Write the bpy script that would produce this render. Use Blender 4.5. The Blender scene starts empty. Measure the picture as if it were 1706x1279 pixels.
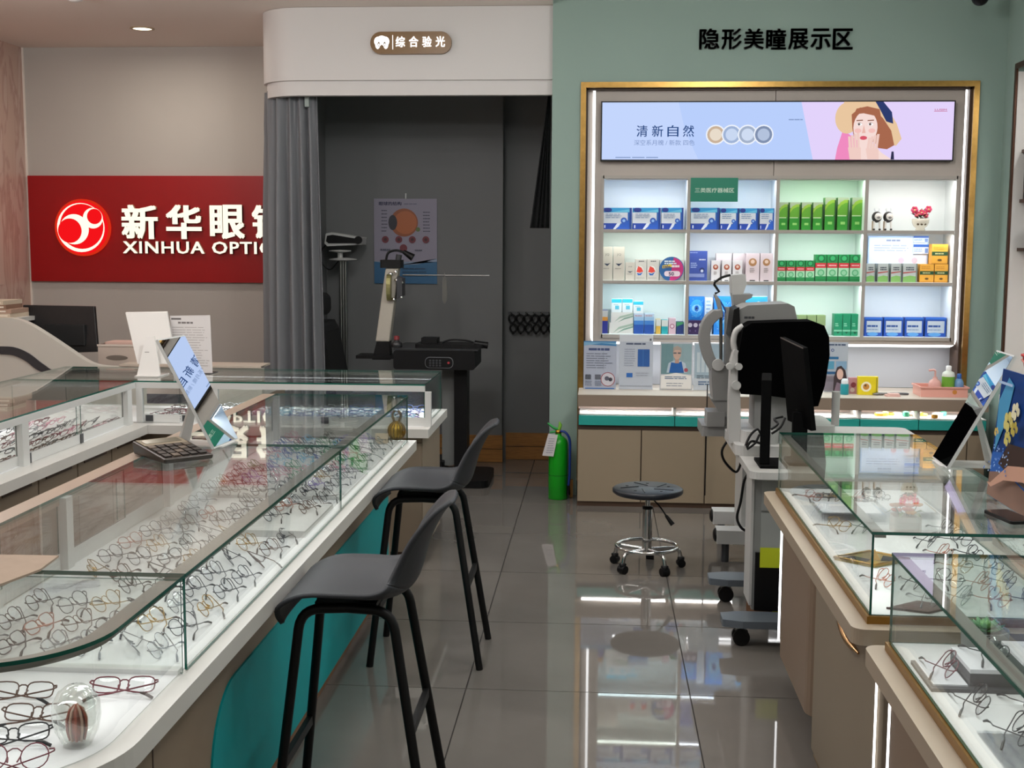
import bpy, bmesh, math, random
from mathutils import Vector, Matrix

SC = bpy.context.scene
COL = SC.collection
random.seed(7)

# ---------------------------------------------------------------- camera (frame 1706 x 1279)
FW, FH, FPX = 1706.0, 1279.0, 2080.0
CAMZ = 1.65
VPX, VPY, ROLL = 1000.0, 402.0, math.radians(0.75)   # vanishing point of the room's depth axis


def cam_axes():
    yc = Vector((VPX - FW / 2, VPY - FH / 2, FPX)).normalized()
    up = Vector((math.sin(ROLL), -math.cos(ROLL), 0.0))
    up = (up - yc * up.dot(yc)).normalized()
    xc = up.cross(-yc)
    if xc.x < 0:
        xc = -xc
    return xc, yc, up


AX, AY, AZ = cam_axes()
cam_data = bpy.data.cameras.new('camera')
cam = bpy.data.objects.new('camera', cam_data)
COL.objects.link(cam)
right = Vector((AX.x, AY.x, AZ.x))
down = Vector((AX.y, AY.y, AZ.y))
fwd = Vector((AX.z, AY.z, AZ.z))
cam.matrix_world = Matrix(((right.x, -down.x, -fwd.x, 0), (right.y, -down.y, -fwd.y, 0),
                           (right.z, -down.z, -fwd.z, CAMZ), (0, 0, 0, 1)))
cam_data.sensor_width = 36.0
cam_data.lens = 36.0 * FPX / FW
cam_data.clip_start = 0.05
SC.camera = cam


def ray(u, v):
    c = Vector((u - FW / 2, v - FH / 2, FPX))
    return Vector((AX.dot(c), AY.dot(c), AZ.dot(c)))


def P(u, v, y):
    """the point seen at pixel u,v that stands at depth y"""
    d = ray(u, v)
    t = y / d.y
    return Vector((d.x * t, y, CAMZ + d.z * t))


def PZ(u, v, z):
    """the point seen at pixel u,v that lies at height z"""
    d = ray(u, v)
    t = (z - CAMZ) / d.z
    return Vector((d.x * t, d.y * t, z))


# ---------------------------------------------------------------- world, exposure
w = bpy.data.worlds.new('world')
SC.world = w
w.use_nodes = True
w.node_tree.nodes['Background'].inputs[0].default_value = (0.8, 0.85, 0.9, 1)
w.node_tree.nodes['Background'].inputs[1].default_value = 0.15
SC.view_settings.view_transform = 'Standard'
SC.view_settings.look = 'None'
SC.view_settings.exposure = 0.0
SC.view_settings.gamma = 1.0
SC.view_settings.use_curve_mapping = False
SC.cycles.transparent_max_bounces = 32
SC.cycles.max_bounces = 8
SC.cycles.use_denoising = True
SC.cycles.sample_clamp_indirect = 4.0
SC.cycles.caustics_reflective = False
SC.cycles.caustics_refractive = False


def area_light(name, loc, sx, sy, watt, color=(1, 1, 1), rot=(0, 0, 0), parent=None, spread=180):
    ld = bpy.data.lights.new(name, 'AREA')
    ld.shape = 'RECTANGLE'
    ld.size, ld.size_y = sx, sy
    ld.energy = watt
    ld.color = color
    ld.spread = math.radians(spread)
    o = bpy.data.objects.new(name, ld)
    COL.objects.link(o)
    o.location = loc
    o.rotation_euler = rot
    if parent:
        o.parent = parent
    return o


# the shop's ceiling panel lamps: light of each one (their housings are built with the ceiling)
LAMP_SPOTS = [(-3.1, 2.2, 3.13), (-3.1, 5.0, 3.13), (-1.2, 1.2, 3.13), (-1.2, 3.6, 3.13), (-1.2, 6.0, 3.13),
              (0.75, 1.2, 3.35), (0.75, 3.6, 3.35), (0.75, 6.0, 3.35)]
LAMP_WATT = 11.0
for lx, ly, lz in LAMP_SPOTS:
    area_light('ceiling_lamp_light', (lx, ly, lz - 0.03), 1.15, 0.28, LAMP_WATT, (1.0, 0.985, 0.975))

# fill globes added out of view to brighten header, upper walls and ceiling
FILL_SPOTS = [(-3.4, 6.6, 2.96), (-2.9, 3.8, 2.92), (-1.1, 5.9, 2.96), (-1.0, 3.2, 2.92), (0.9, 5.6, 3.0), (0.9, 3.0, 2.95)]
FILL_WATT = 31.0
for gx, gy, gz in FILL_SPOTS:
    gd = bpy.data.lights.new('fill_globe_light', 'POINT')
    gd.energy = FILL_WATT
    gd.color = (1.0, 0.985, 0.975)
    gd.shadow_soft_size = 0.11
    go = bpy.data.objects.new('fill_globe_light', gd)
    go.location = (gx, gy, gz)
    COL.objects.link(go)


# ---------------------------------------------------------------- materials
def lin(c):
    return c / 12.92 if c <= 0.04045 else ((c + 0.055) / 1.055) ** 2.4


def rgb(h):
    h = h.lstrip('#')
    return tuple(lin(int(h[i:i + 2], 16) / 255) for i in (0, 2, 4)) + (1.0,)


MATS = {}


def M(name, hexc='#808080', rough=0.5, metal=0.0, emit=0.0, var=0.0, scale=8.0, spec=0.5, bump=0.0, stretch=None, coat=0.0):
    """procedural principled material: base colour with optional noise variation and bump"""
    if name in MATS:
        return MATS[name]
    m = bpy.data.materials.new(name)
    m.use_nodes = True
    nt = m.node_tree
    b = nt.nodes['Principled BSDF']
    c = rgb(hexc)
    b.inputs['Base Color'].default_value = c
    b.inputs['Roughness'].default_value = rough
    b.inputs['Metallic'].default_value = metal
    b.inputs['Specular IOR Level'].default_value = spec
    b.inputs['Coat Weight'].default_value = coat
    if emit:
        b.inputs['Emission Color'].default_value = c
        b.inputs['Emission Strength'].default_value = emit
        if emit >= 0.5:
            b.inputs['Base Color'].default_value = (c[0] * .2, c[1] * .2, c[2] * .2, 1)
    if var or bump:
        tc = nt.nodes.new('ShaderNodeTexCoord')
        mp = nt.nodes.new('ShaderNodeMapping')
        if stretch:
            mp.inputs['Scale'].default_value = stretch
        nz = nt.nodes.new('ShaderNodeTexNoise')
        nz.inputs['Scale'].default_value = scale
        nz.inputs['Detail'].default_value = 5
        nt.links.new(tc.outputs['Object'], mp.inputs[0])
        nt.links.new(mp.outputs[0], nz.inputs['Vector'])
        if var:
            rp = nt.nodes.new('ShaderNodeValToRGB')
            rp.color_ramp.elements[0].position = 0.3
            rp.color_ramp.elements[1].position = 0.7
            rp.color_ramp.elements[0].color = tuple(x * (1 - var) for x in c[:3]) + (1,)
            rp.color_ramp.elements[1].color = tuple(min(1, x * (1 + var)) for x in c[:3]) + (1,)
            nt.links.new(nz.outputs['Fac'], rp.inputs[0])
            nt.links.new(rp.outputs[0], b.inputs['Base Color'])
        if bump:
            bp = nt.nodes.new('ShaderNodeBump')
            bp.inputs['Strength'].default_value = bump
            bp.inputs['Distance'].default_value = 0.002
            nt.links.new(nz.outputs['Fac'], bp.inputs['Height'])
            nt.links.new(bp.outputs[0], b.inputs['Normal'])
    MATS[name] = m
    return m


def E(name, hexc, strength):
    if name in MATS:
        return MATS[name]
    m = bpy.data.materials.new(name)
    m.use_nodes = True
    nt = m.node_tree
    nt.nodes.remove(nt.nodes['Principled BSDF'])
    e = nt.nodes.new('ShaderNodeEmission')
    e.inputs[0].default_value = rgb(hexc)
    e.inputs[1].default_value = strength
    nt.links.new(e.outputs[0], nt.nodes['Material Output'].inputs[0])
    MATS[name] = m
    return m


def glass_mat(name, tint, ior=1.5, rough=0.0):
    """thin clear sheet: straight-through transmission plus Fresnel reflection"""
    if name in MATS:
        return MATS[name]
    m = bpy.data.materials.new(name)
    m.use_nodes = True
    nt = m.node_tree
    nt.nodes.remove(nt.nodes['Principled BSDF'])
    tr = nt.nodes.new('ShaderNodeBsdfTransparent')
    tr.inputs[0].default_value = tint + (1,)
    gl = nt.nodes.new('ShaderNodeBsdfGlossy')
    gl.inputs['Roughness'].default_value = rough
    gl.inputs[0].default_value = (1, 1, 1, 1)
    ge = nt.nodes.new('ShaderNodeNewGeometry')
    mx = nt.nodes.new('ShaderNodeMix')
    mx.inputs[2].default_value = ior
    mx.inputs[3].default_value = 1.0 / ior
    nt.links.new(ge.outputs['Backfacing'], mx.inputs[0])
    fr = nt.nodes.new('ShaderNodeFresnel')
    nt.links.new(mx.outputs[0], fr.inputs['IOR'])
    ms = nt.nodes.new('ShaderNodeMixShader')
    nt.links.new(fr.outputs[0], ms.inputs[0])
    nt.links.new(tr.outputs[0], ms.inputs[1])
    nt.links.new(gl.outputs[0], ms.inputs[2])
    nt.links.new(ms.outputs[0], nt.nodes['Material Output'].inputs[0])
    MATS[name] = m
    return m


GLASS = glass_mat('case_glass', (0.965, 0.985, 0.975), 1.45)
LENS = glass_mat('lens_glass', (0.97, 0.98, 0.99), 1.5)
ACRYL = glass_mat('clear_acrylic', (0.96, 0.97, 0.98), 1.45)
GEDGE = M('glass_edge_green', '#0f5a4c', 0.15, spec=0.6)
WHITE = M('white_lacquer', '#dcdad6', 0.35)
WHITE_METAL = M('white_aluminium', '#d9dad8', 0.3)
LEDGE = M('ledge_white', '#d6d4cf', 0.35)
DECK = M('tray_white', '#e9e9ea', 0.6)
GREIGE = M('greige_laminate', '#a08f80', 0.45, var=0.04, scale=3)
DOOR = M('taupe_door', '#93846f', 0.5, var=0.03, scale=2)
KICK = M('brown_kick', '#5d4636', 0.5)
TEAL = M('teal_lacquer', '#2a9c93', 0.35)
TEALP = M('teal_panel', '#0d9fa3', 0.5, var=0.05, scale=3, spec=.25)
BROWN = M('brown_lacquer', '#8f7d6e', 0.45)
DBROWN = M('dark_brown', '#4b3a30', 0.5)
BLACK = M('black_plastic', '#08080a', 0.45, spec=.3)
BLACKM = M('black_powder_coat', '#060607', 0.5, spec=.3)
DGREY = M('dark_grey_plastic', '#3b3d41', 0.4)
CHAIRG = M('chair_shell_grey', '#34363a', 0.55, bump=0.05, scale=400, spec=.3)
CHROME = M('chrome', '#d8d8d8', 0.08, metal=1.0)
STEEL = M('brushed_steel', '#9a9a98', 0.3, metal=1.0)
GOLD = M('brushed_gold', '#a8854a', 0.3, metal=1.0, var=0.12, scale=30)
WOOD = M('wood_baseboard', '#9b6a35', 0.4, var=0.25, scale=12, stretch=(1, 1, 12))
LED = E('led_white', '#ffffff', 4.0)
PAPER = M('paper_white', '#e9e9ee', 0.8)
GREYM = M('machine_grey', '#8d8d8c', 0.4)
LGREYM = M('machine_light_grey', '#c2c2c0', 0.4)
CREAM = M('machine_cream', '#b8b2a6', 0.45)


# ---------------------------------------------------------------- mesh builder
class MB:
    def __init__(self):
        self.v, self.f, self.mi, self.sm, self.mats = [], [], [], [], []

    def mat(self, m):
        if m not in self.mats:
            self.mats.append(m)
        return self.mats.index(m)

    def add(self, vs, fs, m, smooth=False):
        k = len(self.v)
        i = self.mat(m)
        self.v += [tuple(p) for p in vs]
        for f in fs:
            self.f.append(tuple(k + a for a in f))
            self.mi.append(i)
            self.sm.append(smooth)
        return self

    def box(self, x0, y0, z0, x1, y1, z1, m, top=None, sides=None):
        x0, x1 = min(x0, x1), max(x0, x1)
        y0, y1 = min(y0, y1), max(y0, y1)
        z0, z1 = min(z0, z1), max(z0, z1)
        vs = [(x0, y0, z0), (x1, y0, z0), (x1, y1, z0), (x0, y1, z0), (x0, y0, z1), (x1, y0, z1), (x1, y1, z1), (x0, y1, z1)]
        self.add(vs, [(0, 3, 2, 1)], m)
        self.add(vs, [(4, 5, 6, 7)], top or m)
        self.add(vs, [(0, 1, 5, 4), (1, 2, 6, 5), (2, 3, 7, 6), (3, 0, 4, 7)], sides or m)
        return self

    def prism(self, poly, a0, a1, m, axis='z', side=None, smooth=False):
        """polygon (ccw) extruded along an axis; poly coordinates are the two other axes in order"""
        def pt(p, a):
            if axis == 'z':
                return (p[0], p[1], a)
            if axis == 'y':
                return (p[0], a, p[1])
            return (a, p[0], p[1])
        n = len(poly)
        vs = [pt(p, a0) for p in poly] + [pt(p, a1) for p in poly]
        flip = axis == 'y'
        c0, c1 = tuple(range(n - 1, -1, -1)), tuple(range(n, 2 * n))
        sd = [(i, (i + 1) % n, n + (i + 1) % n, n + i) for i in range(n)]
        if flip:
            c0, c1 = c0[::-1], c1[::-1]
            sd = [s[::-1] for s in sd]
        self.add(vs, [c0, c1], m)
        self.add(vs, sd, side or m, smooth)
        return self

    def tube(self, path, r, m, n=8, closed=False, cap=True, smooth=True, taper=None):
        pts = [Vector(p) for p in path]
        k = len(pts)
        rings = []
        ref = None
        for i in range(k):
            a = pts[(i - 1) % k] if (closed or i > 0) else pts[i]
            b = pts[(i + 1) % k] if (closed or i < k - 1) else pts[i]
            t = (b - a)
            t = t.normalized() if t.length > 1e-9 else Vector((0, 0, 1))
            if ref is None:
                ref = Vector((0, 0, 1)) if abs(t.z) < 0.9 else Vector((1, 0, 0))
            nn = ref - t * ref.dot(t)
            if nn.length < 1e-6:
                nn = t.orthogonal()
            nn.normalize()
            ref = nn
            bb = t.cross(nn)
            rr = r[i] if isinstance(r, (list, tuple)) else r
            rings.append([pts[i] + nn * rr * math.cos(2 * math.pi * j / n) + bb * rr * math.sin(2 * math.pi * j / n) for j in range(n)])
        vs = [p for ring in rings for p in ring]
        fs = []
        for i in range(k if closed else k - 1):
            i2 = (i + 1) % k
            for j in range(n):
                j2 = (j + 1) % n
                fs.append((i * n + j, i * n + j2, i2 * n + j2, i2 * n + j))
        self.add(vs, fs, m, smooth)
        if cap and not closed:
            self.add(vs, [tuple(range(n - 1, -1, -1)), tuple(range((k - 1) * n, k * n))], m)
        return self

    def lathe(self, prof, m, cx=0, cy=0, cz=0, n=24, smooth=True, cap=True):
        """profile list of (r, z) turned about the vertical axis"""
        vs = []
        for r, z in prof:
            for j in range(n):
                a = 2 * math.pi * j / n
                vs.append((cx + r * math.cos(a), cy + r * math.sin(a), cz + z))
        fs = []
        for i in range(len(prof) - 1):
            for j in range(n):
                j2 = (j + 1) % n
                fs.append((i * n + j, i * n + j2, (i + 1) * n + j2, (i + 1) * n + j))
        self.add(vs, fs, m, smooth)
        if cap:
            if prof[0][0] > 1e-5:
                self.add(vs, [tuple(range(n - 1, -1, -1))], m)
            if prof[-1][0] > 1e-5:
                k = (len(prof) - 1) * n
                self.add(vs, [tuple(range(k, k + n))], m)
        return self

    def cyl(self, a, b, r, m, n=16):
        return self.tube([a, b], r, m, n=n)

    def ball(self, c, r, m, n=12, sx=1, sy=1, sz=1):
        prof = []
        k = n // 2
        vs, fs = [], []
        for i in range(k + 1):
            th = math.pi * i / k - math.pi / 2
            for j in range(n):
                a = 2 * math.pi * j / n
                vs.append((c[0] + r * sx * math.cos(th) * math.cos(a), c[1] + r * sy * math.cos(th) * math.sin(a), c[2] + r * sz * math.sin(th)))
        for i in range(k):
            for j in range(n):
                j2 = (j + 1) % n
                fs.append((i * n + j, i * n + j2, (i + 1) * n + j2, (i + 1) * n + j))
        return self.add(vs, fs, m, True)

    def mesh(self, name):
        me = bpy.data.meshes.new(name)
        me.from_pydata(self.v, [], self.f)
        for m in self.mats:
            me.materials.append(m)
        me.polygons.foreach_set('material_index', self.mi)
        me.polygons.foreach_set('use_smooth', self.sm)
        me.update()
        return me

    def build(self, name, parent=None, loc=None, rot=None, bevel=0.0, solid=0.0, label=None, kind=None, subd=0):
        o = bpy.data.objects.new(name, self.mesh(name))
        COL.objects.link(o)
        if loc is not None:
            o.location = loc
        if rot is not None:
            o.rotation_euler = rot
        if parent is not None:
            o.parent = parent
        if solid:
            md = o.modifiers.new('solid', 'SOLIDIFY')
            md.thickness = solid
            md.offset = 0
        if subd:
            md = o.modifiers.new('sub', 'SUBSURF')
            md.levels = md.render_levels = subd
        if bevel:
            md = o.modifiers.new('bevel', 'BEVEL')
            md.width = bevel
            md.segments = 2
            md.limit_method = 'ANGLE'
        if label:
            o['label'] = label
        if kind:
            o['kind'] = kind
        return o


def tag(o, label, cat, group=None):
    o['label'] = label
    o['category'] = cat
    if group:
        o['group'] = group
    return o


def thing(name, label, cat, loc=(0, 0, 0), rz=0.0, group=None, rot=None):
    o = bpy.data.objects.new(name, None)
    COL.objects.link(o)
    o.empty_display_size = 0.05
    o.location = loc
    o.rotation_euler = rot if rot else (0, 0, rz)
    return tag(o, label, cat, group)


def struct(o):
    o['kind'] = 'structure'
    return o


def rrect(x0, y0, x1, y1, r, n=5):
    out = []
    for cx, cy, a0 in ((x1 - r, y0 + r, -90), (x1 - r, y1 - r, 0), (x0 + r, y1 - r, 90), (x0 + r, y0 + r, 180)):
        for i in range(n + 1):
            a = math.radians(a0 + 90 * i / n)
            out.append((cx + r * math.cos(a), cy + r * math.sin(a)))
    return out


def circ(cx, cy, r, n=24, ry=None, a0=0.0, a1=360.0):
    k = n if a1 - a0 >= 360 else n + 1
    return [(cx + r * math.cos(math.radians(a0 + (a1 - a0) * i / n)), cy + (ry or r) * math.sin(math.radians(a0 + (a1 - a0) * i / n))) for i in range(k)]


def arcpath(pts, r=0.03, n=5):
    """polyline with rounded inner corners"""
    pts = [Vector(p) for p in pts]
    out = [pts[0]]
    for i in range(1, len(pts) - 1):
        a, b, c = pts[i - 1], pts[i], pts[i + 1]
        d1, d2 = (a - b), (c - b)
        rr = min(r, d1.length * .45, d2.length * .45)
        p, q = b + d1.normalized() * rr, b + d2.normalized() * rr
        for k in range(n + 1):
            t = k / n
            out.append(p * (1 - t) ** 2 + b * 2 * t * (1 - t) + q * t ** 2)
    out.append(pts[-1])
    return out


def bez(pts, n=24):
    """smooth Catmull-Rom curve through the points"""
    pts = [Vector(p) for p in pts]
    q = [pts[0]] + pts + [pts[-1]]
    out = []
    segs = len(pts) - 1
    for i in range(segs):
        p0, p1, p2, p3 = q[i], q[i + 1], q[i + 2], q[i + 3]
        k = max(2, n // segs)
        for j in range(k):
            t = j / k
            out.append(0.5 * ((2 * p1) + (p2 - p0) * t + (2 * p0 - 5 * p1 + 4 * p2 - p3) * t * t + (3 * p1 - p0 - 3 * p2 + p3) * t ** 3))
    out.append(pts[-1])
    return out


# ---------------------------------------------------------------- lettering
TXT = {}


def text_geo(s, bold=0.0, extrude=0.0, spacing=1.0):
    """filled outline of a string, normalised to its own bounding box: verts (x,y,z), faces, aspect"""
    key = (s, bold, extrude, spacing)
    if key in TXT:
        return TXT[key]
    cu = bpy.data.curves.new('lettering', 'FONT')
    cu.body = s
    cu.extrude = extrude
    cu.space_character = spacing
    cu.resolution_u = 2
    o = bpy.data.objects.new('lettering', cu)
    COL.objects.link(o)
    dg = bpy.context.evaluated_depsgraph_get()
    me = bpy.data.meshes.new_from_object(o.evaluated_get(dg))
    vs = [tuple(v.co) for v in me.vertices]
    fs = [tuple(p.vertices) for p in me.polygons]
    if bold:                                  # heavier strokes: shifted copies of the outline
        v0, f0 = vs, fs
        vs, fs = [], []
        for dx, dy in ((-bold, -bold * .6), (bold, -bold * .6), (-bold, bold * .6), (bold, bold * .6)):
            k = len(vs)
            vs = vs + [(v[0] + dx, v[1] + dy, v[2] if extrude else k / max(1, len(v0)) * .00012) for v in v0]
            fs = fs + [tuple(k + i for i in f) for f in f0]
    bpy.data.meshes.remove(me)
    bpy.data.objects.remove(o)
    bpy.data.curves.remove(cu)
    if not vs:
        TXT[key] = ([], [], 1)
        return TXT[key]
    x0, x1 = min(v[0] for v in vs), max(v[0] for v in vs)
    y0, y1 = min(v[1] for v in vs), max(v[1] for v in vs)
    vs = [((v[0] - x0) / (x1 - x0 or 1), (v[1] - y0) / (y1 - y0 or 1), v[2]) for v in vs]
    TXT[key] = (vs, fs, (x1 - x0) / (y1 - y0 or 1))
    return TXT[key]


class Print:
    """flat print on a plane: origin at the lower left, right and up vectors span the sheet (0..1)"""
    def __init__(self, mb, o, r, u, eps=0.0004):
        self.mb, self.o, self.r, self.u = mb, Vector(o), Vector(r), Vector(u)
        self.n = self.r.cross(self.u).normalized()
        self.eps = eps
        self.k = 1

    def at(self, x, y, lift=0.0):
        return self.o + self.r * x + self.u * y + self.n * (self.k * self.eps + lift)

    def poly(self, pts, m):
        self.mb.add([self.at(*p) for p in pts], [tuple(range(len(pts)))], m)
        self.k += 1
        return self

    def rect(self, x0, y0, x1, y1, m):
        return self.poly([(x0, y0), (x1, y0), (x1, y1), (x0, y1)], m)

    def oval(self, cx, cy, rx, m, ry=None, n=20):
        """rx as a share of the width; ry as a share of the height (round when left out)"""
        if ry is None:
            ry = rx * self.r.length / self.u.length
        return self.poly(circ(cx, cy, rx, n, ry), m)

    def text(self, s, x0, y0, x1, y1, m, bold=0.0, extrude=0.0):
        vs, fs, a = text_geo(s, bold, 0.02 if extrude else 0.0)
        self.mb.add([self.at(x0 + (x1 - x0) * v[0], y0 + (y1 - y0) * v[1], (v[2] / 0.02 * extrude / 2 + extrude / 2) if extrude else v[2]) for v in vs], fs, m)
        self.k += 1
        return self

    def lines(self, x0, y0, x1, y1, rows, m, fill=0.45, seed=1):
        """rows of fine print too small to read"""
        rn = random.Random(seed)
        h = (y1 - y0) / rows
        for i in range(rows):
            y = y1 - (i + 1) * h + h * (1 - fill) / 2
            e = x0 + (x1 - x0) * rn.uniform(.7, 1.0)
            x = x0
            while x < e - 1e-4:
                q = min(e, x + (x1 - x0) * rn.uniform(.12, .4))
                self.mb.add([self.at(x, y), self.at(q, y), self.at(q, y + h * fill), self.at(x, y + h * fill)], [(0, 1, 2, 3)], m)
                x = q + (x1 - x0) * .03
        self.k += 1
        return self


def copy_tree(o, parent=None):
    c = o.copy()
    COL.objects.link(c)
    if parent is not None:
        c.parent = parent
    for ch in list(o.children):
        copy_tree(ch, c)
    return c

# ================================================================ the room
GY = 8.05          # green display wall
HY = 8.10          # front of the booth header
BY = 9.70          # far wall behind the reception
LX, RX = -4.53, 2.48
CEIL = 3.13
GX0 = -0.315       # left end of the green wall
FY0, FY1 = -1.6, 9.9

M_FLOOR = M('polished_tile', '#716c67', 0.07, var=0.10, scale=2.2, spec=0.62)
nt = M_FLOOR.node_tree
_b = nt.nodes['Principled BSDF']
_n = nt.nodes.new('ShaderNodeTexNoise')
_n.inputs['Scale'].default_value = 3.0
_n.inputs['Detail'].default_value = 6
_r = nt.nodes.new('ShaderNodeMapRange')
_r.inputs[3].default_value = 0.015
_r.inputs[4].default_value = 0.05
nt.links.new(_n.outputs[0], _r.inputs[0])
nt.links.new(_r.outputs[0], _b.inputs['Roughness'])
M_GROUT = M('grout', '#2f2b28', 0.8)
M_WALL = M('wall_greige_paint', '#c2bdb7', 0.75, var=0.02, scale=2)
M_CEIL = M('ceiling_paint', '#f2e8df', 0.8)
M_GREEN = M('sage_green_paint', '#8ea49b', 0.75, var=0.03, scale=1.5)
M_BOOTH = M('booth_grey_paint', '#747576', 0.8, var=0.03, scale=1.5)
M_HEAD = M('header_white_paint', '#d2cfcd', 0.55)
M_LAM = M('warm_grey_laminate', '#b3aaa2', 0.5, var=0.03, scale=2)

floor = struct(MB().box(LX - .1, FY0, -0.06, RX + .5, FY1, -0.005, M_GROUT).build('floor'))
TS = 0.825
tile_me = MB().box(0.0022, 0.0022, -0.005, TS - 0.0022, TS - 0.0022, 0.0, M_FLOOR).mesh('floor_tile')
for i in range(-5, 4):
    for j in range(-7, 7):
        x0, y0 = -0.475 + TS * i, 4.45 + TS * j
        if x0 > RX + .4 or y0 > FY1:
            continue
        t = bpy.data.objects.new('floor_tile', tile_me)
        COL.objects.link(t)
        t.location = (x0, y0, 0)
        t.parent = floor

mb = MB()
mb.box(LX - .1, FY0, CEIL, GX0, FY1, CEIL + .4, M_CEIL)
mb.box(GX0, FY0, 3.42, RX + .5, FY1, 3.53, M_CEIL)
struct(mb.build('ceiling'))
struct(MB().box(LX - .1, BY, 0, -2.0, BY + .12, CEIL, M_WALL).build('wall_back'))

# pink veined marble on the left wall
M_MARB = M('pink_marble', '#c9a894', 0.25, var=0.0)
nt = M_MARB.node_tree
_b = nt.nodes['Principled BSDF']
_tc = nt.nodes.new('ShaderNodeTexCoord')
_mp = nt.nodes.new('ShaderNodeMapping')
_mp.inputs['Rotation'].default_value = (0.6, 0, 0)
_mp.inputs['Scale'].default_value = (1, 3.0, 0.7)
_nz = nt.nodes.new('ShaderNodeTexNoise')
_nz.inputs['Scale'].default_value = 2.2
_nz.inputs['Detail'].default_value = 8
_nz.inputs['Distortion'].default_value = 1.2
_rp = nt.nodes.new('ShaderNodeValToRGB')
_rp.color_ramp.elements[0].position, _rp.color_ramp.elements[1].position = 0.44, 0.56
_rp.color_ramp.elements[0].color = rgb('#c9aa9c')
_rp.color_ramp.elements[1].color = rgb('#cdb0a4')
_e = _rp.color_ramp.elements.new(0.5)
_e.color = rgb('#b8958a')
nt.links.new(_tc.outputs['Object'], _mp.inputs[0])
nt.links.new(_mp.outputs[0], _nz.inputs['Vector'])
nt.links.new(_nz.outputs['Fac'], _rp.inputs[0])
nt.links.new(_rp.outputs[0], _b.inputs['Base Color'])
struct(MB().box(LX - .12, FY0, 0, LX, BY, CEIL, M_MARB).build('wall_left'))
struct(MB().box(LX, BY - .012, 0.0, LX + .014, BY, CEIL, M_CEIL).build('trim_1'))
struct(MB().box(LX - .1, FY0 - .12, 0, RX + .5, FY0, 3.5, M_WALL).build('wall_front'))

# eye test booth shell
BX0 = -2.03
BXM = P(837, 500, 9.22).x
struct(MB().box(BX0 - .09, 8.5, 0, BX0, BY, CEIL, M_BOOTH).build('wall_booth_left'))
mb = MB().box(BX0, 9.22, 0, BXM, 9.5, CEIL, M_BOOTH)
struct(mb.build('wall_booth_back'))
struct(MB().box(BXM, 9.36, 0, GX0 + .3, 9.6, CEIL, M_BOOTH).build('wall_booth_recess'))
for k, (x0, x1, y) in enumerate(((BX0, BXM + .006, 9.22), (BXM + .02, GX0, 9.36))):
    mb = MB().box(x0, y - .014, 0.002, x1, y, 0.098, WOOD)
    mb.box(x0, y - .018, 0.104, x1, y, 0.205, WOOD)
    struct(mb.build('baseboard_booth'))

# booth header: thin curved fascia over the opening, in two steps
def header_path(off):
    r = 0.30 - off
    x1, y0 = GX0, HY + off
    pts = [(x1, y0)]
    cx, cy = -2.25 + 0.30, HY + 0.30
    for i in range(13):
        a = math.radians(-90 - 90 * i / 12)
        pts.append((cx + r * math.cos(a), cy + r * math.sin(a)))
    pts.append((-2.25 + off, BY))
    return pts


def band(mb, off0, off1, z0, z1, m):
    a, b = header_path(off0), header_path(off1)
    n = len(a)
    vs = [(p[0], p[1], z0) for p in a] + [(p[0], p[1], z1) for p in a] + [(p[0], p[1], z0) for p in b] + [(p[0], p[1], z1) for p in b]
    fs, ft = [], []
    for i in range(n - 1):
        fs.append((i + 1, i, n + i, n + i + 1))
        fs.append((2 * n + i, 2 * n + i + 1, 3 * n + i + 1, 3 * n + i))
        ft.append((i, i + 1, 2 * n + i + 1, 2 * n + i))
        ft.append((n + i + 1, n + i, 3 * n + i, 3 * n + i + 1))
    mb.add(vs, fs, m, True)
    mb.add(vs, ft, m)
    mb.add(vs, [(0, 2 * n, 3 * n, n), (n - 1, 2 * n - 1, 4 * n - 1, 3 * n - 1)], m)


HZ0, HZ1 = P(700, 158, HY).z, P(700, 133, HY).z
HZ2 = P(700, 11, HY).z
mb = MB()
band(mb, 0.0, 0.08, HZ1, HZ2, M_HEAD)
band(mb, 0.02, 0.08, HZ0, HZ1, M_HEAD)
band(mb, 0.012, 0.08, HZ2, CEIL + .02, M_HEAD)
struct(mb.build('wall_header'))

# green display wall with its opening
OX0, OX1 = P(968, 135, GY).x, P(1632, 135, GY).x
OZ = P(1300, 136, GY).z
mb = MB()
mb.box(GX0, GY, 0, OX0, 9.7, 3.45, M_GREEN)
mb.box(OX1, GY, 0, RX + .3, GY + .4, 3.45, M_GREEN)
mb.box(OX0, GY, OZ, OX1, GY + .4, 3.45, M_GREEN)
mb.box(OX0, 8.46, 0, OX1, 8.5, OZ, M_GREEN)
struct(mb.build('wall_green'))

# right wall with a lit recess
NY0, NY1, NZ0, NZ1 = 5.6, 7.83, 0.80, 2.70
mb = MB()
mb.box(RX, FY0, 0, RX + .12, NY0, 3.45, M_GREEN)
mb.box(RX, NY1, 0, RX + .12, GY + .02, 3.45, M_GREEN)
mb.box(RX, NY0, NZ1, RX + .12, NY1, 3.45, M_GREEN)
mb.box(RX, NY0, 0, RX + .12, NY1, NZ0, M_GREEN)
struct(mb.build('wall_right'))
M_BRONZE = M('dark_bronze', '#4a2e20', 0.4, metal=0.6)
mb = MB()
mb.box(RX - .012, NY1 - .012, NZ0, RX - .0005, NY1 + .02, NZ1 - .012, M_BRONZE)
mb.box(RX - .012, NY0, NZ1 - .012, RX - .0005, NY1 + .02, NZ1 + .02, M_BRONZE)
mb.box(RX - .012, NY0 - .02, NZ0, RX - .0005, NY0 + .012, NZ1 - .012, M_BRONZE)
struct(mb.build('trim_2'))
shelfr = thing('wall_display_niche', 'white lit display recess with bronze edges in the right green wall', 'shelf', (RX, 0, 0))
MB().box(.30, NY0 + .03, NZ0, .33, NY1 - .03, NZ1, WHITE).build('back_panel', shelfr)
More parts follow.
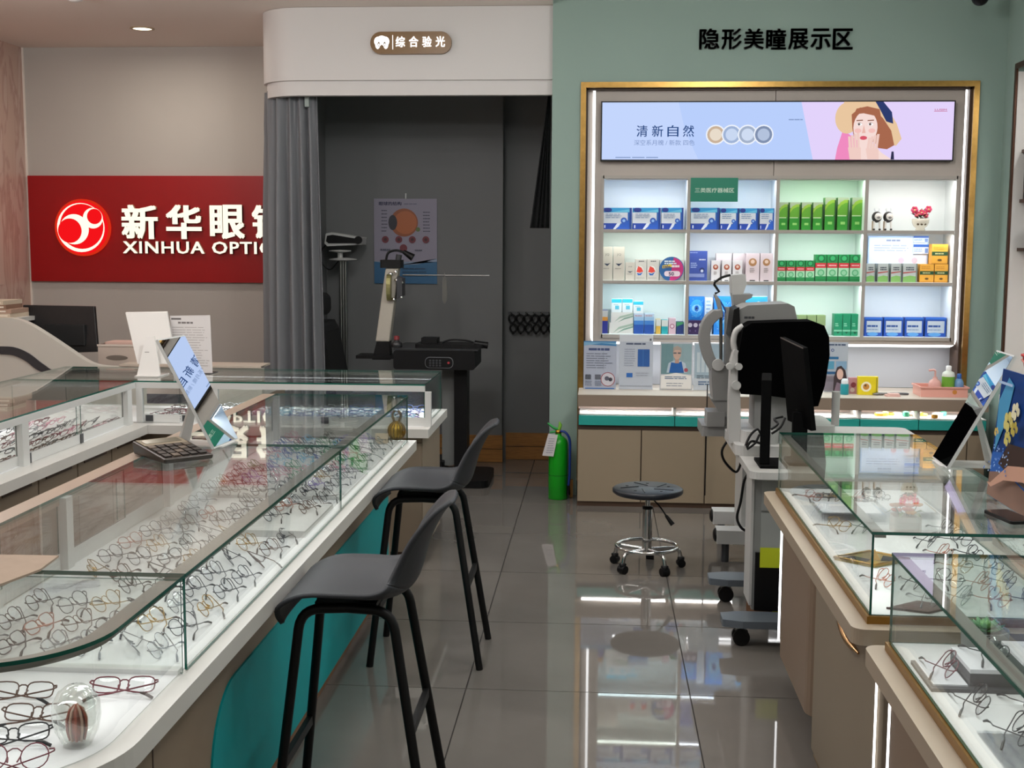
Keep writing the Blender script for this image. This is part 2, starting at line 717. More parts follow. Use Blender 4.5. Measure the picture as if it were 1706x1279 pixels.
MB().box(.0, NY1 - .02, NZ0, .30, NY1 - .0005, NZ1 - .03, WHITE).build('side_panel', shelfr)
MB().box(.12, NY0, NZ0, .30, NY0 + .03, NZ1 - .03, WHITE).build('side_panel', shelfr)
MB().box(.125, NY0, NZ0 - .03, .33, NY1 - .02, NZ0, LEDGE).build('bottom_panel', shelfr)
MB().box(.125, NY0, NZ1 - .03, .33, NY1, NZ1, WHITE).build('top_panel', shelfr)
for v in (245, 330, 413):
    zz = P(1700, v, 7.6).z
    MB().box(.04, NY0 + .03, zz - .02, .30, NY1 - .021, zz, M_BRONZE).build('shelf', shelfr)
    area_light('niche_shelf_light', (RX + .14, 6.5, zz - .03), .04, 1.7, 5, (1, .98, .96))
area_light('niche_shelf_light', (RX + .2, 6.5, NZ1 - .05), .04, 1.7, 8, (1, .98, .96))

# gold trim round the opening
GT = 0.034
mb = MB()
mb.box(OX0, GY - .018, 0.10, OX0 + GT, GY + .05, OZ - GT, GOLD)
mb.box(OX1 - GT, GY - .018, 0.10, OX1, GY + .05, OZ - GT, GOLD)
mb.box(OX0, GY - .018, OZ - GT, OX1, GY + .05, OZ, GOLD)
struct(mb.build('trim_3'))
# dark shadow gap and reveal inside the trim
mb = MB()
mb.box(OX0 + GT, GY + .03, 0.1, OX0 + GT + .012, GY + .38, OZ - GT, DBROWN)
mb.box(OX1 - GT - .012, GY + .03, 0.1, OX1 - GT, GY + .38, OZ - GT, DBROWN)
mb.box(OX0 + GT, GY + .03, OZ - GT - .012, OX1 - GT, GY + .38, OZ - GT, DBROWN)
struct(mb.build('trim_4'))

# ceiling lamps (their light is set at the top)
for k, (lx, ly, lz) in enumerate(LAMP_SPOTS):
    zc = CEIL if lx < GX0 else 3.42
    lab = ['left counter, front one', 'left counter, rear one', 'island, front one', 'island, middle one', 'island, rear one', 'aisle, front one', 'aisle, middle one', 'aisle, rear one'][k]
    t = thing('ceiling_panel_lamp', 'long white ceiling panel lamp over the ' + lab, 'lamp', (lx, ly, zc), group='ceiling panel lamps')
    MB().box(-.6, -.16, lz - zc - .024 if lx > GX0 else -.024, .6, .16, 0, WHITE_METAL).build('housing', t)
for k, (gx, gy, gz) in enumerate(FILL_SPOTS):  # bodies for the added fill globes, unseen above the frame
    zc = CEIL if gx < GX0 else 3.42
    lab = ['left counter, rear one', 'left counter, front one', 'island, rear one', 'island, front one', 'aisle, rear one', 'aisle, front one'][k]
    t = thing('fill_globe', 'added unseen fill light globe hanging over the ' + lab, 'lamp', (gx, gy, zc), group='added fill globes under the ceiling')
    MB().cyl((0, 0, 0), (0, 0, gz + .1 - zc), .008, WHITE_METAL, 10).build('stem', t)
    MB().lathe([(.05, 0), (.05, -.012), (.02, -.018)], WHITE_METAL, n=20).build('canopy', t)
    mb = MB()
    mb.ball((0, 0, gz - zc), .12, glass_mat('fill_globe_glass', (.97, .97, .96), 1.3), n=24)
    mb.build('globe', t)
# recessed warm downlight in view
dl = PZ(237, 47, CEIL)
t = thing('downlight', 'small round recessed downlight glowing warm in the ceiling over the reception', 'lamp', (dl.x, dl.y, CEIL))
MB().lathe([(.082, 0), (.085, -.006), (.068, -.008), (.064, -.003)], M('downlight_rim', '#b8a184', .4), n=28, cap=False).build('rim', t)
MB().lathe([(0.0, -.0045), (.066, -.004)], E('downlight_glow', '#fff4dc', 3.0), n=28, cap=False).build('lens', t)
area_light('downlight_light', (dl.x, dl.y, CEIL - .02), .1, .1, 9, (1, .9, .78), spread=175)
sd = PZ(127, 3, CEIL - .04)
t = thing('smoke_detector', 'white smoke detector on the ceiling near the left wall', 'smoke detector', (sd.x, sd.y - .02, CEIL))
MB().lathe([(.055, 0), (.055, -.02), (.045, -.035), (.02, -.045), (0, -.045)], WHITE, n=24).build('cover', t)
cc = P(1633, -2, 7.6)
t = thing('dome_camera', 'black dome security camera hanging above the green wall', 'camera', (cc.x, 7.6, 3.42))
MB().cyl((0, 0, 0), (0, 0, cc.z - 3.42 + .05), .02, BLACK).build('stem', t)
MB().ball((0, 0, cc.z - 3.42 + .01), .05, BLACK, n=20).build('dome', t)
MB().lathe([(.05, 0), (.05, -.015), (.03, -.02)], BLACK).build('mount', t)

# ================================================================ niche: panels, light box, lit shelves
PY = GY + .06          # face of the raised panel
PXL, PXR = P(990, 350, PY).x, P(1600, 350, PY).x
PZB = P(1300, 572, PY).z
SX0, SX1 = P(1003, 420, PY).x, P(1590, 420, PY).x
SZ1, SZ0 = P(1290, 296, PY).z, P(1290, 562, PY).z
TOPZ = OZ - GT - .012
XM = P(1290, 250, PY).x
panel = thing('backlit_wall_panel', 'pale grey laminate panel outlined by a white light strip in the gold framed opening', 'wall panel', (0, 0, 0))
MB().box(PXL, PY, SZ1, XM - .002, PY + .03, TOPZ, M_LAM).build('panel', panel)
MB().box(XM + .002, PY, SZ1, PXR, PY + .03, TOPZ, M_LAM).build('panel', panel)
MB().box(PXL, PY, PZB, SX0, PY + .03, SZ1, M_LAM).build('panel', panel)
MB().box(SX1, PY, PZB, PXR, PY + .03, SZ1, M_LAM).build('panel', panel)
MB().box(SX0, PY, PZB, SX1, PY + .03, SZ0, M_LAM).build('panel', panel)
MB().box(OX0 + GT + .012, PY + .16, P(963, 656, 7.70).z + .002, OX1 - GT - .012, PY + .19, PZB + .05, M('niche_white', '#b4b8c0', .5)).build('back_panel', panel)
MB().box(OX0 + GT + .012, PY + .035, PZB, PXL, PY + .06, TOPZ, M_LAM).build('side_panel', panel)
MB().box(PXR, PY + .035, PZB, OX1 - GT - .012, PY + .06, TOPZ, M_LAM).build('side_panel', panel)
LW = .008
pth = arcpath([(PXL - .008, PY + .016, TOPZ), (PXL - .008, PY + .016, PZB - .008), (PXR + .008, PY + .016, PZB - .008), (PXR + .008, PY + .016, TOPZ)], .05, 6)
MB().tube(pth, LW, LED, n=6).build('light_strip', panel)
area_light('panel_strip_light', ((PXL + PXR) / 2, PY + .03, PZB - .03), PXR - PXL, .02, 1.8, (1, 1, 1), (0, 0, 0))

# light box advertisement
bx0, bx1 = P(1003, 220, PY - .05).x, P(1588, 220, PY - .05).x
bz0, bz1 = P(1300, 266, PY - .05).z, P(1300, 170, PY - .05).z
lb = thing('light_box', 'long glowing light box advertising contact lenses with a woman in a straw hat', 'light box', (0, 0, 0))
MB().box(bx0 - .008, PY - .05, bz0 - .008, bx1 + .008, PY, bz1 + .008, BLACK).build('frame', lb)
mb = MB()
pr = Print(mb, (bx0, PY - .0505, bz0), (bx1 - bx0, 0, 0), (0, 0, bz1 - bz0))
def EB(n, h, s=1.0):
    return E('glow_' + n, h, s)
BLU, PINK = EB('blue', '#b9cffc'), EB('pink', '#e3d3fb')
pr.rect(0, 0, 1, 1, BLU)
pr.poly([(0, 0), (.28, 0), (.24, .5), (.22, 1), (0, 1)], EB('blue_pale', '#c4d6fd'))
pr.poly([(.607, 0), (1, 0), (1, 1), (.57, 1)], PINK)
pr.poly([(.67, 0), (.76, 0), (.74, .3), (.69, .52), (.675, .2)], EB('pink_deep', '#f08cc0'))
NAVY = EB('navy', '#26477f')
for k, ch in enumerate('清新自然'):
    x = .1 + k * .0445
    pr.text(ch, x, .40, x + .032, .60, NAVY, .008)
pr.text('深空系月魄 / 新款 四色', .093, .25, .268, .345, EB('navy_soft', '#7d92c0'))
pr.lines(.04, .015, .2, .06, 1, EB('navy_faint', '#8fa4cf'), seed=3)
pr.lines(.535, .67, .58, .72, 1, EB('navy_faint', '#8fa4cf'), seed=5)
for k, (ring, inn) in enumerate((('#c9b199', '#e8dccb'), ('#9fb3d6', '#c9d8f2'), ('#a3b1c9', '#cfdcf2'), ('#7f8fae', '#b3c2dd'))):
    x = .328 + k * .0455
    pr.oval(x, .435, .0285, EB('lens_white', '#eef3fd'))
    pr.oval(x, .435, .0245, EB('lens_ring%d' % k, ring))
    pr.oval(x, .435, .0175, EB('lens_in%d' % k, inn))
pr.text('LUSIM', .945, .845, .978, .875, EB('rose_mark', '#c04a7a'), .01)
pr.rect(.943, .83, .98, .838, EB('rose_mark', '#c04a7a'))
# the woman: hat, hair, face, hands
SKIN, HAT, HAIR = EB('skin', '#f6dcd6'), EB('straw', '#e9c7a0'), EB('hair', '#a8694f')
pr.poly(circ(.70, .72, .034, 24, .27), HAT)
pr.poly([(.672, .62), (.69, 1.0), (.80, 1.0), (.84, .62), (.855, .36), (.84, .24), (.80, .30), (.75, .55), (.70, .5)], HAT)
pr.poly([(.795, 1.0), (.80, 1.0), (.825, .82), (.83, .62), (.81, .66), (.79, .88), (.778, 1.0)], EB('hat_band', '#2f3d6e'))
pr.poly([(.715, .55), (.712, .78), (.735, .90), (.77, .88), (.80, .72), (.825, .5), (.835, .25), (.815, .18), (.79, .2), (.78, .3), (.73, .35), (.72, .4)], HAIR)
pr.poly(circ(.752, .555, .034, 24, .285), SKIN)
pr.poly([(.735, .30), (.77, .3), (.80, .12), (.83, 0), (.72, 0), (.735, .15)], SKIN)
pr.poly([(.718, .78), (.745, .80), (.775, .76), (.80, .6), (.79, .87), (.755, .92), (.725, .88)], HAIR)
for ex in (.735, .766):
    pr.poly(circ(ex, .61, .0075, 12, .024), EB('eye_white', '#ffffff'))
    pr.poly(circ(ex - .0015, .61, .0036, 12, .02), EB('eye_dark', '#6a5450'))
    pr.poly([(ex - .009, .622), (ex, .642), (ex + .009, .622), (ex, .634)], EB('lash', '#5a4440'))
    pr.poly(circ(ex + (.004 if ex > .75 else -.004), .5, .010, 14, .04), EB('blush', '#f4c2bc'))
    pr.poly([(ex - .009, .665), (ex + .009, .672), (ex + .009, .69), (ex - .009, .683)], EB('brow', '#8a5a48'))
pr.poly([(.747, .60), (.753, .46), (.742, .455)], EB('nose', '#eab9ae'))
pr.poly(circ(.747, .375, .0105, 12, .035), EB('lips', '#d8586a'))
for hx, hy, a in ((.722, .30, -.25), (.772, .28, .35)):
    for f in range(4):
        x = hx + (f - 1.5) * .008
        pr.poly([(x - .0035, hy - .1), (x + .0035, hy - .1), (x + .0035 + a * .012, hy + .10 + .02 * f), (x - .0035 + a * .012, hy + .1 + .02 * f)], EB('skin_hand', '#f0cdc4'))
    pr.poly([(hx - .018, hy - .09), (hx + .018, hy - .09), (hx + .02, -.0), (hx - .012, 0)], EB('skin_hand', '#f0cdc4'))
pr.poly([(.825, 0), (.835, 0), (.833, .14), (.827, .14)], EB('strap', '#30304e'))
mb.build('picture', lb)

# shelf unit
su = thing('wall_shelf_unit', 'white lit wall shelf of twelve compartments holding lens care boxes', 'shelf', (0, 0, 0))
SD = .24
M_SHW = M('shelf_white', '#e3e8e8', .5)
M_SHE = M('shelf_edge_grey', '#a9a39c', .45)
CU = [1003, 1146, 1293, 1440, 1590]
cols = [P(u, 420, PY).x for u in CU]
rows = [SZ1, P(1290, 385, PY).z, P(1290, 471, PY).z, SZ0]
MB().box(SX0, PY + SD, SZ0, SX1, PY + SD + .02, SZ1, M_SHW).build('back', su)
mb = MB().box(SX0 - .012, PY - .012, SZ0 - .012, SX0 + .008, PY + SD, SZ1 + .012, M_SHW)
mb.add([(SX0 - .012, PY - .0125, SZ0 - .012), (SX0 + .008, PY - .0125, SZ0 - .012), (SX0 + .008, PY - .0125, SZ1 + .012), (SX0 - .012, PY - .0125, SZ1 + .012)], [(0, 1, 2, 3)], M_SHE)
mb.build('side', su)
mb = MB().box(SX1 - .008, PY - .012, SZ0 - .012, SX1 + .012, PY + SD, SZ1 + .012, M_SHW)
mb.add([(SX1 - .008, PY - .0125, SZ0 - .012), (SX1 + .012, PY - .0125, SZ0 - .012), (SX1 + .012, PY - .0125, SZ1 + .012), (SX1 - .008, PY - .0125, SZ1 + .012)], [(0, 1, 2, 3)], M_SHE)
mb.build('side', su)
for c in cols[1:4]:
    mb = MB().box(c - .011, PY - .01, SZ0 + .01, c + .011, PY + SD, SZ1 - .008, M_SHW)
    mb.add([(c - .011, PY - .0105, SZ0), (c + .011, PY - .0105, SZ0), (c + .011, PY - .0105, SZ1), (c - .011, PY - .0105, SZ1)], [(0, 1, 2, 3)], M_SHE)
    mb.build('divider', su)
for i, z in enumerate(rows):
    if i in (0, 3):
        mb = MB().box(SX0 + .008, PY - .012, z - .012 + (.004 if i == 0 else 0), SX1 - .008, PY + SD, z + (.012 if i == 0 else .01), M_SHW)
        zf = (z - .008, z + .012) if i == 0 else (z - .012, z + .01)
        mb.add([(SX0, PY - .0125, zf[0]), (SX1, PY - .0125, zf[0]), (SX1, PY - .0125, zf[1]), (SX0, PY - .0125, zf[1])], [(0, 1, 2, 3)], M_SHE)
        mb.build('top' if i == 0 else 'bottom', su)
    else:
        for k in range(4):
            a, b = cols[k] + (.011 if k else .008), cols[k + 1] - (.011 if k < 3 else .008)
            mb = MB().box(a, PY - .005, z - .01, b, PY + SD, z + .008, M_SHW)
            mb.add([(a, PY - .0055, z - .01), (b, PY - .0055, z - .01), (b, PY - .0055, z + .008), (a, PY - .0055, z + .008)], [(0, 1, 2, 3)], M_SHE)
            mb.build('shelf', su)
TINT = [['#e6f2ff', '#e6f2ff', '#dcffdf', '#fffaf4'], ['#f2fff2', '#eef6ff', '#e8fff0', '#f0f8ff'], ['#e0fbff', '#eaf6ff', '#e4fff4', '#ecf8ff']]
for r in range(3):
    for k in range(4):
        a, b = cols[k] + .012, cols[k + 1] - .012
        MB().box(a, PY + .004, rows[r] - .0155 if r else rows[r] - .0145, b, PY + .02, rows[r] - .0105 if r else rows[r] - .0085, WHITE).build('light_strip', su)
        c = rgb(TINT[r][k])[:3]
        area_light('shelf_light', ((a + b) / 2, PY + .012, rows[r] - .018), b - a, .02, 1.2, c, (math.radians(14), 0, 0))
# floor heights of the shelves the goods stand on
SHZ = [rows[1] + .008, rows[2] + .008, SZ0 + .01]

# ================================================================ goods on the lit shelves
ORD = ['', 'first', 'second', 'third', 'fourth', 'fifth', 'sixth', 'seventh', 'eighth', 'ninth', 'tenth', 'eleventh', 'twelfth',
       'thirteenth', 'fourteenth', 'fifteenth', 'sixteenth', 'seventeenth', 'eighteenth', 'nineteenth', 'twentieth', 'twenty-first', 'twenty-second', 'twenty-third', 'twenty-fourth']
SHELFN = ['top', 'middle', 'bottom']
def C(h, rough=.45):
    return M('print_' + h.lstrip('#'), h, rough)


def carton(label, row, u0, v0, u1, draw, base, yo=.06, depth=.08, v1=None, cat='box', name='carton', group='cartons on the lit shelves'):
    Y = PY + yo
    a, b = P(u0, v0, Y), P(u1, v0, Y)
    z0 = SHZ[row] if v1 is None else P(u0, v1, Y).z
    z1 = P((u0 + u1) / 2, v0, Y).z
    mb = MB().box(a.x + .0008, Y, z0, b.x - .0008, Y + depth, z1, C(base))
    pr = Print(mb, (a.x + .0008, Y, z0), (b.x - a.x - .0016, 0, 0), (0, 0, z1 - z0), .00025)
    draw(pr)
    o = mb.build(name)
    return tag(o, label, cat, group)


def d_blue(pr):
    pr.rect(0, .78, 1, 1, C('#2f8fbf'))
    pr.poly([(.3, .8), (1, .95), (1, .8)], C('#63b7d0'))
    pr.rect(.0, .28, .86, .78, C('#cfd2d6'))
    pr.poly([(.0, 0), (.5, 0), (.62, .28), (.0, .28)], C('#dfe3ea'))
    pr.poly([(.0, 0), (.36, 0), (.5, .28), (0, .28)], C('#1b3f9c'))
    pr.poly([(.44, 0), (1, 0), (1, .4), (.8, .42)], C('#2257b4'))
    pr.oval(.17, .9, .15, C('#1b2f7c'), .1)
    pr.oval(.73, .4, .11, C('#2b57ad'))
    pr.oval(.73, .4, .05, C('#8fb6e0'))
    pr.lines(.1, .5, .75, .74, 3, C('#6a7f9c'), .4, 4)
    pr.rect(.06, .06, .1, .2, C('#e8ecf4'))
    pr.rect(.92, 0, 1, 1, C('#123a86'))


def d_green(pr):
    pr.poly([(0, .78), (1, .9), (1, 1), (0, 1)], C('#a2a694'))
    pr.poly([(0, .45), (0, .72), (.25, .86), (.6, .93), (1, .93), (1, .45)], C('#8fae3c'))
    pr.poly([(0, .45), (0, .6), (.3, .76), (.7, .84), (1, .84), (1, .45)], C('#5f9a2c'))
    pr.rect(0, 0, 1, .45, C('#2f8a2c'))
    pr.rect(0, .43, .8, .46, C('#c8d8b0'))
    pr.rect(.3, .18, .7, .26, C('#8fc46c'))
    pr.rect(.9, 0, 1, .92, C('#1f4a1c'))


def d_grred(pr):
    pr.rect(0, 0, 1, 1, C('#1f8a4c'))
    pr.oval(.5, .86, .36, C('#14683a'))
    pr.oval(.5, .86, .22, C('#37a566'))
    pr.rect(0, .51, 1, .69, C('#cf2f3c'))
    pr.lines(.15, .56, .85, .64, 1, C('#e8b0b4'), .6, 2)
    pr.rect(0, .2, 1, .51, C('#a9d4b4'))
    pr.oval(.5, .33, .32, C('#5fae7c'))
    pr.oval(.5, .33, .2, C('#93c9a4'))
    pr.rect(0, 0, 1, .1, C('#16763c'))
    pr.rect(.96, 0, 1, 1, C('#0f5a30'))


def d_beige(pr):
    pr.text('JQ', .3, .72, .7, .8, C('#6d6966'))
    pr.poly([(.2, .5), (.5, .42), (.82, .52), (.55, .49)], C('#22304a'))
    pr.lines(.15, .32, .85, .38, 1, C('#a09a94'), .5, 8)


def d_drop(pr):
    pr.poly(circ(.4, .46, .34, 18, .24), C('#e6e2e0'))
    pr.poly([(.1, .4), (.25, .68), (.55, .6), (.72, .42), (.4, .36)], C('#d8443c'))
    pr.poly([(.12, .36), (.4, .32), (.7, .4), (.5, .24), (.25, .24)], C('#2a5fae'))
    pr.lines(.3, .88, .9, .95, 1, C('#5d5d66'), .6, 3)
    pr.lines(.1, .06, .9, .16, 2, C('#a8a4a2'), .4, 5)


def d_pale(pr):
    pass


def d_nose(c):
    def f(pr):
        pr.oval(.5, .68, .3, C(c))
        pr.oval(.5, .7, .15, C('#e0c4b0'))
        pr.lines(.3, .3, .7, .48, 3, C('#9a8f8c'), .5, 3)
        pr.rect(.3, .0, .7, .04, C('#3a3434'))
    return f


def d_bluebook(pr):
    pr.lines(.1, .42, .5, .62, 3, C('#9fb0de'), .6, 3)
    pr.lines(.55, .68, .95, .74, 1, C('#d0d8ee'), .7, 5)
    pr.lines(.05, .92, .5, .97, 1, C('#8f9fd0'), .6, 6)
    pr.oval(.72, .36, .14, C('#28366f'))
    pr.oval(.72, .33, .08, C('#cfd8ee'))
    pr.rect(.0, .12, .85, .24, C('#8795c8'))


def d_grey(pr):
    pr.poly([(0, 0), (1, 0), (1, .3), (.5, .36), (0, .28)], C('#7dae5c'))
    pr.poly([(0, .46), (1, .55), (1, .6), (0, .53)], C('#a8443c'))
    pr.lines(.2, .62, .9, .84, 2, C('#4c5258'), .6, 7)
    pr.rect(.9, 0, 1, 1, C('#77817a'))


def d_yellow(pr):
    pr.rect(0, .42, 1, .62, C('#1d4a2a'))
    pr.lines(.2, .48, .9, .56, 1, C('#cfc98a'), .7, 3)
    pr.lines(.1, .72, .9, .9, 2, C('#c98a2a'), .4, 4)
    pr.poly(circ(.5, .2, .14, 10, .06), C('#6a4a10'))
    pr.rect(0, 0, 1, .05, C('#c98a2a'))


def d_cyan(pr):
    pr.rect(0, .72, 1, 1, C('#35b3d2'))
    pr.rect(.35, .22, .75, .5, C('#5fbcd6'))
    pr.lines(.2, .52, .8, .62, 1, C('#9fb8c4'), .5, 3)


def d_wave(pr):
    pr.poly([(.15, .05), (.4, .4), (1, .75), (1, .95), (.4, .6)], C('#9fb0a0'))
    pr.poly([(.3, .02), (.6, .3), (1, .55), (1, .7), (.6, .45)], C('#7d9c8c'))


def d_sea(pr):
    pr.rect(0, 0, 1, .45, C('#1c4a9c'))
    pr.rect(0, .45, 1, .65, C('#3f78bc'))
    pr.rect(0, .65, 1, .82, C('#93b4d2'))
    pr.lines(.1, .84, .9, .94, 1, C('#b08f9c'), .5, 5)


def d_eye(pr):
    pr.poly(circ(.5, .5, .42, 24, .38), C('#3fa3ea'))
    pr.poly(circ(.5, .5, .32, 24, .16), C('#8fd2f8'))
    pr.poly(circ(.5, .5, .14, 18, .13), C('#1a62c0'))
    pr.poly(circ(.5, .5, .06, 12, .06), C('#0d3060'))
    rn = random.Random(4)
    for k in range(26):
        x, y = rn.uniform(.05, .93), rn.uniform(.05, .95)
        pr.mb.add([pr.at(x, y), pr.at(x + .03, y), pr.at(x + .03, y + .02), pr.at(x, y + .02)], [(0, 1, 2, 3)], C('#b8e4fc'))


def d_purple(pr):
    for k in range(3):
        pr.oval(.17 + k * .33, .68, .13, C('#c9c0cf'))
        pr.rect(.14 + k * .33, .2, .2 + k * .33, .34, C('#6a5a86'))


def d_teal3(pr):
    pr.lines(.15, .42, .6, .6, 2, C('#8fd6b8'), .6, 3)
    pr.rect(0, .2, 1, .28, C('#7cc4a4'))
    pr.poly([(.3, .18), (.7, .18), (.5, .1)], C('#0e4f38'))


def d_bw(pr):
    pr.rect(0, 0, 1, 1, C('#1d4fae'))
    pr.rect(.1, .2, .92, .82, C('#c6d2de'))
    pr.lines(.14, .48, .8, .62, 1, C('#35589a'), .75, 5)
    pr.lines(.14, .3, .8, .42, 1, C('#8fa4c0'), .5, 6)
    pr.poly(circ(.45, .12, .32, 12, .1), C('#5fa3e0'))
    pr.rect(.0, .9, 1, 1, C('#2f6fd0'))


def run_(row, col, desc, items, draw, base, start=1, **kw):
    for k, it in enumerate(items):
        carton('%s, %s from left, %s shelf, %s column' % (desc, ORD[start + k], SHELFN[row], ORD[col]), row, it[0], it[1], it[2], draw, base, **kw)


CN = ['', 'first', 'second', 'third', 'fourth']
run_(0, 1, 'blue and white lens carton', [(1004, 346, 1053), (1054, 346, 1101), (1102, 346, 1139)], d_blue, '#245fa8')
run_(0, 2, 'blue and white lens carton', [(1151, 346, 1199), (1200, 347, 1231), (1232, 347, 1264), (1266, 347, 1291)], d_blue, '#245fa8')
run_(0, 3, 'short green solution carton', [(1298, 337, 1314), (1316, 337, 1334), (1336, 337, 1353), (1355, 337, 1372)], d_green, '#4f8a3a')
run_(0, 3, 'tall green solution carton', [(1375, 329, 1393), (1396, 329, 1415), (1420, 329, 1439)], d_green, '#4f8a3a', start=5)
run_(1, 1, 'tall beige carton with dark lens mark', [(1003, 411, 1021), (1022, 411, 1041)], d_beige, '#c4bcb4')
run_(1, 1, 'small beige carton with dark lens mark', [(1042, 437, 1058)], d_beige, '#c9c2bb', start=3)
run_(1, 1, 'white eye drop carton with red and blue drop', [(1058.5, 432, 1077.5), (1078, 432, 1098)], d_drop, '#cdc8c4', start=4)
run_(1, 1, 'plain pale carton behind the round sale card', [(1099, 433, 1140)], d_pale, '#cbc9c6', start=6, yo=.07)
run_(1, 2, 'indigo blue carton', [(1148, 418, 1179)], d_bluebook, '#3f55a4')
run_(1, 2, 'tall pink carton behind small white cartons', [(1193, 422, 1219), (1221, 422, 1241)], d_pale, '#d2c6c6', start=1, yo=.15, depth=.05)
run_(1, 2, 'small white carton with red brown dot', [(1185, 434, 1200), (1203, 434, 1219), (1221, 434, 1237)], d_nose('#a8543c'), '#e0dcdc', start=2)
run_(1, 2, 'tall pink carton with tan dot', [(1243, 422, 1266), (1267, 422, 1288)], d_nose('#a87a50'), '#d8c8ca', start=5)
run_(1, 3, 'short green and red eye care carton', [(1295, 434, 1310), (1310.5, 434, 1326), (1326.5, 434, 1342), (1342.5, 434, 1358)], d_grred, '#1f8a4c')
run_(1, 3, 'taller green and red eye care carton', [(1359, 424, 1378), (1378.5, 424, 1397), (1397.5, 424, 1416), (1416.5, 424, 1435)], d_grred, '#1f8a4c', start=5)
run_(1, 4, 'grey and green drop carton', [(1444, 439, 1459), (1463, 439, 1482), (1485, 439, 1503), (1505, 439, 1529)], d_grey, '#b4bab6')
run_(1, 4, 'yellow carton with dark green band', [(1533, 440, 1556.5), (1557.5, 440, 1580)], d_yellow, '#e8a83a', start=5)
o = carton('yellow carton with dark green band lying on top of two others, middle shelf', 1, 1553, 407, 1580, d_yellow, '#e8a83a', v1=440)
o.location.z += .0015
run_(2, 1, 'navy and orange carton', [(1000, 517, 1013)], lambda pr: (pr.rect(0, .55, 1, .72, C('#d08a3a')), pr.rect(0, .72, 1, 1, C('#b9b4b4'))), '#2a2f86')
o1 = carton('white carton with grey green wave, lower of two, bottom shelf, first column', 2, 1015, 537, 1055, d_wave, '#d9d6d2')
o2 = carton('white carton with grey green wave, upper of two, bottom shelf, first column', 2, 1018, 520, 1055, d_wave, '#d9d6d2', v1=537)
for k, (a, b, v) in enumerate(((1019, 1036, 498), (1037, 1054, 498), (1055, 1072, 502))):
    carton('small white carton with cyan top, %s of three on the wave cartons' % ORD[k + 1], 2, a, v, b, d_cyan, '#dfe6ea', v1=520 if k < 2 else 522)
run_(2, 1, 'sea blue carton with pale top', [(1056, 522, 1073), (1073.5, 522, 1090)], d_sea, '#b9c8dc', start=4)
for k, (a, v, b, base, ds) in enumerate(((1093, 532, 1101, '#d2a84a', 'yellow'), (1102, 533, 1113, '#2aa0a8', 'teal and white'), (1114, 530, 1126, '#d8b8c4', 'pink'), (1127, 536, 1139, '#23356e', 'navy and green'))):
    carton('small %s carton at the right end, bottom shelf, first column' % ds, 2, a, v, b,
           (lambda pr: pr.rect(0, .55, 1, 1, C('#cfd0cc'))) if k in (0, 1) else ((lambda pr: (pr.oval(.5, .5, .35, C('#a86a80')), pr.oval(.5, .5, .22, C('#e8d0d8')))) if k == 2 else (lambda pr: pr.poly([(0, .6), (1, .85), (1, 1), (0, 1)], C('#3f8a5c')))), base)
carton('bright blue carton with glowing eye picture, bottom shelf, second column', 2, 1148, 494, 1174, d_eye, '#1f7fd8', yo=.135, depth=.05, v1=533)
carton('dark purple carton with three round marks under the eye picture carton', 2, 1145, 534, 1173, d_purple, '#35214f', yo=.045)
carton('white carton with rows of print beside the eye picture carton', 2, 1175, 496, 1187, lambda pr: pr.lines(.15, .05, .9, .95, 9, C('#8fb0d8'), .5, 3), '#d3e2f0', yo=.06)
carton('bright blue carton with eye picture behind the grey microscope arm', 2, 1190, 494, 1219, d_eye, '#2a86dc', yo=.06)
carton('blue topped white carton behind the microscope head, bottom shelf', 2, 1242, 494, 1279, lambda pr: pr.poly([(0, .75), (.6, .88), (1, .8), (1, 1), (0, 1)], C('#37a0dc')), '#dbe8f2', yo=.06)
run_(2, 3, 'pale olive carton half hidden by the black machine', [(1330, 525, 1344), (1345, 525, 1360), (1361, 525, 1376)], lambda pr: pr.rect(0, 0, 1, .5, C('#c9c4b8')), '#93a878')
run_(2, 3, 'teal green carton', [(1390, 523, 1404), (1404.5, 523, 1418), (1418.5, 523, 1432)], d_teal3, '#1f8f68', start=4)
run_(2, 4, 'royal blue and silver mask carton', [(1441, 529, 1471), (1473, 529, 1505), (1508, 529, 1539), (1542, 529, 1577)], d_bw, '#1d4fae')

# green hanging sign
Y = PY - .02
a, b = P(1151, 296, Y), P(1229, 336, Y)
mb = MB().box(a.x, Y, b.z, b.x, Y + .003, a.z, C('#1c7f66', .3))
Print(mb, (a.x, Y, b.z), (b.x - a.x, 0, 0), (0, 0, a.z - b.z)).text('三类医疗器械区', .09, .38, .92, .58, C('#d3ebdc'), .012)
tag(mb.build('hanging_sign'), 'green acrylic sign with white lettering hanging at the top of the shelf', 'sign')
# round sale card
Y = PY + .045
c0 = P(1119, 448, Y)
rr = P(1139.5, 448, Y).x - c0.x
mb = MB().prism(circ(c0.x, c0.z, rr, 32), Y, Y + .003, C('#2a5f9c'), 'y')
pr = Print(mb, (c0.x - rr, Y, c0.z - rr), (2 * rr, 0, 0), (0, 0, 2 * rr))
pr.poly(circ(.5, .5, .47, 24, .47, -100, 80), C('#c02f78'))
pr.poly([(.12, .52), (.5, .58), (.5, .7), (.12, .64)], C('#e8c83c'))
pr.poly(rrect(.2, .2, .85, .42, .1, 4), C('#ead6e2'))
pr.text('50', .38, .23, .6, .38, C('#4b2a5c'), .02)
pr.lines(.2, .68, .75, .86, 2, C('#d6e2f2'), .6, 3)
pr.text('sale', .14, .55, .45, .66, C('#2a3f7c'), .02)
pr.lines(.5, .55, .85, .68, 1, C('#f0d8e4'), .7, 5)
o = mb.build('sale_card')
tag(o, 'round blue and magenta sale card leaning on pale cartons, middle shelf', 'sign')
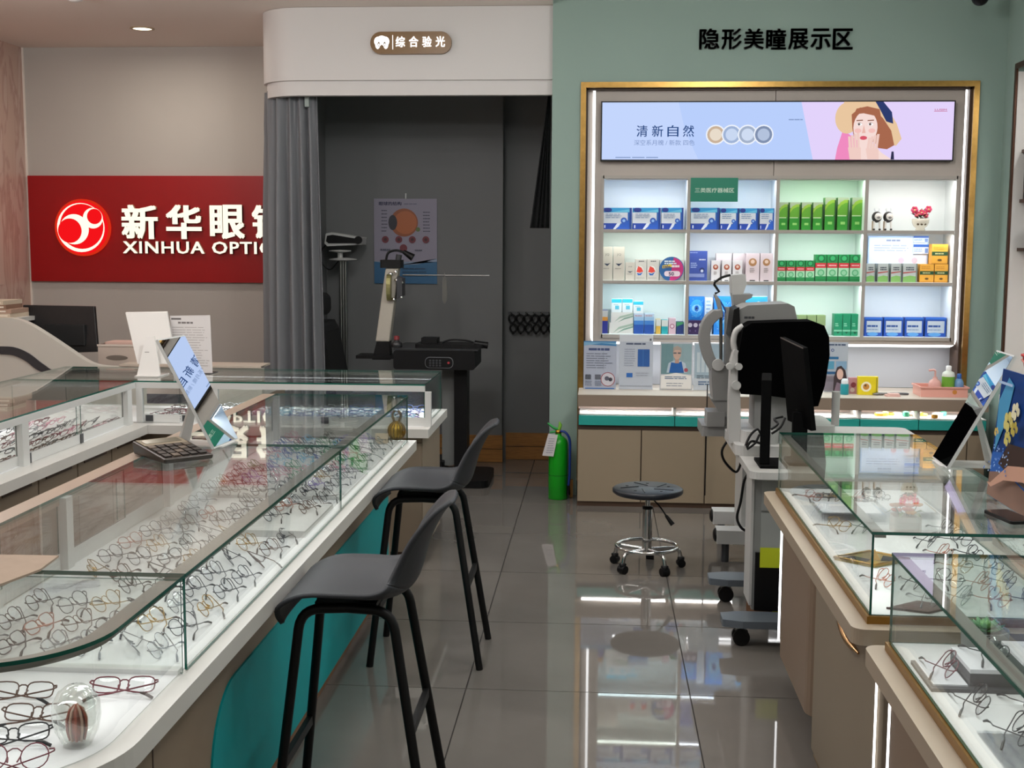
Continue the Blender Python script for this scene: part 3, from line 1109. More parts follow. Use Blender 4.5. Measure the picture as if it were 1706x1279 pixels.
# certificate with two small cards
Y = PY + .14
a, b = P(1447, 393, Y), P(1545, 438, Y)
mb = MB().box(a.x, Y, SHZ[1], b.x, Y + .006, a.z, C('#a9c2e8'))
pr = Print(mb, (a.x, Y, SHZ[1]), (b.x - a.x, 0, 0), (0, 0, a.z - SHZ[1]))
pr.rect(.02, .0, .98, .97, C('#d7e1f6'))
pr.lines(.3, .88, .6, .93, 1, C('#7f8aa8'), .7, 3)
pr.lines(.1, .66, .8, .82, 3, C('#8f9ab8'), .3, 4)
pr.oval(.56, .47, .05, C('#e0b8c4'))
pr.oval(.78, .47, .05, C('#e0b8c4'))
tag(mb.build('certificate'), 'pale blue framed certificate leaning at the back, middle shelf, fourth column', 'certificate')
for k, (v0, v1) in enumerate(((393, 404), (407, 423))):
    Y2 = PY + .13
    a, b = P(1522, v0, Y2), P(1547, v1, Y2)
    mb = MB().box(a.x, Y2, b.z, b.x, Y2 + .004, a.z, C('#c8d6ee'))
    pr = Print(mb, (a.x, Y2, b.z), (b.x - a.x, 0, 0), (0, 0, a.z - b.z))
    pr.rect(0, .72, 1, 1, C('#2456a8'))
    pr.lines(.05, .2, .7, .6, 2, C('#7f9ac8'), .4, 4)
    pr.rect(.75, .1, .95, .6, C('#6a86bc'))
    tag(mb.build('staff_card'), '%s blue headed staff card stuck on the certificate' % ('upper' if k == 0 else 'lower'), 'card')

# two little cow ornaments and the flower pot
for k, u in enumerate((1460, 1479)):
    Y = PY + .08
    bs = P(u, 381, Y)
    t = thing('cow_ornament', 'small black and white cow ornament, %s one beside the flower pot' % ('left' if k == 0 else 'right'), 'ornament', (bs.x, Y, SHZ[0]))
    BW, WW, BE = C('#1d1815'), C('#e6e2dc'), C('#b89f80')
    MB().ball((0, 0, .085), .034, BW, 16, .95, .8, 1.05).build('body', t)
    mb = MB().ball((.004, -.026, .088), .023, WW, 16, 1, .5, 1)
    mb.ball((.004, -.036, .082), .009, C('#8a8684'), 10, 1.2, .5, .9)
    mb.build('face', t)
    for s in (-1, 1):
        MB().tube([(s * .008, 0, .115), (s * .016, 0, .135), (s * .012, -.002, .142)], [.006, .005, .002], C('#cfd4d8'), 8).build('horn', t)
        mb = MB().tube([(s * .016, -.005, .06), (s * .018, -.008, .012)], .0055, WW, 8)
        mb.ball((s * .018, -.012, .0065), .0085, BW, 10, 1, 1.3, .75)
        mb.build('leg', t)
    MB().box(-.024, .005, .0, -.012, .03, .06, BE).build('prop', t)
Y = PY + .09
bs = P(1533, 381, Y)
t = thing('flower_pot', 'white footed pot of pink artificial flowers on the top shelf', 'potted flowers', (bs.x, Y, SHZ[0]))
mb = MB().lathe([(.028, 0), (.032, .006), (.026, .014), (.043, .03), (.052, .05), (.054, .072), (.05, .075), (.045, .068)], C('#dcd6c6', .25), n=24)
mb.build('pot', t)
mb = MB()
for k in range(3):
    mb.ball((-.025 + k * .022, -.047 + abs(k - 1) * .004, .04), .009, C('#5a4a34'), 8, 1, .3, .8)
mb.build('painted_motif', t)
rn = random.Random(11)
for k in range(46):
    a, el, L = rn.uniform(0, 6.28), rn.uniform(.1, 1.2), rn.uniform(.045, .085)
    d = Vector((math.cos(a) * math.cos(el), math.sin(a) * math.cos(el) * .7, math.sin(el)))
    b0 = Vector((0, 0, .07)) + d * L * .45
    e0 = Vector((0, 0, .07)) + d * L
    sd = d.cross(Vector((0, 0, 1))).normalized() * .010
    md_ = (b0 + e0) / 2 + Vector((0, 0, .006))
    MB().add([b0, md_ + sd, e0, md_ - sd], [(0, 1, 2), (0, 2, 3)], C(['#35502f', '#24381f', '#4f6a3c', '#5a2a2a'][k % 4])).build('leaf', t)
for k, (dx, dz, r) in enumerate(((-.045, .13, .019), (.042, .135, .018), (0, .115, .016), (-.018, .105, .013), (.02, .11, .013), (.03, .095, .012), (-.03, .098, .012))):
    c = Vector((dx, -.02 + .004 * (k % 3), dz))
    mb = MB()
    for q in range(6):
        a = q * math.pi / 3 + k
        p = c + Vector((math.cos(a) * r * .7, -.004, math.sin(a) * r * .7))
        mb.ball(p, r * .62, C(['#e0507e', '#d2315a', '#b82a48'][(k + q) % 3]), 8, 1, .5, 1)
    mb.ball(c + Vector((0, -.008, 0)), r * .3, C('#f0d890'), 8)
    mb.build('blossom', t)

# ================================================================ cabinet under the shelves
CY = 7.70                      # cabinet front
CX0, CX1 = -.125, 2.36
WZ = P(963, 656, CY).z         # top of the worktop
wt = thing('worktop', 'long pale worktop along the back wall under the lit shelves', 'worktop', (0, 0, 0))
MB().box(CX0, CY - .02, WZ - .075, CX1, GY - .02, WZ - .004, M('worktop_edge', '#8c7b6b', .5)).build('slab', wt)
MB().box(OX0 + .05, GY - .02, WZ - .075, OX1 - .05, PY + .158, WZ, M('worktop_top', '#c9bfb2', .45)).build('rear_slab', wt)
MB().box(CX0, CY - .022, WZ - .004, CX1, GY - .02, WZ, M('worktop_top', '#c9bfb2', .45)).build('surface', wt)
cab = thing('back_cabinet', 'taupe base cabinet with teal drawers and lit glass band against the back wall', 'cabinet', (0, 0, 0))
ZT1 = WZ - .077
ZT0 = P(963, 690, CY).z        # bottom of the glass band, top of the teal drawers
ZB0 = P(963, 707, CY).z
MB().box(CX0, CY + .30, .06, CX1, GY - .022, ZT1, DOOR).build('carcass', cab)
MB().box(CX0, CY + .02, .0, CX1, CY + .30, .06, KICK).build('plinth', cab)
MB().box(CX0, CY + .03, .06, CX1, CY + .30, ZB0 - .03, DBROWN).build('carcass_front', cab)
MB().box(CX0, CY + .01, ZB0 - .03, CX1, CY + .30, ZT0 - .002, DBROWN).build('drawer_case', cab)
MB().box(CX0 + .01, CY + .01, ZT0 - .002, CX1, CY + .30, ZT0 + .001, DECK).build('tray', cab)
UX = [CX0 + .004] + [P(u, 700, CY).x for u in (1124, 1298, 1432, 1530)] + [CX1 - .004]
for k in range(5):
    MB().box(UX[k] + .002, CY - .012, ZB0, UX[k + 1] - .002, CY + .01, ZT0 - .004, TEAL).build('drawer_front', cab, bevel=.003)
    MB().box(UX[k] + .008, CY - .004, ZT0, UX[k + 1] - .008, CY - .001, ZT1, GLASS).build('window_pane', cab)
    if k:
        MB().box(UX[k] - .008, CY - .004, ZT0, UX[k] + .008, CY + .25, ZT1, WHITE).build('divider', cab)
    area_light('drawer_light', ((UX[k] + UX[k + 1]) / 2, CY + .12, ZT1 - .004), (UX[k + 1] - UX[k]) * .9, .05, 2.2 * (UX[k + 1] - UX[k]), (1, .96, .95))
MB().box(CX0, CY + .28, ZT0, CX1, CY + .299, ZT1, M('tray_back_pink', '#d8c4bc', .5)).build('tray_back', cab)
dw = P(1068, 780, CY).x - P(962, 780, CY).x
x = CX0
k = 0
while x < CX1 - .1:
    x2 = min(x + dw, CX1)
    MB().box(x + .003, CY, P(1000, 835, CY).z, x2 - .003, CY + .02, ZB0 - .032, DOOR).build('door', cab, bevel=.002)
    x = x2
# goods in the lit glass band
rn = random.Random(3)
def small_goods(x0, x1, n, cols, nm, lab):
    for k in range(n):
        x = x0 + (x1 - x0) * (k + .5) / n
        h = rn.uniform(.012, .03)
        mb = MB()
        if k % 3:
            mb.lathe([(.018, 0), (.02, .004), (.02, h), (.012, h + .004), (.0, h + .004)], C(cols[k % len(cols)]), n=12)
        else:
            mb.prism(rrect(-.028, -.02, .028, .02, .008), 0, h, C(cols[k % len(cols)]))
            mb.prism(rrect(-.02, -.012, .02, .012, .006), h, h + .003, C('#eae6e0'))
        o = mb.build('lens_case', loc=(x, CY + .06 + rn.uniform(0, .12), ZT0 + .001), rot=(0, 0, rn.uniform(-.5, .5)))
        tag(o, lab % ORD[k + 1], 'lens case', 'lens cases in the lit glass band')
small_goods(P(1467, 690, CY).x, P(1590, 690, CY).x, 11, ['#e0b03a', '#e8c85a', '#d89a2a', '#e8e0d0', '#3fa07c', '#d8b0a0'], 'lens_case', 'small coloured lens case in the right glass band, %s from left')
for k, (u, v) in enumerate(((1000, 681), (1045, 682), (1085, 682), (1145, 682), (1410, 683))):
    c = P(u, v, CY + .13)
    mb = MB().tube(bez([(-.08, .01, .003), (-.03, -.015, .006), (.03, .012, .006), (.08, -.01, .003)], 16), .0022, C('#6a625c'))
    mb.tube(bez([(-.05, -.02, .003), (0, .02, .005), (.06, .02, .003)], 12), .0022, C('#8f867e'))
    o = mb.build('spectacle_cord', loc=(c.x, CY + .13, ZT0 + .001))
    tag(o, 'grey spectacle cord coiled in the lit glass band, %s from left' % ORD[k + 1], 'cord', 'cords in the lit glass band')

# ---------------------------------------------------------------- sheets and things on the worktop
def sheet_stand(label, u0, v0, u1, v1, draw, base='#dfe2ea', Y=7.98, lean=.03):
    a, b = P(u0, v1, Y), P(u1, v1, Y)
    top = P(u0, v0, Y)
    h = top.z - WZ
    wd = b.x - a.x
    t = thing('sign_holder', label, 'sign holder', (a.x, Y, WZ), rot=(-lean, 0, 0))
    mb = MB().box(0, 0, .001, wd, .003, h, C(base, .3))
    pr = Print(mb, (0, 0, .001), (wd, 0, 0), (0, 0, h - .001))
    draw(pr)
    mb.build('sheet', t)
    MB().box(-.002, -.004, 0, wd + .002, -.0018, h + .002, ACRYL).build('acrylic_front', t)
    MB().box(-.002, -.004, 0, wd + .002, .05, .001, ACRYL).build('acrylic_foot', t)
    return t


def d1(pr):
    pr.poly([(0, .93), (1, .9), (1, 1), (0, 1)], C('#3f8fc8'))
    pr.poly([(.0, .9), (.55, .96), (1, .93), (1, .97), (0, .98)], C('#8fc4e4'))
    pr.lines(.15, .8, .8, .86, 1, C('#4a5a8c'), .8, 2)
    pr.lines(.08, .42, .92, .76, 7, C('#7f8496'), .3, 3)
    pr.rect(.6, .4, .61, .78, C('#9aa0b0'))
    pr.oval(.75, .2, .22, C('#a83a4a'))
    pr.oval(.75, .2, .2, C('#d8d4dc'))
    pr.oval(.72, .22, .07, C('#5a5a6a'))
    pr.oval(.83, .2, .06, C('#3a3a48'))
    for x in (.05, .35):
        pr.rect(x, .2, x + .18, .3, C('#5f6470'))
        pr.lines(x, .06, x + .22, .18, 3, C('#7f8aa0'), .5, 6)
    pr.rect(.05, .0, .95, .02, C('#2f6fb8'))


def d2(pr):
    pr.rect(0, .88, 1, 1, C('#f2f4f8'))
    pr.lines(.2, .82, .85, .86, 1, C('#5f6a84'), .8, 5)
    pr.rect(.55, .42, .9, .74, C('#2a66b4'))
    pr.rect(.7, .42, .72, .74, C('#4a86c8'))
    pr.lines(.15, .42, .5, .76, 8, C('#aab2c4'), .35, 5)
    pr.rect(.22, .22, .4, .3, C('#2f6fc0'))
    pr.lines(.5, .24, .9, .32, 2, C('#b0b6c4'), .35, 6)
    pr.rect(.9, .9, .95, .94, C('#6a6f7c'))
    pr.rect(0.02, .06, .98, .068, C('#aab0bc'))


def d3(pr):
    pr.rect(.03, .33, .97, .97, C('#a9c4c8'))
    pr.rect(.03, .33, .4, .97, C('#7fa4a8'))
    pr.poly([(.2, .36), (.26, .56), (.42, .62), (.62, .62), (.78, .56), (.84, .36)], C('#d8e4ee'))
    pr.poly([(.28, .36), (.34, .58), (.5, .56), (.66, .6), (.74, .36)], C('#2a6cbc'))
    pr.rect(.46, .56, .58, .68, C('#c99f8c'))
    pr.poly(circ(.52, .76, .12, 20, .12), C('#dcb8a6'))
    pr.poly([(.39, .78), (.4, .89), (.52, .93), (.65, .88), (.66, .78), (.6, .84), (.45, .84)], C('#b9a89c'))
    pr.rect(.41, .76, .5, .79, C('#5f5f66'))
    pr.rect(.54, .76, .63, .79, C('#5f5f66'))
    pr.oval(.8, .42, .06, C('#c85a6a'))
    pr.poly([(.03, .3), (.5, .36), (.97, .3), (.97, .02), (.03, .02)], C('#e6e4e2'))
    pr.lines(.15, .22, .88, .29, 2, C('#4f6a8c'), .5, 5)
    pr.lines(.2, .06, .75, .16, 2, C('#8f94a0'), .35, 6)


def d4(pr):
    pr.rect(.03, .25, .97, .97, C('#b8ccd8'))
    for x, h in ((.1, .8), (.24, .86), (.38, .78)):
        pr.rect(x, .38, x + .1, h, C('#dfe9ee'))
    pr.lines(.1, .24, .9, .32, 2, C('#4a5666'), .4, 3)
    pr.lines(.15, .1, .9, .2, 2, C('#5f7a9c'), .5, 6)


def d5(pr):
    pr.lines(.1, .93, .9, .97, 1, C('#4a5a7c'), .8, 2)
    for x in (.12, .34):
        pr.oval(x, .84, .07, C('#6a78a8'))
        pr.oval(x, .84, .03, C('#dfe4f0'))
    for y, c in ((.66, '#2a6c9c'), (.36, '#2a5c8c')):
        pr.rect(.05, y, .6, y + .05, C(c))
    pr.rect(.05, .46, .42, .62, C('#5fa8c8'))
    pr.rect(.5, .46, .95, .62, C('#8fb4d4'))
    pr.rect(0, .02, 1, .34, C('#c8bcc8'))
    pr.poly([(.4, .02), (.42, .3), (.55, .5), (.72, .53), (.9, .44), (.98, .25), (.98, .02)], C('#3a2c30'))
    pr.poly(circ(.68, .36, .14, 18, .11), C('#e0bcae'))
    pr.poly([(.45, .02), (.55, .2), (.75, .16), (.95, .02)], C('#8a7684'))


sheet_stand('clear holder with notice sheet showing small pictures, leftmost on the worktop', 972, 568, 1026, 642, d1, '#c9cede')
sheet_stand('clear holder with white notice and blue squares on the worktop', 1031, 558, 1087, 645, d2, '#d9dee8')
sheet_stand('poster holder of a man in a blue top on the worktop', 1099, 570, 1153, 648, d3, '#e2e2e6')
sheet_stand('poster holder with pale towers half hidden by the grey microscope', 1155, 571, 1208, 648, d4, '#dfe4ea')
sheet_stand('poster of a woman with eye pictures right of the black machine', 1372, 570, 1411, 651, d5, '#d4dae4')
Y = 7.86
def at(u, Y=Y):
    return P(u, 650, Y).x
t = thing('eye_drop_bottle', 'teal bottle with white cap on the worktop', 'bottle', (at(1407), Y, WZ))
MB().lathe([(.024, 0), (.026, .004), (.026, .06), (.022, .068)], C('#1f93a0', .3)).build('body', t)
MB().lathe([(.022, .068), (.022, .085), (.016, .098), (.0, .1)], C('#dfe6ea', .3)).build('cap', t)
a, b = at(1429), at(1462)
mb = MB().box(a, Y - .01, WZ, b, Y + .03, P(1440, 627, Y).z, C('#e6d21f'))
pr = Print(mb, (a, Y - .01, WZ), (b - a, 0, 0), (0, 0, P(1440, 627, Y).z - WZ))
pr.oval(.4, .45, .26, C('#f2ecd0'))
pr.oval(.4, .45, .16, C('#c88a3a'))
pr.oval(.36, .52, .06, C('#6a4a2a'))
pr.rect(.9, .05, .96, .95, C('#a89a1a'))
tag(mb.build('yellow_carton'), 'bright yellow carton with round picture on the worktop', 'box')
a, b = at(1414, 7.9), at(1429, 7.9)
mb = MB().box(a, 7.9, WZ, b, 7.93, P(1420, 629, 7.9).z, C('#c08a98'))
Print(mb, (a, 7.9, WZ), (b - a, 0, 0), (0, 0, .08)).oval(.5, .7, .3, C('#8a3a50')).oval(.4, .3, .25, C('#e0c8cc'))
tag(mb.build('flowered_carton'), 'pink flowered carton between teal bottle and yellow carton', 'box')
c = P(1480, 650, 7.84)
t = thing('repair_pliers', 'small steel pliers with grey grips lying on the worktop', 'pliers', (c.x, 7.84, WZ), .2)
MB().tube(bez([(-.06, .0, .008), (0, .012, .01), (.07, .02, .01), (.13, .015, .008)], 14), .006, STEEL).build('handle', t)
MB().tube(bez([(-.06, .03, .008), (0, .018, .01), (.07, .0, .01), (.13, -.005, .008)], 14), .006, C('#4a4a4e')).build('handle', t)
MB().tube([(-.06, .012, .01), (-.095, .014, .008)], [.012, .004], STEEL).build('jaw', t)
c = P(1487, 652, 7.80)
t = thing('lens_cloth', 'small folded pink cloth beside the pliers', 'cloth', (c.x, 7.80, WZ))
MB().prism(rrect(-.045, -.03, .045, .03, .012), 0, .01, C('#d8b0a8', .9)).build('lower_fold', t)
MB().prism(rrect(-.03, -.026, .04, .02, .01), .01, .018, C('#dcb8b0', .9)).build('upper_fold', t)
# pink tray with bottles
x0, x1 = at(1533, 7.80), at(1611, 7.80)
TW = x1 - x0
t = thing('pink_tray', 'pale pink plastic tray holding bottles at the right end of the worktop', 'tray', (x0, 7.78, WZ))
PK = C('#e0a598', .4)
mb = MB().box(0.01, 0.01, 0, TW - .01, .19, .004, PK)
for (a, b, c, d) in ((0, 0, TW, .006), (0, .194, TW, .2), (0, .006, .006, .194), (TW - .006, .006, TW, .194)):
    mb.box(a, b, .0, c, d, .062, PK)
mb.build('body', t)
mb = MB()
for (a, b, c, d) in ((-.008, -.008, TW + .008, .0), (-.008, .2, TW + .008, .208), (-.008, 0, 0, .2), (TW, 0, TW + .008, .2)):
    mb.box(a, b, .055, c, d, .064, PK)
mb.build('rim', t)
MB().prism(circ(TW * .72, .032, .014, 16), -.0012, .0, C('#c8843a'), 'y').build('sticker', t)
bx = at(1557, 7.87)
t = thing('pump_bottle', 'clear pinkish pump bottle in the pink tray', 'bottle', (bx, 7.87, WZ + .004))
CLP = M('clear_pink_plastic', '#d9a8a0', .2)
MB().lathe([(.036, 0), (.038, .005), (.038, .075), (.03, .09), (.014, .1), (.014, .112)], CLP, n=20).build('body', t)
mb = MB().cyl((0, 0, .112), (0, 0, .15), .006, CLP, 10)
mb.tube([(0, 0, .15), (-.01, 0, .156), (-.04, 0, .152)], .007, CLP, 8)
mb.build('pump', t)
bx = at(1579, 7.88)
t = thing('lotion_bottle', 'white capped lotion bottle with green label in the pink tray', 'bottle', (bx, 7.88, WZ + .004))
MB().lathe([(.036, 0), (.038, .004), (.038, .125), (.034, .14), (.016, .15), (.016, .155)], C('#dfe6dc', .3), n=20).build('body', t)
MB().lathe([(.0385, .03), (.0385, .115)], C('#6fae3a'), n=20, cap=False).build('label_band', t)
MB().lathe([(.017, .155), (.017, .178), (.012, .182), (0, .182)], C('#eef0f0', .3), n=16).build('cap', t)
bx = at(1597, 7.87)
t = thing('spray_bottle', 'small blue topped clear bottle in the pink tray', 'bottle', (bx, 7.87, WZ + .004))
MB().lathe([(.026, 0), (.028, .004), (.028, .08), (.018, .1), (.012, .104)], C('#6f9ac8', .25), n=18).build('body', t)
MB().lathe([(.014, .104), (.014, .128), (.01, .134), (0, .134)], C('#2a5fb0', .3), n=14).build('cap', t)
# wall lettering
Y = GY - .02
t = thing('wall_lettering', 'black raised lettering high on the green wall above the display opening', 'lettering', (0, 0, 0))
for k, ch in enumerate('隐形美瞳展示区'):
    u0 = 1165 + k * 37.1
    a, b = P(u0, 82, Y), P(u0 + 34.5, 47, Y)
    vs, fs, _ = text_geo(ch, .022, .02)
    MB().add([(a.x + (b.x - a.x) * v[0], Y + .008 + v[2] / .02 * -.008 + .004, a.z + (b.z - a.z) * v[1]) for v in vs], fs, BLACK).build('letter', t)

# ================================================================ signs, curtains and the eye test booth
# header pill sign
Y = HY - .03
a, b = P(617, 90, Y), P(752, 52, Y)
hs = thing('booth_sign', 'brown pill shaped sign with glowing white lettering on the booth header', 'sign', (0, 0, 0))
r = (b.z - a.z) / 2
MB().prism(rrect(a.x, a.z, b.x, b.z, r * .98, 8), Y, HY + .001, M('sign_brown', '#7a5a30', .35), 'y').build('plate', hs, bevel=.004)
GW = E('sign_glow_white', '#ffffff', 1.6)
mb = MB()
pr = Print(mb, (a.x, Y - .001, a.z), (b.x - a.x, 0, 0), (0, 0, b.z - a.z))
for k, ch in enumerate('综合验光'):
    x = .315 + k * .164
    pr.text(ch, x, .3, x + .115, .78, GW, .02, .004)
pr.rect(.275, .2, .283, .84, GW)
mb.build('lettering', hs)
mb = MB()
pr = Print(mb, (a.x, Y - .001, a.z), (b.x - a.x, 0, 0), (0, 0, b.z - a.z))
for s, cx in ((-1, .10), (1, .185)):
    pr.poly(circ(cx, .56, .052, 20, .22), GW)
    pr.poly(circ(cx + s * .008, .42, .03, 16, .2), GW)
pr.poly(circ(.143, .7, .05, 16, .12), GW)
for s, cx in ((-1, .10), (1, .185)):
    pr.poly(circ(cx - s * .006, .44, .014, 12, .1), M('sign_brown', '#7a5a30'))
    pr.poly(circ(cx - s * .006, .42, .008, 12, .05), GW)
mb.build('emblem', hs)

# red backlit shop sign on the far wall
Y = BY - .03
rs = thing('red_shop_sign', 'red sign board with glowing round emblem and cream lettering behind the reception', 'sign', (0, 0, 0))
a, b = P(44, 468, Y), P(436, 293, Y)
RED = M('red_board', '#a3080f', .35)
MB().box(LX + .02, Y, a.z, -2.13, BY, b.z, RED).build('board', rs)
GC = E('letter_cream', '#fff3dc', 1.25)
SIDE = M('letter_side', '#d8c6a4', .4)
c = P(137, 379, Y - .03)
R = P(183, 379, Y - .03).x - c.x
mb = MB().prism(circ(c.x, c.z, R, 48), Y - .03, Y - .001, E('emblem_rim', '#e03018', .9), 'y')
pr = Print(mb, (c.x - R, Y - .0302, c.z - R), (2 * R, 0, 0), (0, 0, 2 * R))
RE = E('emblem_red', '#f5141a', 1.0)
pr.oval(.5, .5, .47, RE, n=40)
pr.oval(.475, .5, .43, GC, n=40)
pr.oval(.49, .52, .395, RE, n=40)
pr.oval(.355, .47, .265, GC, n=36)
pr.oval(.275, .445, .215, RE, n=36)
pr.oval(.70, .665, .18, GC, n=32)
pr.oval(.73, .695, .135, RE, n=32)
mb.build('emblem', rs)
for ch, u0, u1 in (('新', 203, 262), ('华', 277, 335), ('眼', 350, 407), ('镜', 420, 478)):
    a, b = P(u0, 398, Y - .03), P(u1, 341, Y - .03)
    vs, fs, _ = text_geo(ch, .035, .02)
    mb = MB()
    vv = [(a.x + (b.x - a.x) * v[0], Y - .016 - v[2] / .02 * .014, a.z + (b.z - a.z) * v[1]) for v in vs]
    ff = [f for f in fs if all(vs[i][2] > .019 for i in f)]
    sf = [f for f in fs if not all(vs[i][2] > .019 for i in f)]
    mb.add(vv, ff, GC)
    mb.add(vv, sf, SIDE)
    mb.build('letter', rs)
a, b = P(205, 422, Y - .03), P(497, 403, Y - .03)
vs, fs, _ = text_geo('XINHUA OPTICAL', .02, .02, 1.1)
mb = MB()
vv = [(a.x + (b.x - a.x) * v[0], Y - .016 - v[2] / .02 * .014, a.z + (b.z - a.z) * v[1]) for v in vs]
mb.add(vv, [f for f in fs if all(vs[i][2] > .019 for i in f)], GC)
mb.add(vv, [f for f in fs if not all(vs[i][2] > .019 for i in f)], SIDE)
mb.build('lettering', rs)


# curtains
def curtain(name, label, path_fn, z0, z1, mat, n=150, rows=26, pleats=9, amp=.035, head=.10):
    vs, fs = [], []
    for j in range(rows + 1):
        f = j / rows                      # 0 top .. 1 bottom
        z = z1 + (z0 - z1) * f
        for i in range(n + 1):
            s = i / n
            p, nrm = path_fn(s, f)
            ph = s * pleats * 2 * math.pi
            ga = amp * (0.45 + .55 * min(1, f * 3))
            wv = math.sin(ph + .5 * math.sin(ph * .37 + 2 * f)) * ga * (0.75 + .25 * math.sin(s * 17 + 1.3))
            if f < head:
                wv += math.sin(ph * 2) * .006
            vs.append((p[0] + nrm[0] * wv, p[1] + nrm[1] * wv, z))
    for j in range(rows):
        for i in range(n):
            k = j * (n + 1) + i
            fs.append((k, k + 1, k + n + 2, k + n + 1))
    mb = MB().add(vs, fs, mat, True)
    return tag(mb.build(name, solid=.004), label, 'curtain')


M_CURT = M('grey_curtain_cloth', '#74767a', .85, bump=.15, scale=300)
def cpath(s, f):
    # hangs under the rounded corner of the header, gathered, a little wider towards the floor
    spread = .96 + .10 * f
    cx, cy, r = -2.05, 8.42, .19
    tot = .30 + .30
    L = s * tot
    if L < .30:
        a = math.pi + (L / .30) * math.pi / 2
        p = (cx + r * math.cos(a) * spread, cy + r * math.sin(a))
        nr = (math.cos(a), math.sin(a))
    else:
        p = (cx + (L - .30) * .62 * (1.0 + .25 * f), cy - r)
        nr = (0, -1)
    return p, nr
cu = curtain('grey_curtain', 'long grey pleated curtain gathered at the left side of the booth opening', cpath, .03, HZ0 + .05, M_CURT, pleats=6, amp=.048)
def cpath2(s, f):
    xl = P(915, 170, 8.5).x + (P(884, 380, 8.5).x - P(915, 170, 8.5).x) * f
    xr = GX0 - .03
    return (xl + (xr - xl) * s, 8.45 + .05 * s), (0, -1)
curtain('dark_curtain', 'dark curtain end hanging at the right inside the booth opening', cpath2, P(900, 380, 8.5).z, HZ0 + .06, M('dark_curtain_cloth', '#17181a', .9), n=60, pleats=4, amp=.015)
# curtain rail
mb = MB().tube([(p[0], p[1], HZ0 + .055) for p in header_path(.13)], .009, WHITE_METAL, 8)
tag(mb.build('curtain_rail'), 'thin white curtain rail bent under the booth header', 'rail')
mb = MB().box(P(508, 160, 8.2).x, 8.19, P(506, 178, 8.2).z, P(515, 160, 8.2).x, 8.23, HZ0 + .03, C('#8f9a96'))
tag(mb.build('rail_bracket'), 'small pale bracket beside the grey curtain top', 'bracket')

# anatomy chart
Y = 9.214
a, b = P(624, 472, Y), P(728, 331, Y)
ch = thing('eye_chart_poster', 'anatomy poster with a large brown eyeball on the dark booth wall', 'poster', (0, 0, 0))
mb = MB().box(a.x, Y - .004, a.z, b.x, Y + .005, b.z, C('#8f8a9a', .6))
pr = Print(mb, (a.x, Y - .004, a.z), (b.x - a.x, 0, 0), (0, 0, b.z - a.z))
pr.rect(0, 0, 1, .26, C('#2a5f86'))
pr.poly([(0, .26), (.4, .22), (.7, .23), (1, .3), (1, .26)], C('#7f8fa8'))
pr.text('眼球的结构', .08, .92, .44, .965, C('#2a2a4a'), .03)
pr.lines(.48, .93, .74, .945, 1, C('#5a5a70'), .6, 3)
pr.oval(.48, .72, .22, C('#8a4a26'), n=32)
pr.oval(.5, .72, .18, C('#a85c30'), n=28)
pr.poly(circ(.3, .72, .07, 16, .09), C('#20202c'))
pr.oval(.7, .64, .035, C('#5a6a3a'))
pr.lines(.12, .6, .22, .88, 7, C('#4a4a5c'), .3, 5)
pr.lines(.78, .6, .9, .86, 7, C('#4a4a5c'), .3, 6)
for k in range(4):
    pr.oval(.18 + .215 * k, .52, .055, C('#6a2430'))
    pr.oval(.18 + .215 * k, .52, .025, C('#3a1018'))
pr.oval(.47, .42, .06, C('#6a2430'))
pr.lines(.1, .38, .3, .42, 1, C('#4a4a5c'), .5, 7)
pr.lines(.65, .38, .8, .41, 1, C('#4a4a5c'), .5, 8)
pr.lines(.45, .08, .9, .2, 3, C('#1c3f60'), .3, 9)
mb.build('sheet', ch)
MB().cyl(P(676, 322, Y - .01), P(676, 331, Y - .003), .006, WHITE_METAL, 8).build('hook', ch)

# vision tester head on a pole
Y = 9.02
bp = P(573, 600, Y)
t = thing('vision_tester', 'white vision tester with dark window on a tall grey pole in the booth', 'eye tester', (bp.x, Y, 0))
def L(u, v):
    p = P(u, v, Y)
    return (p.x - bp.x, 0.0, p.z)
pz = L(573, 432)[2]
mb = MB()
for dx in (-.018, 0, .018):
    mb.cyl((dx, 0, .02), (dx, 0, pz), .011, STEEL, 10)
mb.build('pole', t)
MB().lathe([(.14, 0), (.14, .015), (.05, .035)], DGREY, n=28).build('base', t)
MB().lathe([(.02, pz - .012), (.10, pz - .004), (.10, pz + .004), (.03, pz + .012)], LGREYM, n=28).build('plate', t)
MB().cyl((-.02, 0, pz), (-.02, 0, pz + .05), .02, LGREYM, 14).build('neck', t)
MB().lathe([(.03, pz + .05), (.08, pz + .058), (.08, pz + .066), (.0, pz + .07)], LGREYM, cx=-.02, n=24).build('head_plate', t)
hz0, hz1 = L(570, 410)[2], L(570, 387)[2]
hx0, hx1 = L(545, 400)[0], L(606, 400)[0]
MB().prism([(hx0, hz0 + .02), (hx0 + .02, hz0), (hx1, hz0 + .012), (hx1 + .005, hz1 - .035), (hx0 + .05, hz1), (hx0 + .01, hz1 - .01)], -.09, .09, LGREYM, 'y').build('housing', t, bevel=.008)
MB().prism([(hx0 + .012, hz0 + .035), (hx0 + .03, hz0 + .02), (hx1, hz0 + .022), (hx1, hz1 - .05), (hx0 + .06, hz1 - .018), (hx0 + .02, hz1 - .025)], -.094, -.088, BLACK, 'y').build('window', t)
MB().cyl((hx1 - .02, -.11, hz0 + .045), (hx1 - .02, -.09, hz0 + .045), .028, BLACK, 16).build('eyepiece', t)
MB().tube(bez([L(548, 404), L(535, 418), L(538, 440), L(550, 449), L(562, 437), L(566, 432)], 24), .005, BLACK, 6).build('cable', t)

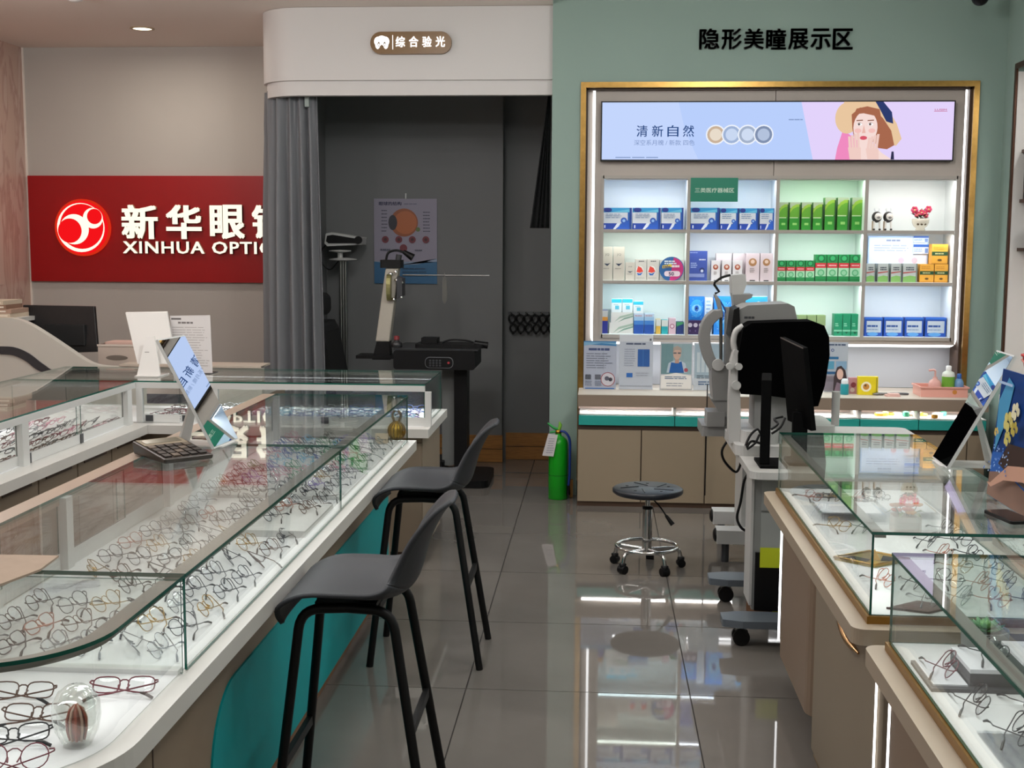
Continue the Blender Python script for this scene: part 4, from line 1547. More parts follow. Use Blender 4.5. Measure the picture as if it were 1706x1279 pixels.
# exam chair, dark, behind the curtain
Y = 8.58
bp = P(532, 620, Y)
t = thing('exam_chair', 'black padded exam chair standing in the dark behind the grey curtain', 'chair', (bp.x, Y, 0))
BP = M('black_leather', '#08080a', .5)
z1, z2 = P(530, 535, Y).z, P(530, 488, Y).z
MB().prism(rrect(-.075, z2 - .16, .06, z2, .05), -.13, .13, BP, 'y').build('headrest', t)
MB().prism([(-.075, .5), (.20, .5), (.17, .62), (.09, z1 - .06), (.06, z1), (-.075, z1)], -.25, .25, BP, 'y').build('backrest', t, bevel=.03)
MB().box(-.075, -.23, .44, .36, .23, .56, BP).build('seat', t, bevel=.03)
for s in (-1, 1):
    MB().box(-.05, s * .27 - .03, .66, .30, s * .27 + .03, .70, BP).build('armrest', t, bevel=.01)
    MB().box(.0, s * .27 - .015, .5, .04, s * .27 + .015, .66, BP).build('arm_post', t)
MB().cyl((.1, 0, .05), (.1, 0, .44), .06, DGREY, 18).build('column', t)
MB().lathe([(.17, 0), (.17, .03), (.08, .05)], DGREY, cx=.1, n=28).build('base', t)

# phoropter on its slanted column and the black instrument table
Y = 8.42
tb = P(727, 620, 8.2)
ut = thing('instrument_table', 'black instrument table with keypad panel in the dark booth', 'table', (0, 0, 0))
yF = 8.20
zt = P(727, 582, yF).z
x0, x1 = P(655, 590, yF).x, P(788, 590, yF).x
MB().box(x0, yF, zt - .008, x1 + .03, yF + .5, zt + .004, M('table_top_dark', '#2c2d2e', .3)).build('top', ut)
MB().prism(rrect(x0, P(727, 616, yF).z, x1 + .012, zt - .008, .02), yF + .005, yF + .45, BLACK, 'y').build('front_box', ut)
a, b = P(708, 613, yF), P(755, 595, yF)
MB().prism(rrect(a.x, a.z, b.x, b.z, .03), yF - .003, yF + .005, M('keypad_rim', '#6d7073', .4), 'y').build('keypad_rim', ut)
mb = MB().prism(rrect(a.x + .004, a.z + .004, b.x - .004, b.z - .004, .027), yF - .005, yF - .003, BLACK, 'y')
kp = mb.build('keypad', ut)
for i in range(4):
    for j in range(3):
        cxk = a.x + .035 + i * .022
        czk = a.z + .018 + j * .0165
        MB().prism(rrect(cxk - .007, czk - .006, cxk + .007, czk + .006, .003, 2), yF - .008, yF - .005, DGREY, 'y').build('key', kp)
MB().prism(circ(b.x - .03, (a.z + b.z) / 2, .008, 12), yF - .008, yF - .005, C('#b0303a'), 'y').build('red_key', kp)
cx0, cx1 = P(757, 680, 8.35).x, P(771, 680, 8.35).x
MB().box(cx0, 8.33, .05, cx1 + .03, 8.5, zt - .1, BLACK).build('column', ut)
MB().prism(rrect(P(737, 700, 8.4).x, .12, P(758, 700, 8.4).x, zt - .1, .02), 8.38, 8.44, M('cover_grey', '#6a6d6c', .5), 'y').build('cover', ut)
MB().prism(rrect(x0 - .05, 8.2, x1 + .1, 8.75, .06), 0.0, .05, BLACK).build('base', ut, bevel=.01)
MB().box(P(690, 640, 8.3).x, 8.3, .05, P(738, 640, 8.3).x, 8.6, .16, BLACK).build('foot_block', ut, bevel=.02)

ph = thing('phoropter_stand', 'cream slanted phoropter column with lens head rising over the instrument table', 'eye tester', (0, 0, 0))
def L(u, v, Y=8.45):
    return P(u, v, Y)
lo, hi = L(639, 568), L(655, 446)
mb = MB()
d = Vector((hi - lo)).normalized()
sx = Vector((.048, 0, 0))
sy = Vector((0, .05, 0))
vs = []
for p, k in ((lo, 1.0), (hi, .92)):
    vs += [p - sx * k - sy, p + sx * k - sy, p + sx * k + sy, p - sx * k + sy]
fs = [(0, 3, 2, 1), (4, 5, 6, 7), (0, 1, 5, 4), (1, 2, 6, 5), (2, 3, 7, 6), (3, 0, 4, 7)]
mb.add(vs, fs, CREAM)
mb.build('column', ph, bevel=.008)
q0, q1 = L(637, 598), L(640, 568)
vs = [q0 - sx * 1.3 - sy, q0 + sx * 1.3 - sy, q0 + sx * 1.3 + sy, q0 - sx * 1.3 + sy, q1 - sx * .9 - sy, q1 + sx * .9 - sy, q1 + sx * .9 + sy, q1 - sx * .9 + sy]
MB().add(vs, fs, BLACK).build('boot', ph)
MB().box(q0.x - .17, 8.36, zt - .062, q0.x + .105, 8.56, q0.z + .01, BLACK).build('foot', ph, bevel=.015)
h0 = L(650, 440)
MB().box(h0.x - .06, 8.39, h0.z - .025, h0.x + .085, 8.51, h0.z + .03, BLACK).build('cap', ph, bevel=.01)
MB().tube(bez([L(643, 433), L(647, 421), L(660, 417), L(675, 421)], 16), .008, BLACK, 8).build('lamp_arm', ph)
a = L(682, 425)
MB().tube([L(672, 419), L(688, 429)], [.014, .026], BLACK, 12).build('lamp', ph)
MB().cyl(L(665, 424), L(663, 436), .02, DGREY, 12).build('joint', ph)
MB().cyl(L(657, 434), L(657, 458), .015, STEEL, 10).build('hanger', ph)
# lens head: two turret discs seen from the side with small chrome knobs
PHM = M('phoropter_brass', '#8f8a5c', .35, metal=.6)
for dy in (-.05, .05):
    a, b = L(655, 500), L(655, 456)
    cz = (a.z + b.z) / 2
    mb = MB()
    vs, ff = [], []
    prof = circ(0, 0, (b.z - a.z) / 2, 24, (b.z - a.z) / 2)
    mb.prism([(8.45 + dy * 1.5 + p[0] * .5, cz + p[1]) for p in prof], a.x - .028, a.x + .0, PHM, 'x')
    mb.build('lens_turret', ph)
for (u, v, rr) in ((651, 456, .014), (659, 452, .012), (661, 466, .016), (669, 470, .014), (664, 478, .014), (666, 486, .016), (668, 494, .016), (656, 498, .014), (648, 482, .008)):
    p = L(u, v, 8.38)
    MB().lathe([(rr, 0), (rr, .014), (rr * .6, .018), (0, .018)], CHROME, p.x, 8.38, p.z - .008, n=12).build('knob', ph)
MB().prism([(L(662, 0).x, L(660, 497).z), (L(671, 0).x, L(660, 492).z), (L(671, 0).x, L(660, 463).z), (L(662, 0).x, L(660, 460).z)], 8.36, 8.5, DGREY, 'y').build('housing', ph)
rd = L(671, 458, 8.46)
re = L(815, 459, 8.46)
rod = thing('near_point_rod', 'thin horizontal rod with a hanging reading card beside the phoropter', 'rod', (0, 0, 0))
MB().cyl(rd, re, .005, STEEL, 8).build('rod', rod)
a = L(741, 462, 8.46)
bz_ = L(741, 506, 8.46).z
MB().prism([(a.x - .012, a.z), (a.x + .012, a.z), (a.x + .018, a.z - .08), (a.x + .016, bz_ + .03), (a.x, bz_), (a.x - .016, bz_ + .03), (a.x - .018, a.z - .08)], 8.455, 8.461, M('card_grey', '#5a5a56', .5), 'y').build('card', rod)
MB().tube([(a.x, 8.458, a.z), (a.x, 8.458, a.z + .03)], .004, STEEL, 6).build('clip', rod)
c = P(661, 582, 8.3)
t = thing('small_bottle', 'small dark bottle with red cap on the instrument table', 'bottle', (c.x, 8.3, zt + .004))
MB().lathe([(.035, 0), (.037, .004), (.037, .03), (.016, .042), (.016, .05)], C('#2a2a2c', .25)).build('body', t)
MB().lathe([(.018, .05), (.018, .075), (0, .078)], C('#7a1f26', .4)).build('cap', t)
k0, k1 = P(692, 585, 8.28).x, P(800, 585, 8.28).x
t = thing('lens_tray', 'flat black tray with a cable lying across the instrument table', 'tray', (0, 0, zt + .004))
MB().prism(rrect(k0, 8.26, k1 + .02, 8.5, .02), .0, .025, BLACK).build('tray', t)
MB().box(k0 + .03, 8.34, .025, k0 + .14, 8.48, .06, BLACK).build('box', t, bevel=.006)
MB().cyl((k1 - .04, 8.30, .03), (k1 + .05, 8.30, .018), .022, BLACK, 12).build('handle', t)
zz = zt + .004
MB().tube(bez([(P(735, 572, 8.3).x, 8.36, .03), (P(750, 566, 8.3).x, 8.36, P(750, 566, 8.36).z - zz), (P(775, 567, 8.3).x, 8.35, P(775, 567, 8.35).z - zz), (P(787, 576, 8.3).x, 8.34, .035)], 18), .006, BLACK, 6).build('cable', t)

# trial frames hanging on a rail in the booth recess
Y = 9.34
rail = thing('hook_rail', 'slim grey rail with hooks on the recessed booth wall', 'rail', (0, 0, 0))
zr = P(880, 522, Y).z
MB().box(P(846, 522, Y).x, Y - .006, zr - .012, GX0 - .003, Y + .018, zr + .012, M('rail_grey', '#55585a', .5)).build('bar', rail)
for k in range(6):
    u = 852 + k * 12.7
    x = P(u, 525, Y).x
    MB().tube(bez([(x, Y - .005, zr), (x, Y - .03, zr - .005), (x, Y - .032, zr + .012)], 8), .003, STEEL, 6).build('hook', rail)
    t = thing('trial_frame', 'black trial frame hanging on the booth hooks, %s from left' % ORD[k + 1], 'trial frame', (x + .012, Y - .02, zr - .075), group='trial frames on the booth hooks')
    mb = MB()
    for zo in (.035, -.035):
        mb.tube([(math.cos(q * math.pi / 8) * .024 + zo * -.15, -.004 - .006 * math.cos(q), zo + math.sin(q * math.pi / 8) * .03) for q in range(16)], .0075, BLACKM, 6, closed=True)
    mb.build('rims', t)
    MB().box(-.008, -.008, -.012, .008, .006, .012, BLACKM).build('bridge', t)
    MB().tube([(-.006, 0, .065), (-.016, .0, .085), (-.012, -.005, .078)], .006, BLACKM, 6).build('end_arm', t)
    MB().tube([(.0, 0, -.064), (.005, 0, -.08)], .009, BLACKM, 6).build('end_knob', t)

# fire extinguisher in front of the green wall end
fe = PZ(929, 832, 0)
ex = thing('fire_extinguisher', 'green fire extinguisher with blue hose and white tag beside the green wall', 'fire extinguisher', (fe.x, 7.93, 0))
GR = M('extinguisher_green', '#139a1c', .3)
MB().lathe([(.058, 0), (.062, .006), (.062, .36), (.055, .385), (.034, .405), (.02, .41), (.02, .425)], GR, n=28).build('cylinder', ex)
MB().lathe([(.0628, .155), (.0628, .16)], C('#0d6a14'), n=28, cap=False).build('seam_band', ex)
MB().lathe([(.017, .42), (.02, .43), (.02, .445), (.01, .45)], M('brass', '#b08a3a', .3, metal=1.0), n=16).build('valve', ex)
GH = C('#2a9a4a')
MB().tube([(.01, 0, .445), (-.03, 0, .46), (-.07, 0, .49)], [.009, .009, .006], GH, 8).build('handle', ex)
MB().tube([(.0, -.004, .44), (-.03, -.004, .435), (-.055, -.004, .43)], .006, GH, 8).build('lever', ex)
MB().tube([(.004, 0, .445), (.012, 0, .48), (.006, 0, .5)], [.01, .012, .004], C('#7ab83a'), 8).build('safety_clip', ex)
MB().tube(bez([(.015, -.01, .44), (.045, -.02, .435), (.072, -.02, .39), (.076, -.02, .3), (.074, -.02, .16), (.068, -.02, .09)], 28), .008, C('#1c3a8c', .4), 8).build('hose', ex)
MB().tube([(.068, -.02, .09), (.066, -.02, .03)], [.009, .014], BLACK, 10).build('nozzle', ex)
MB().prism([(-.10, .29), (-.028, .285), (-.002, .425), (-.062, .432)], -.069, -.067, C('#d6d2d4', .7), 'y').build('tag', ex)
tg = ex.children[-1]
mb = MB()
pr = Print(mb, (-.085, -.0692, .29), (.055, 0, 0), (.025, 0, .13))
pr.lines(.1, .1, .95, .9, 7, C('#9a98a8'), .3, 4)
mb.build('tag_print', tg)
mb = MB().box(-.02, 0, 0, .0, .02, .115, C('#c08a4a'))
tag(mb.build('wood_offcut', loc=(P(953, 815, 7.98).x + .005, 7.975, 0.0)), 'small light wood block at the foot of the gold frame', 'wood block')

# ================================================================ glass display counters
TZ, DZ, SHT = .92, .70, .008        # top of the glass, height of the tray, sheet thickness
M_LEDBAR = M('led_bar_grey', '#8b8680', .4)
M_ISL = M('island_taupe', '#94826f', .45, var=.03, scale=2)
M_CASEB = M('case_body_taupe', '#8f8170', .5, var=.03, scale=2)


def sheet(poly, z0, z1, name, parent):
    return MB().prism(poly, z0, z1, GLASS, 'z', side=GEDGE).build(name, parent)


def pane(x0, y0, x1, y1, z0, z1, name, parent, t=.006):
    """upright pane from (x0,y0) to (x1,y1): clear faces, green edges"""
    d = Vector((x1 - x0, y1 - y0, 0))
    n = Vector((-d.y, d.x, 0)).normalized() * t / 2
    a, b = Vector((x0, y0, 0)), Vector((x1, y1, 0))
    q = [a - n, b - n, b + n, a + n]
    vs = [(p.x, p.y, z0) for p in q] + [(p.x, p.y, z1) for p in q]
    mb = MB().add(vs, [(0, 1, 5, 4), (2, 3, 7, 6)], GLASS)
    mb.add(vs, [(1, 2, 6, 5), (3, 0, 4, 7), (0, 3, 2, 1), (4, 5, 6, 7)], GEDGE)
    return mb.build(name, parent)


# ---- island: straight run with a rounded near corner
IXF, IXB, IYF = -.900, -1.535, 5.83
ICX, ICY, IR = -1.135, 2.235, .235


def isl_path(off, n=14, xl=-2.05):
    """front outline from the far end to the near corner and on to the left"""
    r = IR + off
    pts = [(IXF + off, IYF)]
    for i in range(n + 1):
        a = math.radians(-90 * i / n)
        pts.append((ICX + r * math.cos(a), ICY + r * math.sin(a)))
    pts.append((xl, ICY - r))
    return pts


def isl_poly(off, yb, xb):
    p = isl_path(off)
    return [(xb, yb)] + [(q[0], min(q[1], yb)) for q in p][::1] + [(p[-1][0], ICY + .2), (xb, ICY + .2)]


isl = thing('island_counter', 'long glass topped display counter with rounded near end beside the bar chairs', 'display counter', (0, 0, 0))


def ccw(poly):
    s = sum(poly[i][0] * poly[(i + 1) % len(poly)][1] - poly[(i + 1) % len(poly)][0] * poly[i][1] for i in range(len(poly)))
    return poly if s > 0 else poly[::-1]


def island_plan(off, back, far):
    p = isl_path(off)
    p = [(p[0][0], far)] + p[1:]
    return ccw(p + [(p[-1][0], 2.62), (back, 2.62), (back, far)])


MB().prism(island_plan(.036, -1.60, 5.86), .655, DZ, LEDGE).build('ledge', isl, bevel=.004)
MB().prism(island_plan(-.012, -1.53, 5.82), DZ, DZ + .002, DECK).build('tray', isl)
MB().prism(island_plan(-.085, -1.56, 5.80), .05, .655, M_ISL, smooth=False).build('body', isl)
MB().prism(island_plan(-.10, -1.54, 5.78), 0, .05, M('wood_kick', '#8a5a34', .45)).build('plinth', isl)
pl = [(3.02 + .22 - .22 * math.cos(a), .47 - .22 + .22 * math.sin(a)) for a in [math.radians(90 * i / 10) for i in range(11)]]
pl = [(3.02, .052)] + pl + [(5.72, .47), (5.72, .052)]
MB().prism(ccw(pl), IXF - .085, IXF - .079, TEALP, 'x').build('teal_panel', isl)
for yy in (2.62, 2.28):
    MB().box(IXF - .0855, yy - .003, .052, IXF - .0835, yy + .003, .653, DBROWN).build('door_gap', isl)
# glass
p = isl_path(0)
near = [(IXF, 2.618)] + p[1:] + [(p[-1][0], 2.618)]
sheet(ccw(near), TZ - SHT, TZ, 'top_glass', isl)
sheet([(IXB, 2.622), (IXF, 2.622), (IXF, 4.357), (IXB, 4.357)], TZ - SHT, TZ, 'top_glass', isl)
sheet([(IXB, 4.361), (IXF, 4.361), (IXF, IYF), (IXB, IYF)], TZ - SHT, TZ, 'top_glass', isl)
g0, g1 = DZ + .002, TZ - SHT - .0005
pane(IXF - .004, 2.622, IXF - .004, 4.285, g0, g1, 'front_glass', isl)
pane(IXF - .004, 4.289, IXF - .004, IYF - .006, g0, g1, 'front_glass', isl)
pane(IXB, IYF - .004, IXF - .004, IYF - .004, g0, g1, 'end_glass', isl)
pane(IXF - .004, 2.60, -2.0, 2.60, g0, g1, 'divider_glass', isl)
MB().box(-2.0, 2.585, DZ + .002, IXF - .01, 2.615, DZ + .012, WHITE_METAL).build('divider_track', isl)
q = isl_path(-.004, 20)
mb = MB()
pts = [(q[1][0], 2.59)] + q[1:]
m_ = len(pts)
mb.add([(a[0], a[1], g0) for a in pts] + [(a[0], a[1], g1) for a in pts], [(m_ + i, m_ + i + 1, i + 1, i) for i in range(m_ - 1)], GLASS, True)
mb.build('curved_glass', isl)
# lamp bar under the front edge of the top glass
def bar(off0, off1, y0, y1):
    a = [(IXF - off0, y1), (IXF - off0, y0)]
    b = [(IXF - off1, y1), (IXF - off1, y0)]
    return a, b
for (y0, y1) in ((2.63, 4.35), (4.37, 5.80)):
    MB().box(IXF - .05, y0, TZ - SHT - .014, IXF - .012, y1, TZ - SHT - .002, M_LEDBAR).build('lamp_bar', isl)
    area_light('case_bar_light', (IXF - .031, (y0 + y1) / 2, TZ - SHT - .016), .03, (y1 - y0) * .97, .85 * (y1 - y0), (.98, .99, 1), (0, math.radians(-18), 0))
A = isl_path(-.012, 16)[1:]
B = isl_path(-.05, 16)[1:]
A, B = [(A[0][0], 2.6)] + A, [(B[0][0], 2.6)] + B
n = len(A)
vs = [(p[0], p[1], TZ - SHT - .002) for p in A] + [(p[0], p[1], TZ - SHT - .002) for p in B] + [(p[0], p[1], TZ - SHT - .014) for p in A] + [(p[0], p[1], TZ - SHT - .014) for p in B]
fs = []
for i in range(n - 1):
    fs += [(i, i + 1, n + i + 1, n + i), (2 * n + i + 1, 2 * n + i, 3 * n + i, 3 * n + i + 1), (i + 1, i, 2 * n + i, 2 * n + i + 1), (n + i, n + i + 1, 3 * n + i + 1, 3 * n + i)]
MB().add(vs, fs, M_LEDBAR).build('lamp_bar', isl)
area_light('case_bar_light', (-1.25, ICY - IR + .06, TZ - SHT - .018), .7, .03, .45, (.98, .985, 1), (math.radians(15), 0, 0))
area_light('case_bar_light', (IXF - .06, 2.40, TZ - SHT - .018), .03, .3, .22, (.98, .985, 1))
# rear frame: posts, rails, sliding panes
for yy in (3.44, 4.30, 5.80):
    MB().box(IXB - .012, yy - .022, DZ, IXB + .018, yy + .022, TZ - SHT - .001, WHITE_METAL).build('post', isl)
MB().box(IXB - .065, 2.62, TZ - .03, IXB - .002, IYF, TZ - .002, M('rear_rail_taupe', '#a08e7e', .35)).build('rear_rail', isl)
for (y0, y1) in ((2.64, 3.41), (3.47, 4.27), (4.33, 5.77)):
    ym = (y0 + y1) / 2
    pane(IXB + .004, y0, IXB + .004, ym + .02, DZ + .05, TZ - SHT - .004, 'sliding_pane', isl, .004)
    pane(IXB - .006, ym - .02, IXB - .006, y1, DZ + .05, TZ - SHT - .004, 'sliding_pane', isl, .004)
    MB().box(IXB, y0, DZ + .002, IXB + .008, ym + .02, DZ + .05, WHITE_METAL).build('pane_rail', isl)
    MB().box(IXB - .01, ym - .02, DZ + .002, IXB - .002, y1, DZ + .05, WHITE_METAL).build('pane_rail', isl)
# raised trays
for k, (x0, y0, x1, y1, h) in enumerate(((-1.44, 3.16, -1.10, 3.74, .0), (-1.20, 3.86, -.93, 4.28, .022), (-1.44, 4.45, -.93, 4.95, .012), (-1.44, 5.05, -.93, 5.75, .012))):
    if h:
        MB().box(x0, y0, DZ + .002, x1, y1, DZ + .002 + h, M('riser_white', '#d9d9d7', .5)).build('riser', isl)


def case_deck(x, y):
    for (x0, y0, x1, y1, h) in ((-1.20, 3.86, -.93, 4.28, .022), (-1.44, 4.45, -.93, 4.95, .012), (-1.44, 5.05, -.93, 5.75, .012)):
        if x0 < x < x1 and y0 < y < y1:
            return DZ + .002 + h
    return DZ + .002


# ---- left and back counters round the staff area
def white_case(name, label, x0, y0, x1, y1, inner):
    """glass case in a white frame; inner = list of posts (x, y)"""
    t = thing(name, label, 'display counter', (0, 0, 0))
    sheet([(x0, y0), (x1, y0), (x1, y1), (x0, y1)], TZ - SHT, TZ, 'top_glass', t)
    return t


LXI, LXO, LY0, LY1 = -2.40, -3.06, 3.9, 6.28
lc = thing('left_counter', 'white framed glass display counter running along the left of the staff area', 'display counter', (0, 0, 0))
sheet([(LXO, LY0), (LXI, LY0), (LXI, LY1), (LXO, LY1)], TZ - SHT, TZ, 'top_glass', lc)
MB().box(LXO - .03, LY0, .655, LXI + .09, LY1, DZ, LEDGE).build('ledge', lc, bevel=.003)
MB().box(LXO + .01, LY0 + .01, DZ, LXI - .01, LY1, DZ + .002, DECK).build('tray', lc)
MB().box(LXO, LY0, .05, LXI + .02, LY1, .655, DBROWN).build('body', lc)
MB().box(LXO + .03, LY0, 0, LXI - .0, LY1, .05, KICK).build('plinth', lc)
y = LY1 - .02
k = 0
while y > LY0 + .3:
    dr = MB().box(LXI + .021, y - .395, .07, LXI + .037, y - .005, .64, M_CASEB).build('door', lc, bevel=.002)
    MB().box(LXI + .037, y - .33, .622, LXI + .041, y - .07, .634, DBROWN).build('door_pull', dr)
    y -= .40
for yy in (5.03, 6.20, 4.0):
    MB().box(LXI - .03, yy - .03, DZ, LXI + .004, yy + .03, TZ - SHT - .0305, WHITE_METAL).build('post', lc)
MB().box(LXI - .03, LY0, TZ - SHT - .03, LXI + .004, LY1, TZ - SHT - .001, WHITE_METAL).build('top_rail', lc)
for (y0, y1) in ((4.03, 5.0), (5.06, 6.17)):
    ym = (y0 + y1) / 2
    for a, b, o_ in ((y0, ym + .01, 0), (ym - .01, y1, .012)):
        MB().box(LXI - .016 - o_, a, DZ + .002, LXI - .008 - o_, b, DZ + .045, WHITE_METAL).build('pane_rail', lc)
        pane(LXI - .012 - o_, a, LXI - .012 - o_, b, DZ + .045, TZ - SHT - .032, 'sliding_pane', lc, .004)
    MB().box(LXI - .007, y0, DZ + .002, LXI - .003, y0 + .03, DZ + .045, DGREY).build('lock', lc)
    MB().box(LXI - .007, ym - .015, DZ + .002, LXI - .003, ym + .015, DZ + .045, DGREY).build('lock', lc)
pane(LXO + .004, LY0, LXO + .004, LY1, g0, g1, 'outer_glass', lc)
MB().box(LXO + .01, LY0, TZ - SHT - .014, LXO + .05, LY1, TZ - SHT - .002, M_LEDBAR).build('lamp_bar', lc)
area_light('case_bar_light', (LXO + .05, (LY0 + LY1) / 2, TZ - SHT - .018), .03, LY1 - LY0 - .1, 6.5, (1, .97, 1.0), (0, math.radians(25), 0))

BXE, BY0, BY1 = -.885, 6.29, 6.95
bc = thing('back_counter', 'white framed glass display counter crossing in front of the booth', 'display counter', (0, 0, 0))
sheet([(LXO, BY0), (BXE, BY0), (BXE, BY1), (LXO, BY1)], TZ - SHT, TZ, 'top_glass', bc)
MB().box(LXO - .03, BY0 - .085 + .09, .655, BXE + .03, BY1 + .04, DZ, LEDGE).build('ledge', bc, bevel=.003)
MB().box(LXI + .09, BY0 - .085, .655, BXE + .03, BY0 + .005, DZ, LEDGE).build('ledge_front', bc, bevel=.003)
MB().box(LXO + .01, BY0 + .01, DZ, BXE - .01, BY1 - .01, DZ + .002, DECK).build('tray', bc)
MB().box(LXO, BY0 - .0, .05, BXE - .01, BY1, .655, M_CASEB).build('body', bc)
MB().box(LXI + .095, BY0 - .03, .05, BXE - .012, BY0, .655, M_CASEB).build('front_panel', bc)
MB().box(BXE - .011, BY0 - .03, .05, BXE - .008, BY1, .655, M_CASEB).build('end_panel', bc)
MB().box(BXE - .15, BY0 - .033, .62, BXE - .012, BY0 - .03, .624, DBROWN).build('door_gap', bc)
MB().box(LXO, BY0 + .02, 0, BXE - .04, BY1 - .03, .05, KICK).build('plinth', bc)
MB().box(LXO, BY0 - .004, TZ - SHT - .03, BXE, BY0 + .016, TZ - SHT - .001, WHITE_METAL).build('top_rail', bc)
for xx in (LXI + .02, P(358, 660, BY0).x, P(713, 660, BY0).x):
    MB().box(xx - .016, BY0 - .004, DZ, xx + .016, BY0 + .02, TZ - SHT - .0305, WHITE_METAL).build('post', bc)
xs = [LXI + .04, (LXI + .04 + P(358, 660, BY0).x) / 2, P(358, 660, BY0).x - .016, P(358, 660, BY0).x + .016, P(530, 660, BY0).x, P(713, 660, BY0).x - .016]
for a, b in ((0, 1), (1, 2), (3, 4), (4, 5)):
    o_ = .012 if a in (1, 4) else 0
    MB().box(xs[a], BY0 + .004 + o_, DZ + .002, xs[b], BY0 + .010 + o_, DZ + .045, WHITE_METAL).build('pane_rail', bc)
    pane(xs[a], BY0 + .007 + o_, xs[b], BY0 + .007 + o_, DZ + .045, TZ - SHT - .032, 'sliding_pane', bc, .004)
    MB().box(xs[a] + .01, BY0 + .001 + o_, DZ + .008, xs[a] + .05, BY0 + .004 + o_, DZ + .04, DGREY).build('lock', bc)
pane(BXE - .004, BY0 + .02, BXE - .004, BY1, g0, g1, 'end_glass', bc)
pane(LXO, BY1 - .004, BXE, BY1 - .004, g0, g1, 'outer_glass', bc)
# printed card strip along the back of this case
a, b = P(226, 0, 6.85).x, P(345, 0, 6.85).x
z0, z1 = P(280, 662, 6.85).z, P(280, 634, 6.85).z
mb = MB().box(a, 6.85, z0 - .035, b, 6.853, z1, C('#c9b8b0', .6))
pr = Print(mb, (a, 6.85, z0 - .035), (b - a, 0, 0), (0, 0, z1 - z0 + .035))
pr.rect(0, 0, 1, .42, C('#4a4650'))
pr.poly([(.4, 0), (1, .42), (1, 0)], C('#6a6468'))
pr.text('SERVICE', .22, .66, .62, .86, C('#7a6a64'))
tag(mb.build('printed_card_strip'), 'printed card strip reading service standing inside the back counter', 'sign')
area_light('case_bar_light', ((LXI + BXE) / 2, BY1 - .05, TZ - SHT - .018), BXE - LXI - .1, .03, 5, (.95, .98, 1.0), (math.radians(-20), 0, 0))
MB().box(LXI, BY1 - .05, TZ - SHT - .014, BXE - .01, BY1 - .012, TZ - SHT - .002, M_LEDBAR).build('lamp_bar', bc)

# ---- counters on the right
RXF = .70
M_RL = M('rounded_ledge_greige', '#a39481', .4)
M_GTR = M('gold_brown_trim', '#8a6426', .35, metal=.5)
M_ROL = M('olive_taupe', '#877a69', .5, var=.03, scale=2)
M_RBR = M('rosy_brown', '#84705f', .45)


def right_case(name, label, x0, y0, x1, y1, rnd):
    t = thing(name, label, 'display counter', (0, 0, 0))
    sheet([(x0, y0), (x1, y0), (x1, y1), (x0, y1)], TZ - SHT, TZ, 'top_glass', t)
    pane(x0 + .004, y0 + .004, x0 + .004, y1 - .004, g0, g1, 'front_glass', t)
    pane(x0 + .004, y0 + .004, x1 - .004, y0 + .004, g0, g1, 'end_glass', t)
    pane(x0 + .004, y1 - .004, x1 - .004, y1 - .004, g0, g1, 'end_glass', t)
    pane(x1 - .004, y0 + .004, x1 - .004, y1 - .004, g0, g1, 'rear_glass', t)
    MB().box(x0 + .008, y0 + .008, DZ, x1 - .008, y1 - .008, DZ + .002, DECK).build('tray', t)
    MB().box(x0 - .006, y0 - .006, DZ - .02, x1, y1 + .006, DZ, M_GTR).build('trim_band', t)
    MB().prism(rrect(x0 - .05, y0 - .055, x1, y1 + .04, .035, 6), DZ - .062, DZ - .02, M_RL).build('ledge', t, bevel=.014)
    MB().box(x0 + .012, y0 + .02, TZ - SHT - .012, x0 + .04, y1 - .02, TZ - SHT - .002, M_LEDBAR).build('lamp_bar', t)
    area_light('case_bar_light', (x0 + .03, (y0 + y1) / 2, TZ - SHT - .016), .025, (y1 - y0) * .95, .9 * (y1 - y0), (.97, 1, .99), (0, math.radians(18), 0))
    return t


rc = right_case('right_counter', 'glass counter with standing mirror right of the aisle behind the nearest one', RXF, 3.17, 1.22, 4.84, 1)
MB().prism(rrect(RXF - .012, 3.95, 1.2, 4.63, .06, 5), .12, .638, M_RBR).build('body_far', rc)
MB().prism(rrect(RXF, 3.06, 1.2, 3.95, .02, 3), .03, .638, M_ROL).build('body_near', rc)
MB().box(RXF + .1, 4.15, 0, 1.1, 4.58, .12, M_GTR).build('foot', rc)
MB().box(RXF + .01, 3.07, 0, 1.18, 3.94, .03, M_GTR).build('plinth', rc)
MB().box(RXF - .013, 4.626, .16, RXF - .006, 4.633, .63, LED).build('light_strip', rc)
hp = bez([(RXF - .004, 3.60, .628), (RXF - .012, 3.48, .60), (RXF - .014, 3.36, .575), (RXF - .004, 3.26, .57)], 12)
MB().tube(hp, [.003 + .010 * math.sin(math.pi * i / (len(hp) - 1)) for i in range(len(hp))], M('rose_gold', '#d8a878', .25, metal=1.0), 8).build('handle', rc)
MB().box(RXF - .002, 3.056, .1, RXF + .003, 3.0595, .63, LED).build('light_strip', rc)

rn_ = right_case('near_counter', 'nearest glass counter at the lower right corner holding eyeglasses and a succulent', RXF, 1.3, 1.20, 2.955, 0)
MB().prism(rrect(RXF - .004, 1.35, 1.18, 2.90, .02, 3), .03, .638, M_RBR).build('body', rn_)
MB().box(RXF + .02, 1.4, 0, 1.16, 2.88, .03, M_GTR).build('plinth', rn_)
MB().box(RXF - .006, 2.898, .1, RXF - .001, 2.902, .63, LED).build('light_strip', rn_)
ro = right_case('corner_counter', 'glass counter at the right edge of the picture behind the blue poster', 1.29, 2.5, 1.95, 4.07, 0)
MB().box(1.30, 2.55, .03, 1.93, 4.05, .638, M_ROL).build('body', ro)
MB().box(1.32, 2.6, 0, 1.9, 4.0, .03, M_GTR).build('plinth', ro)
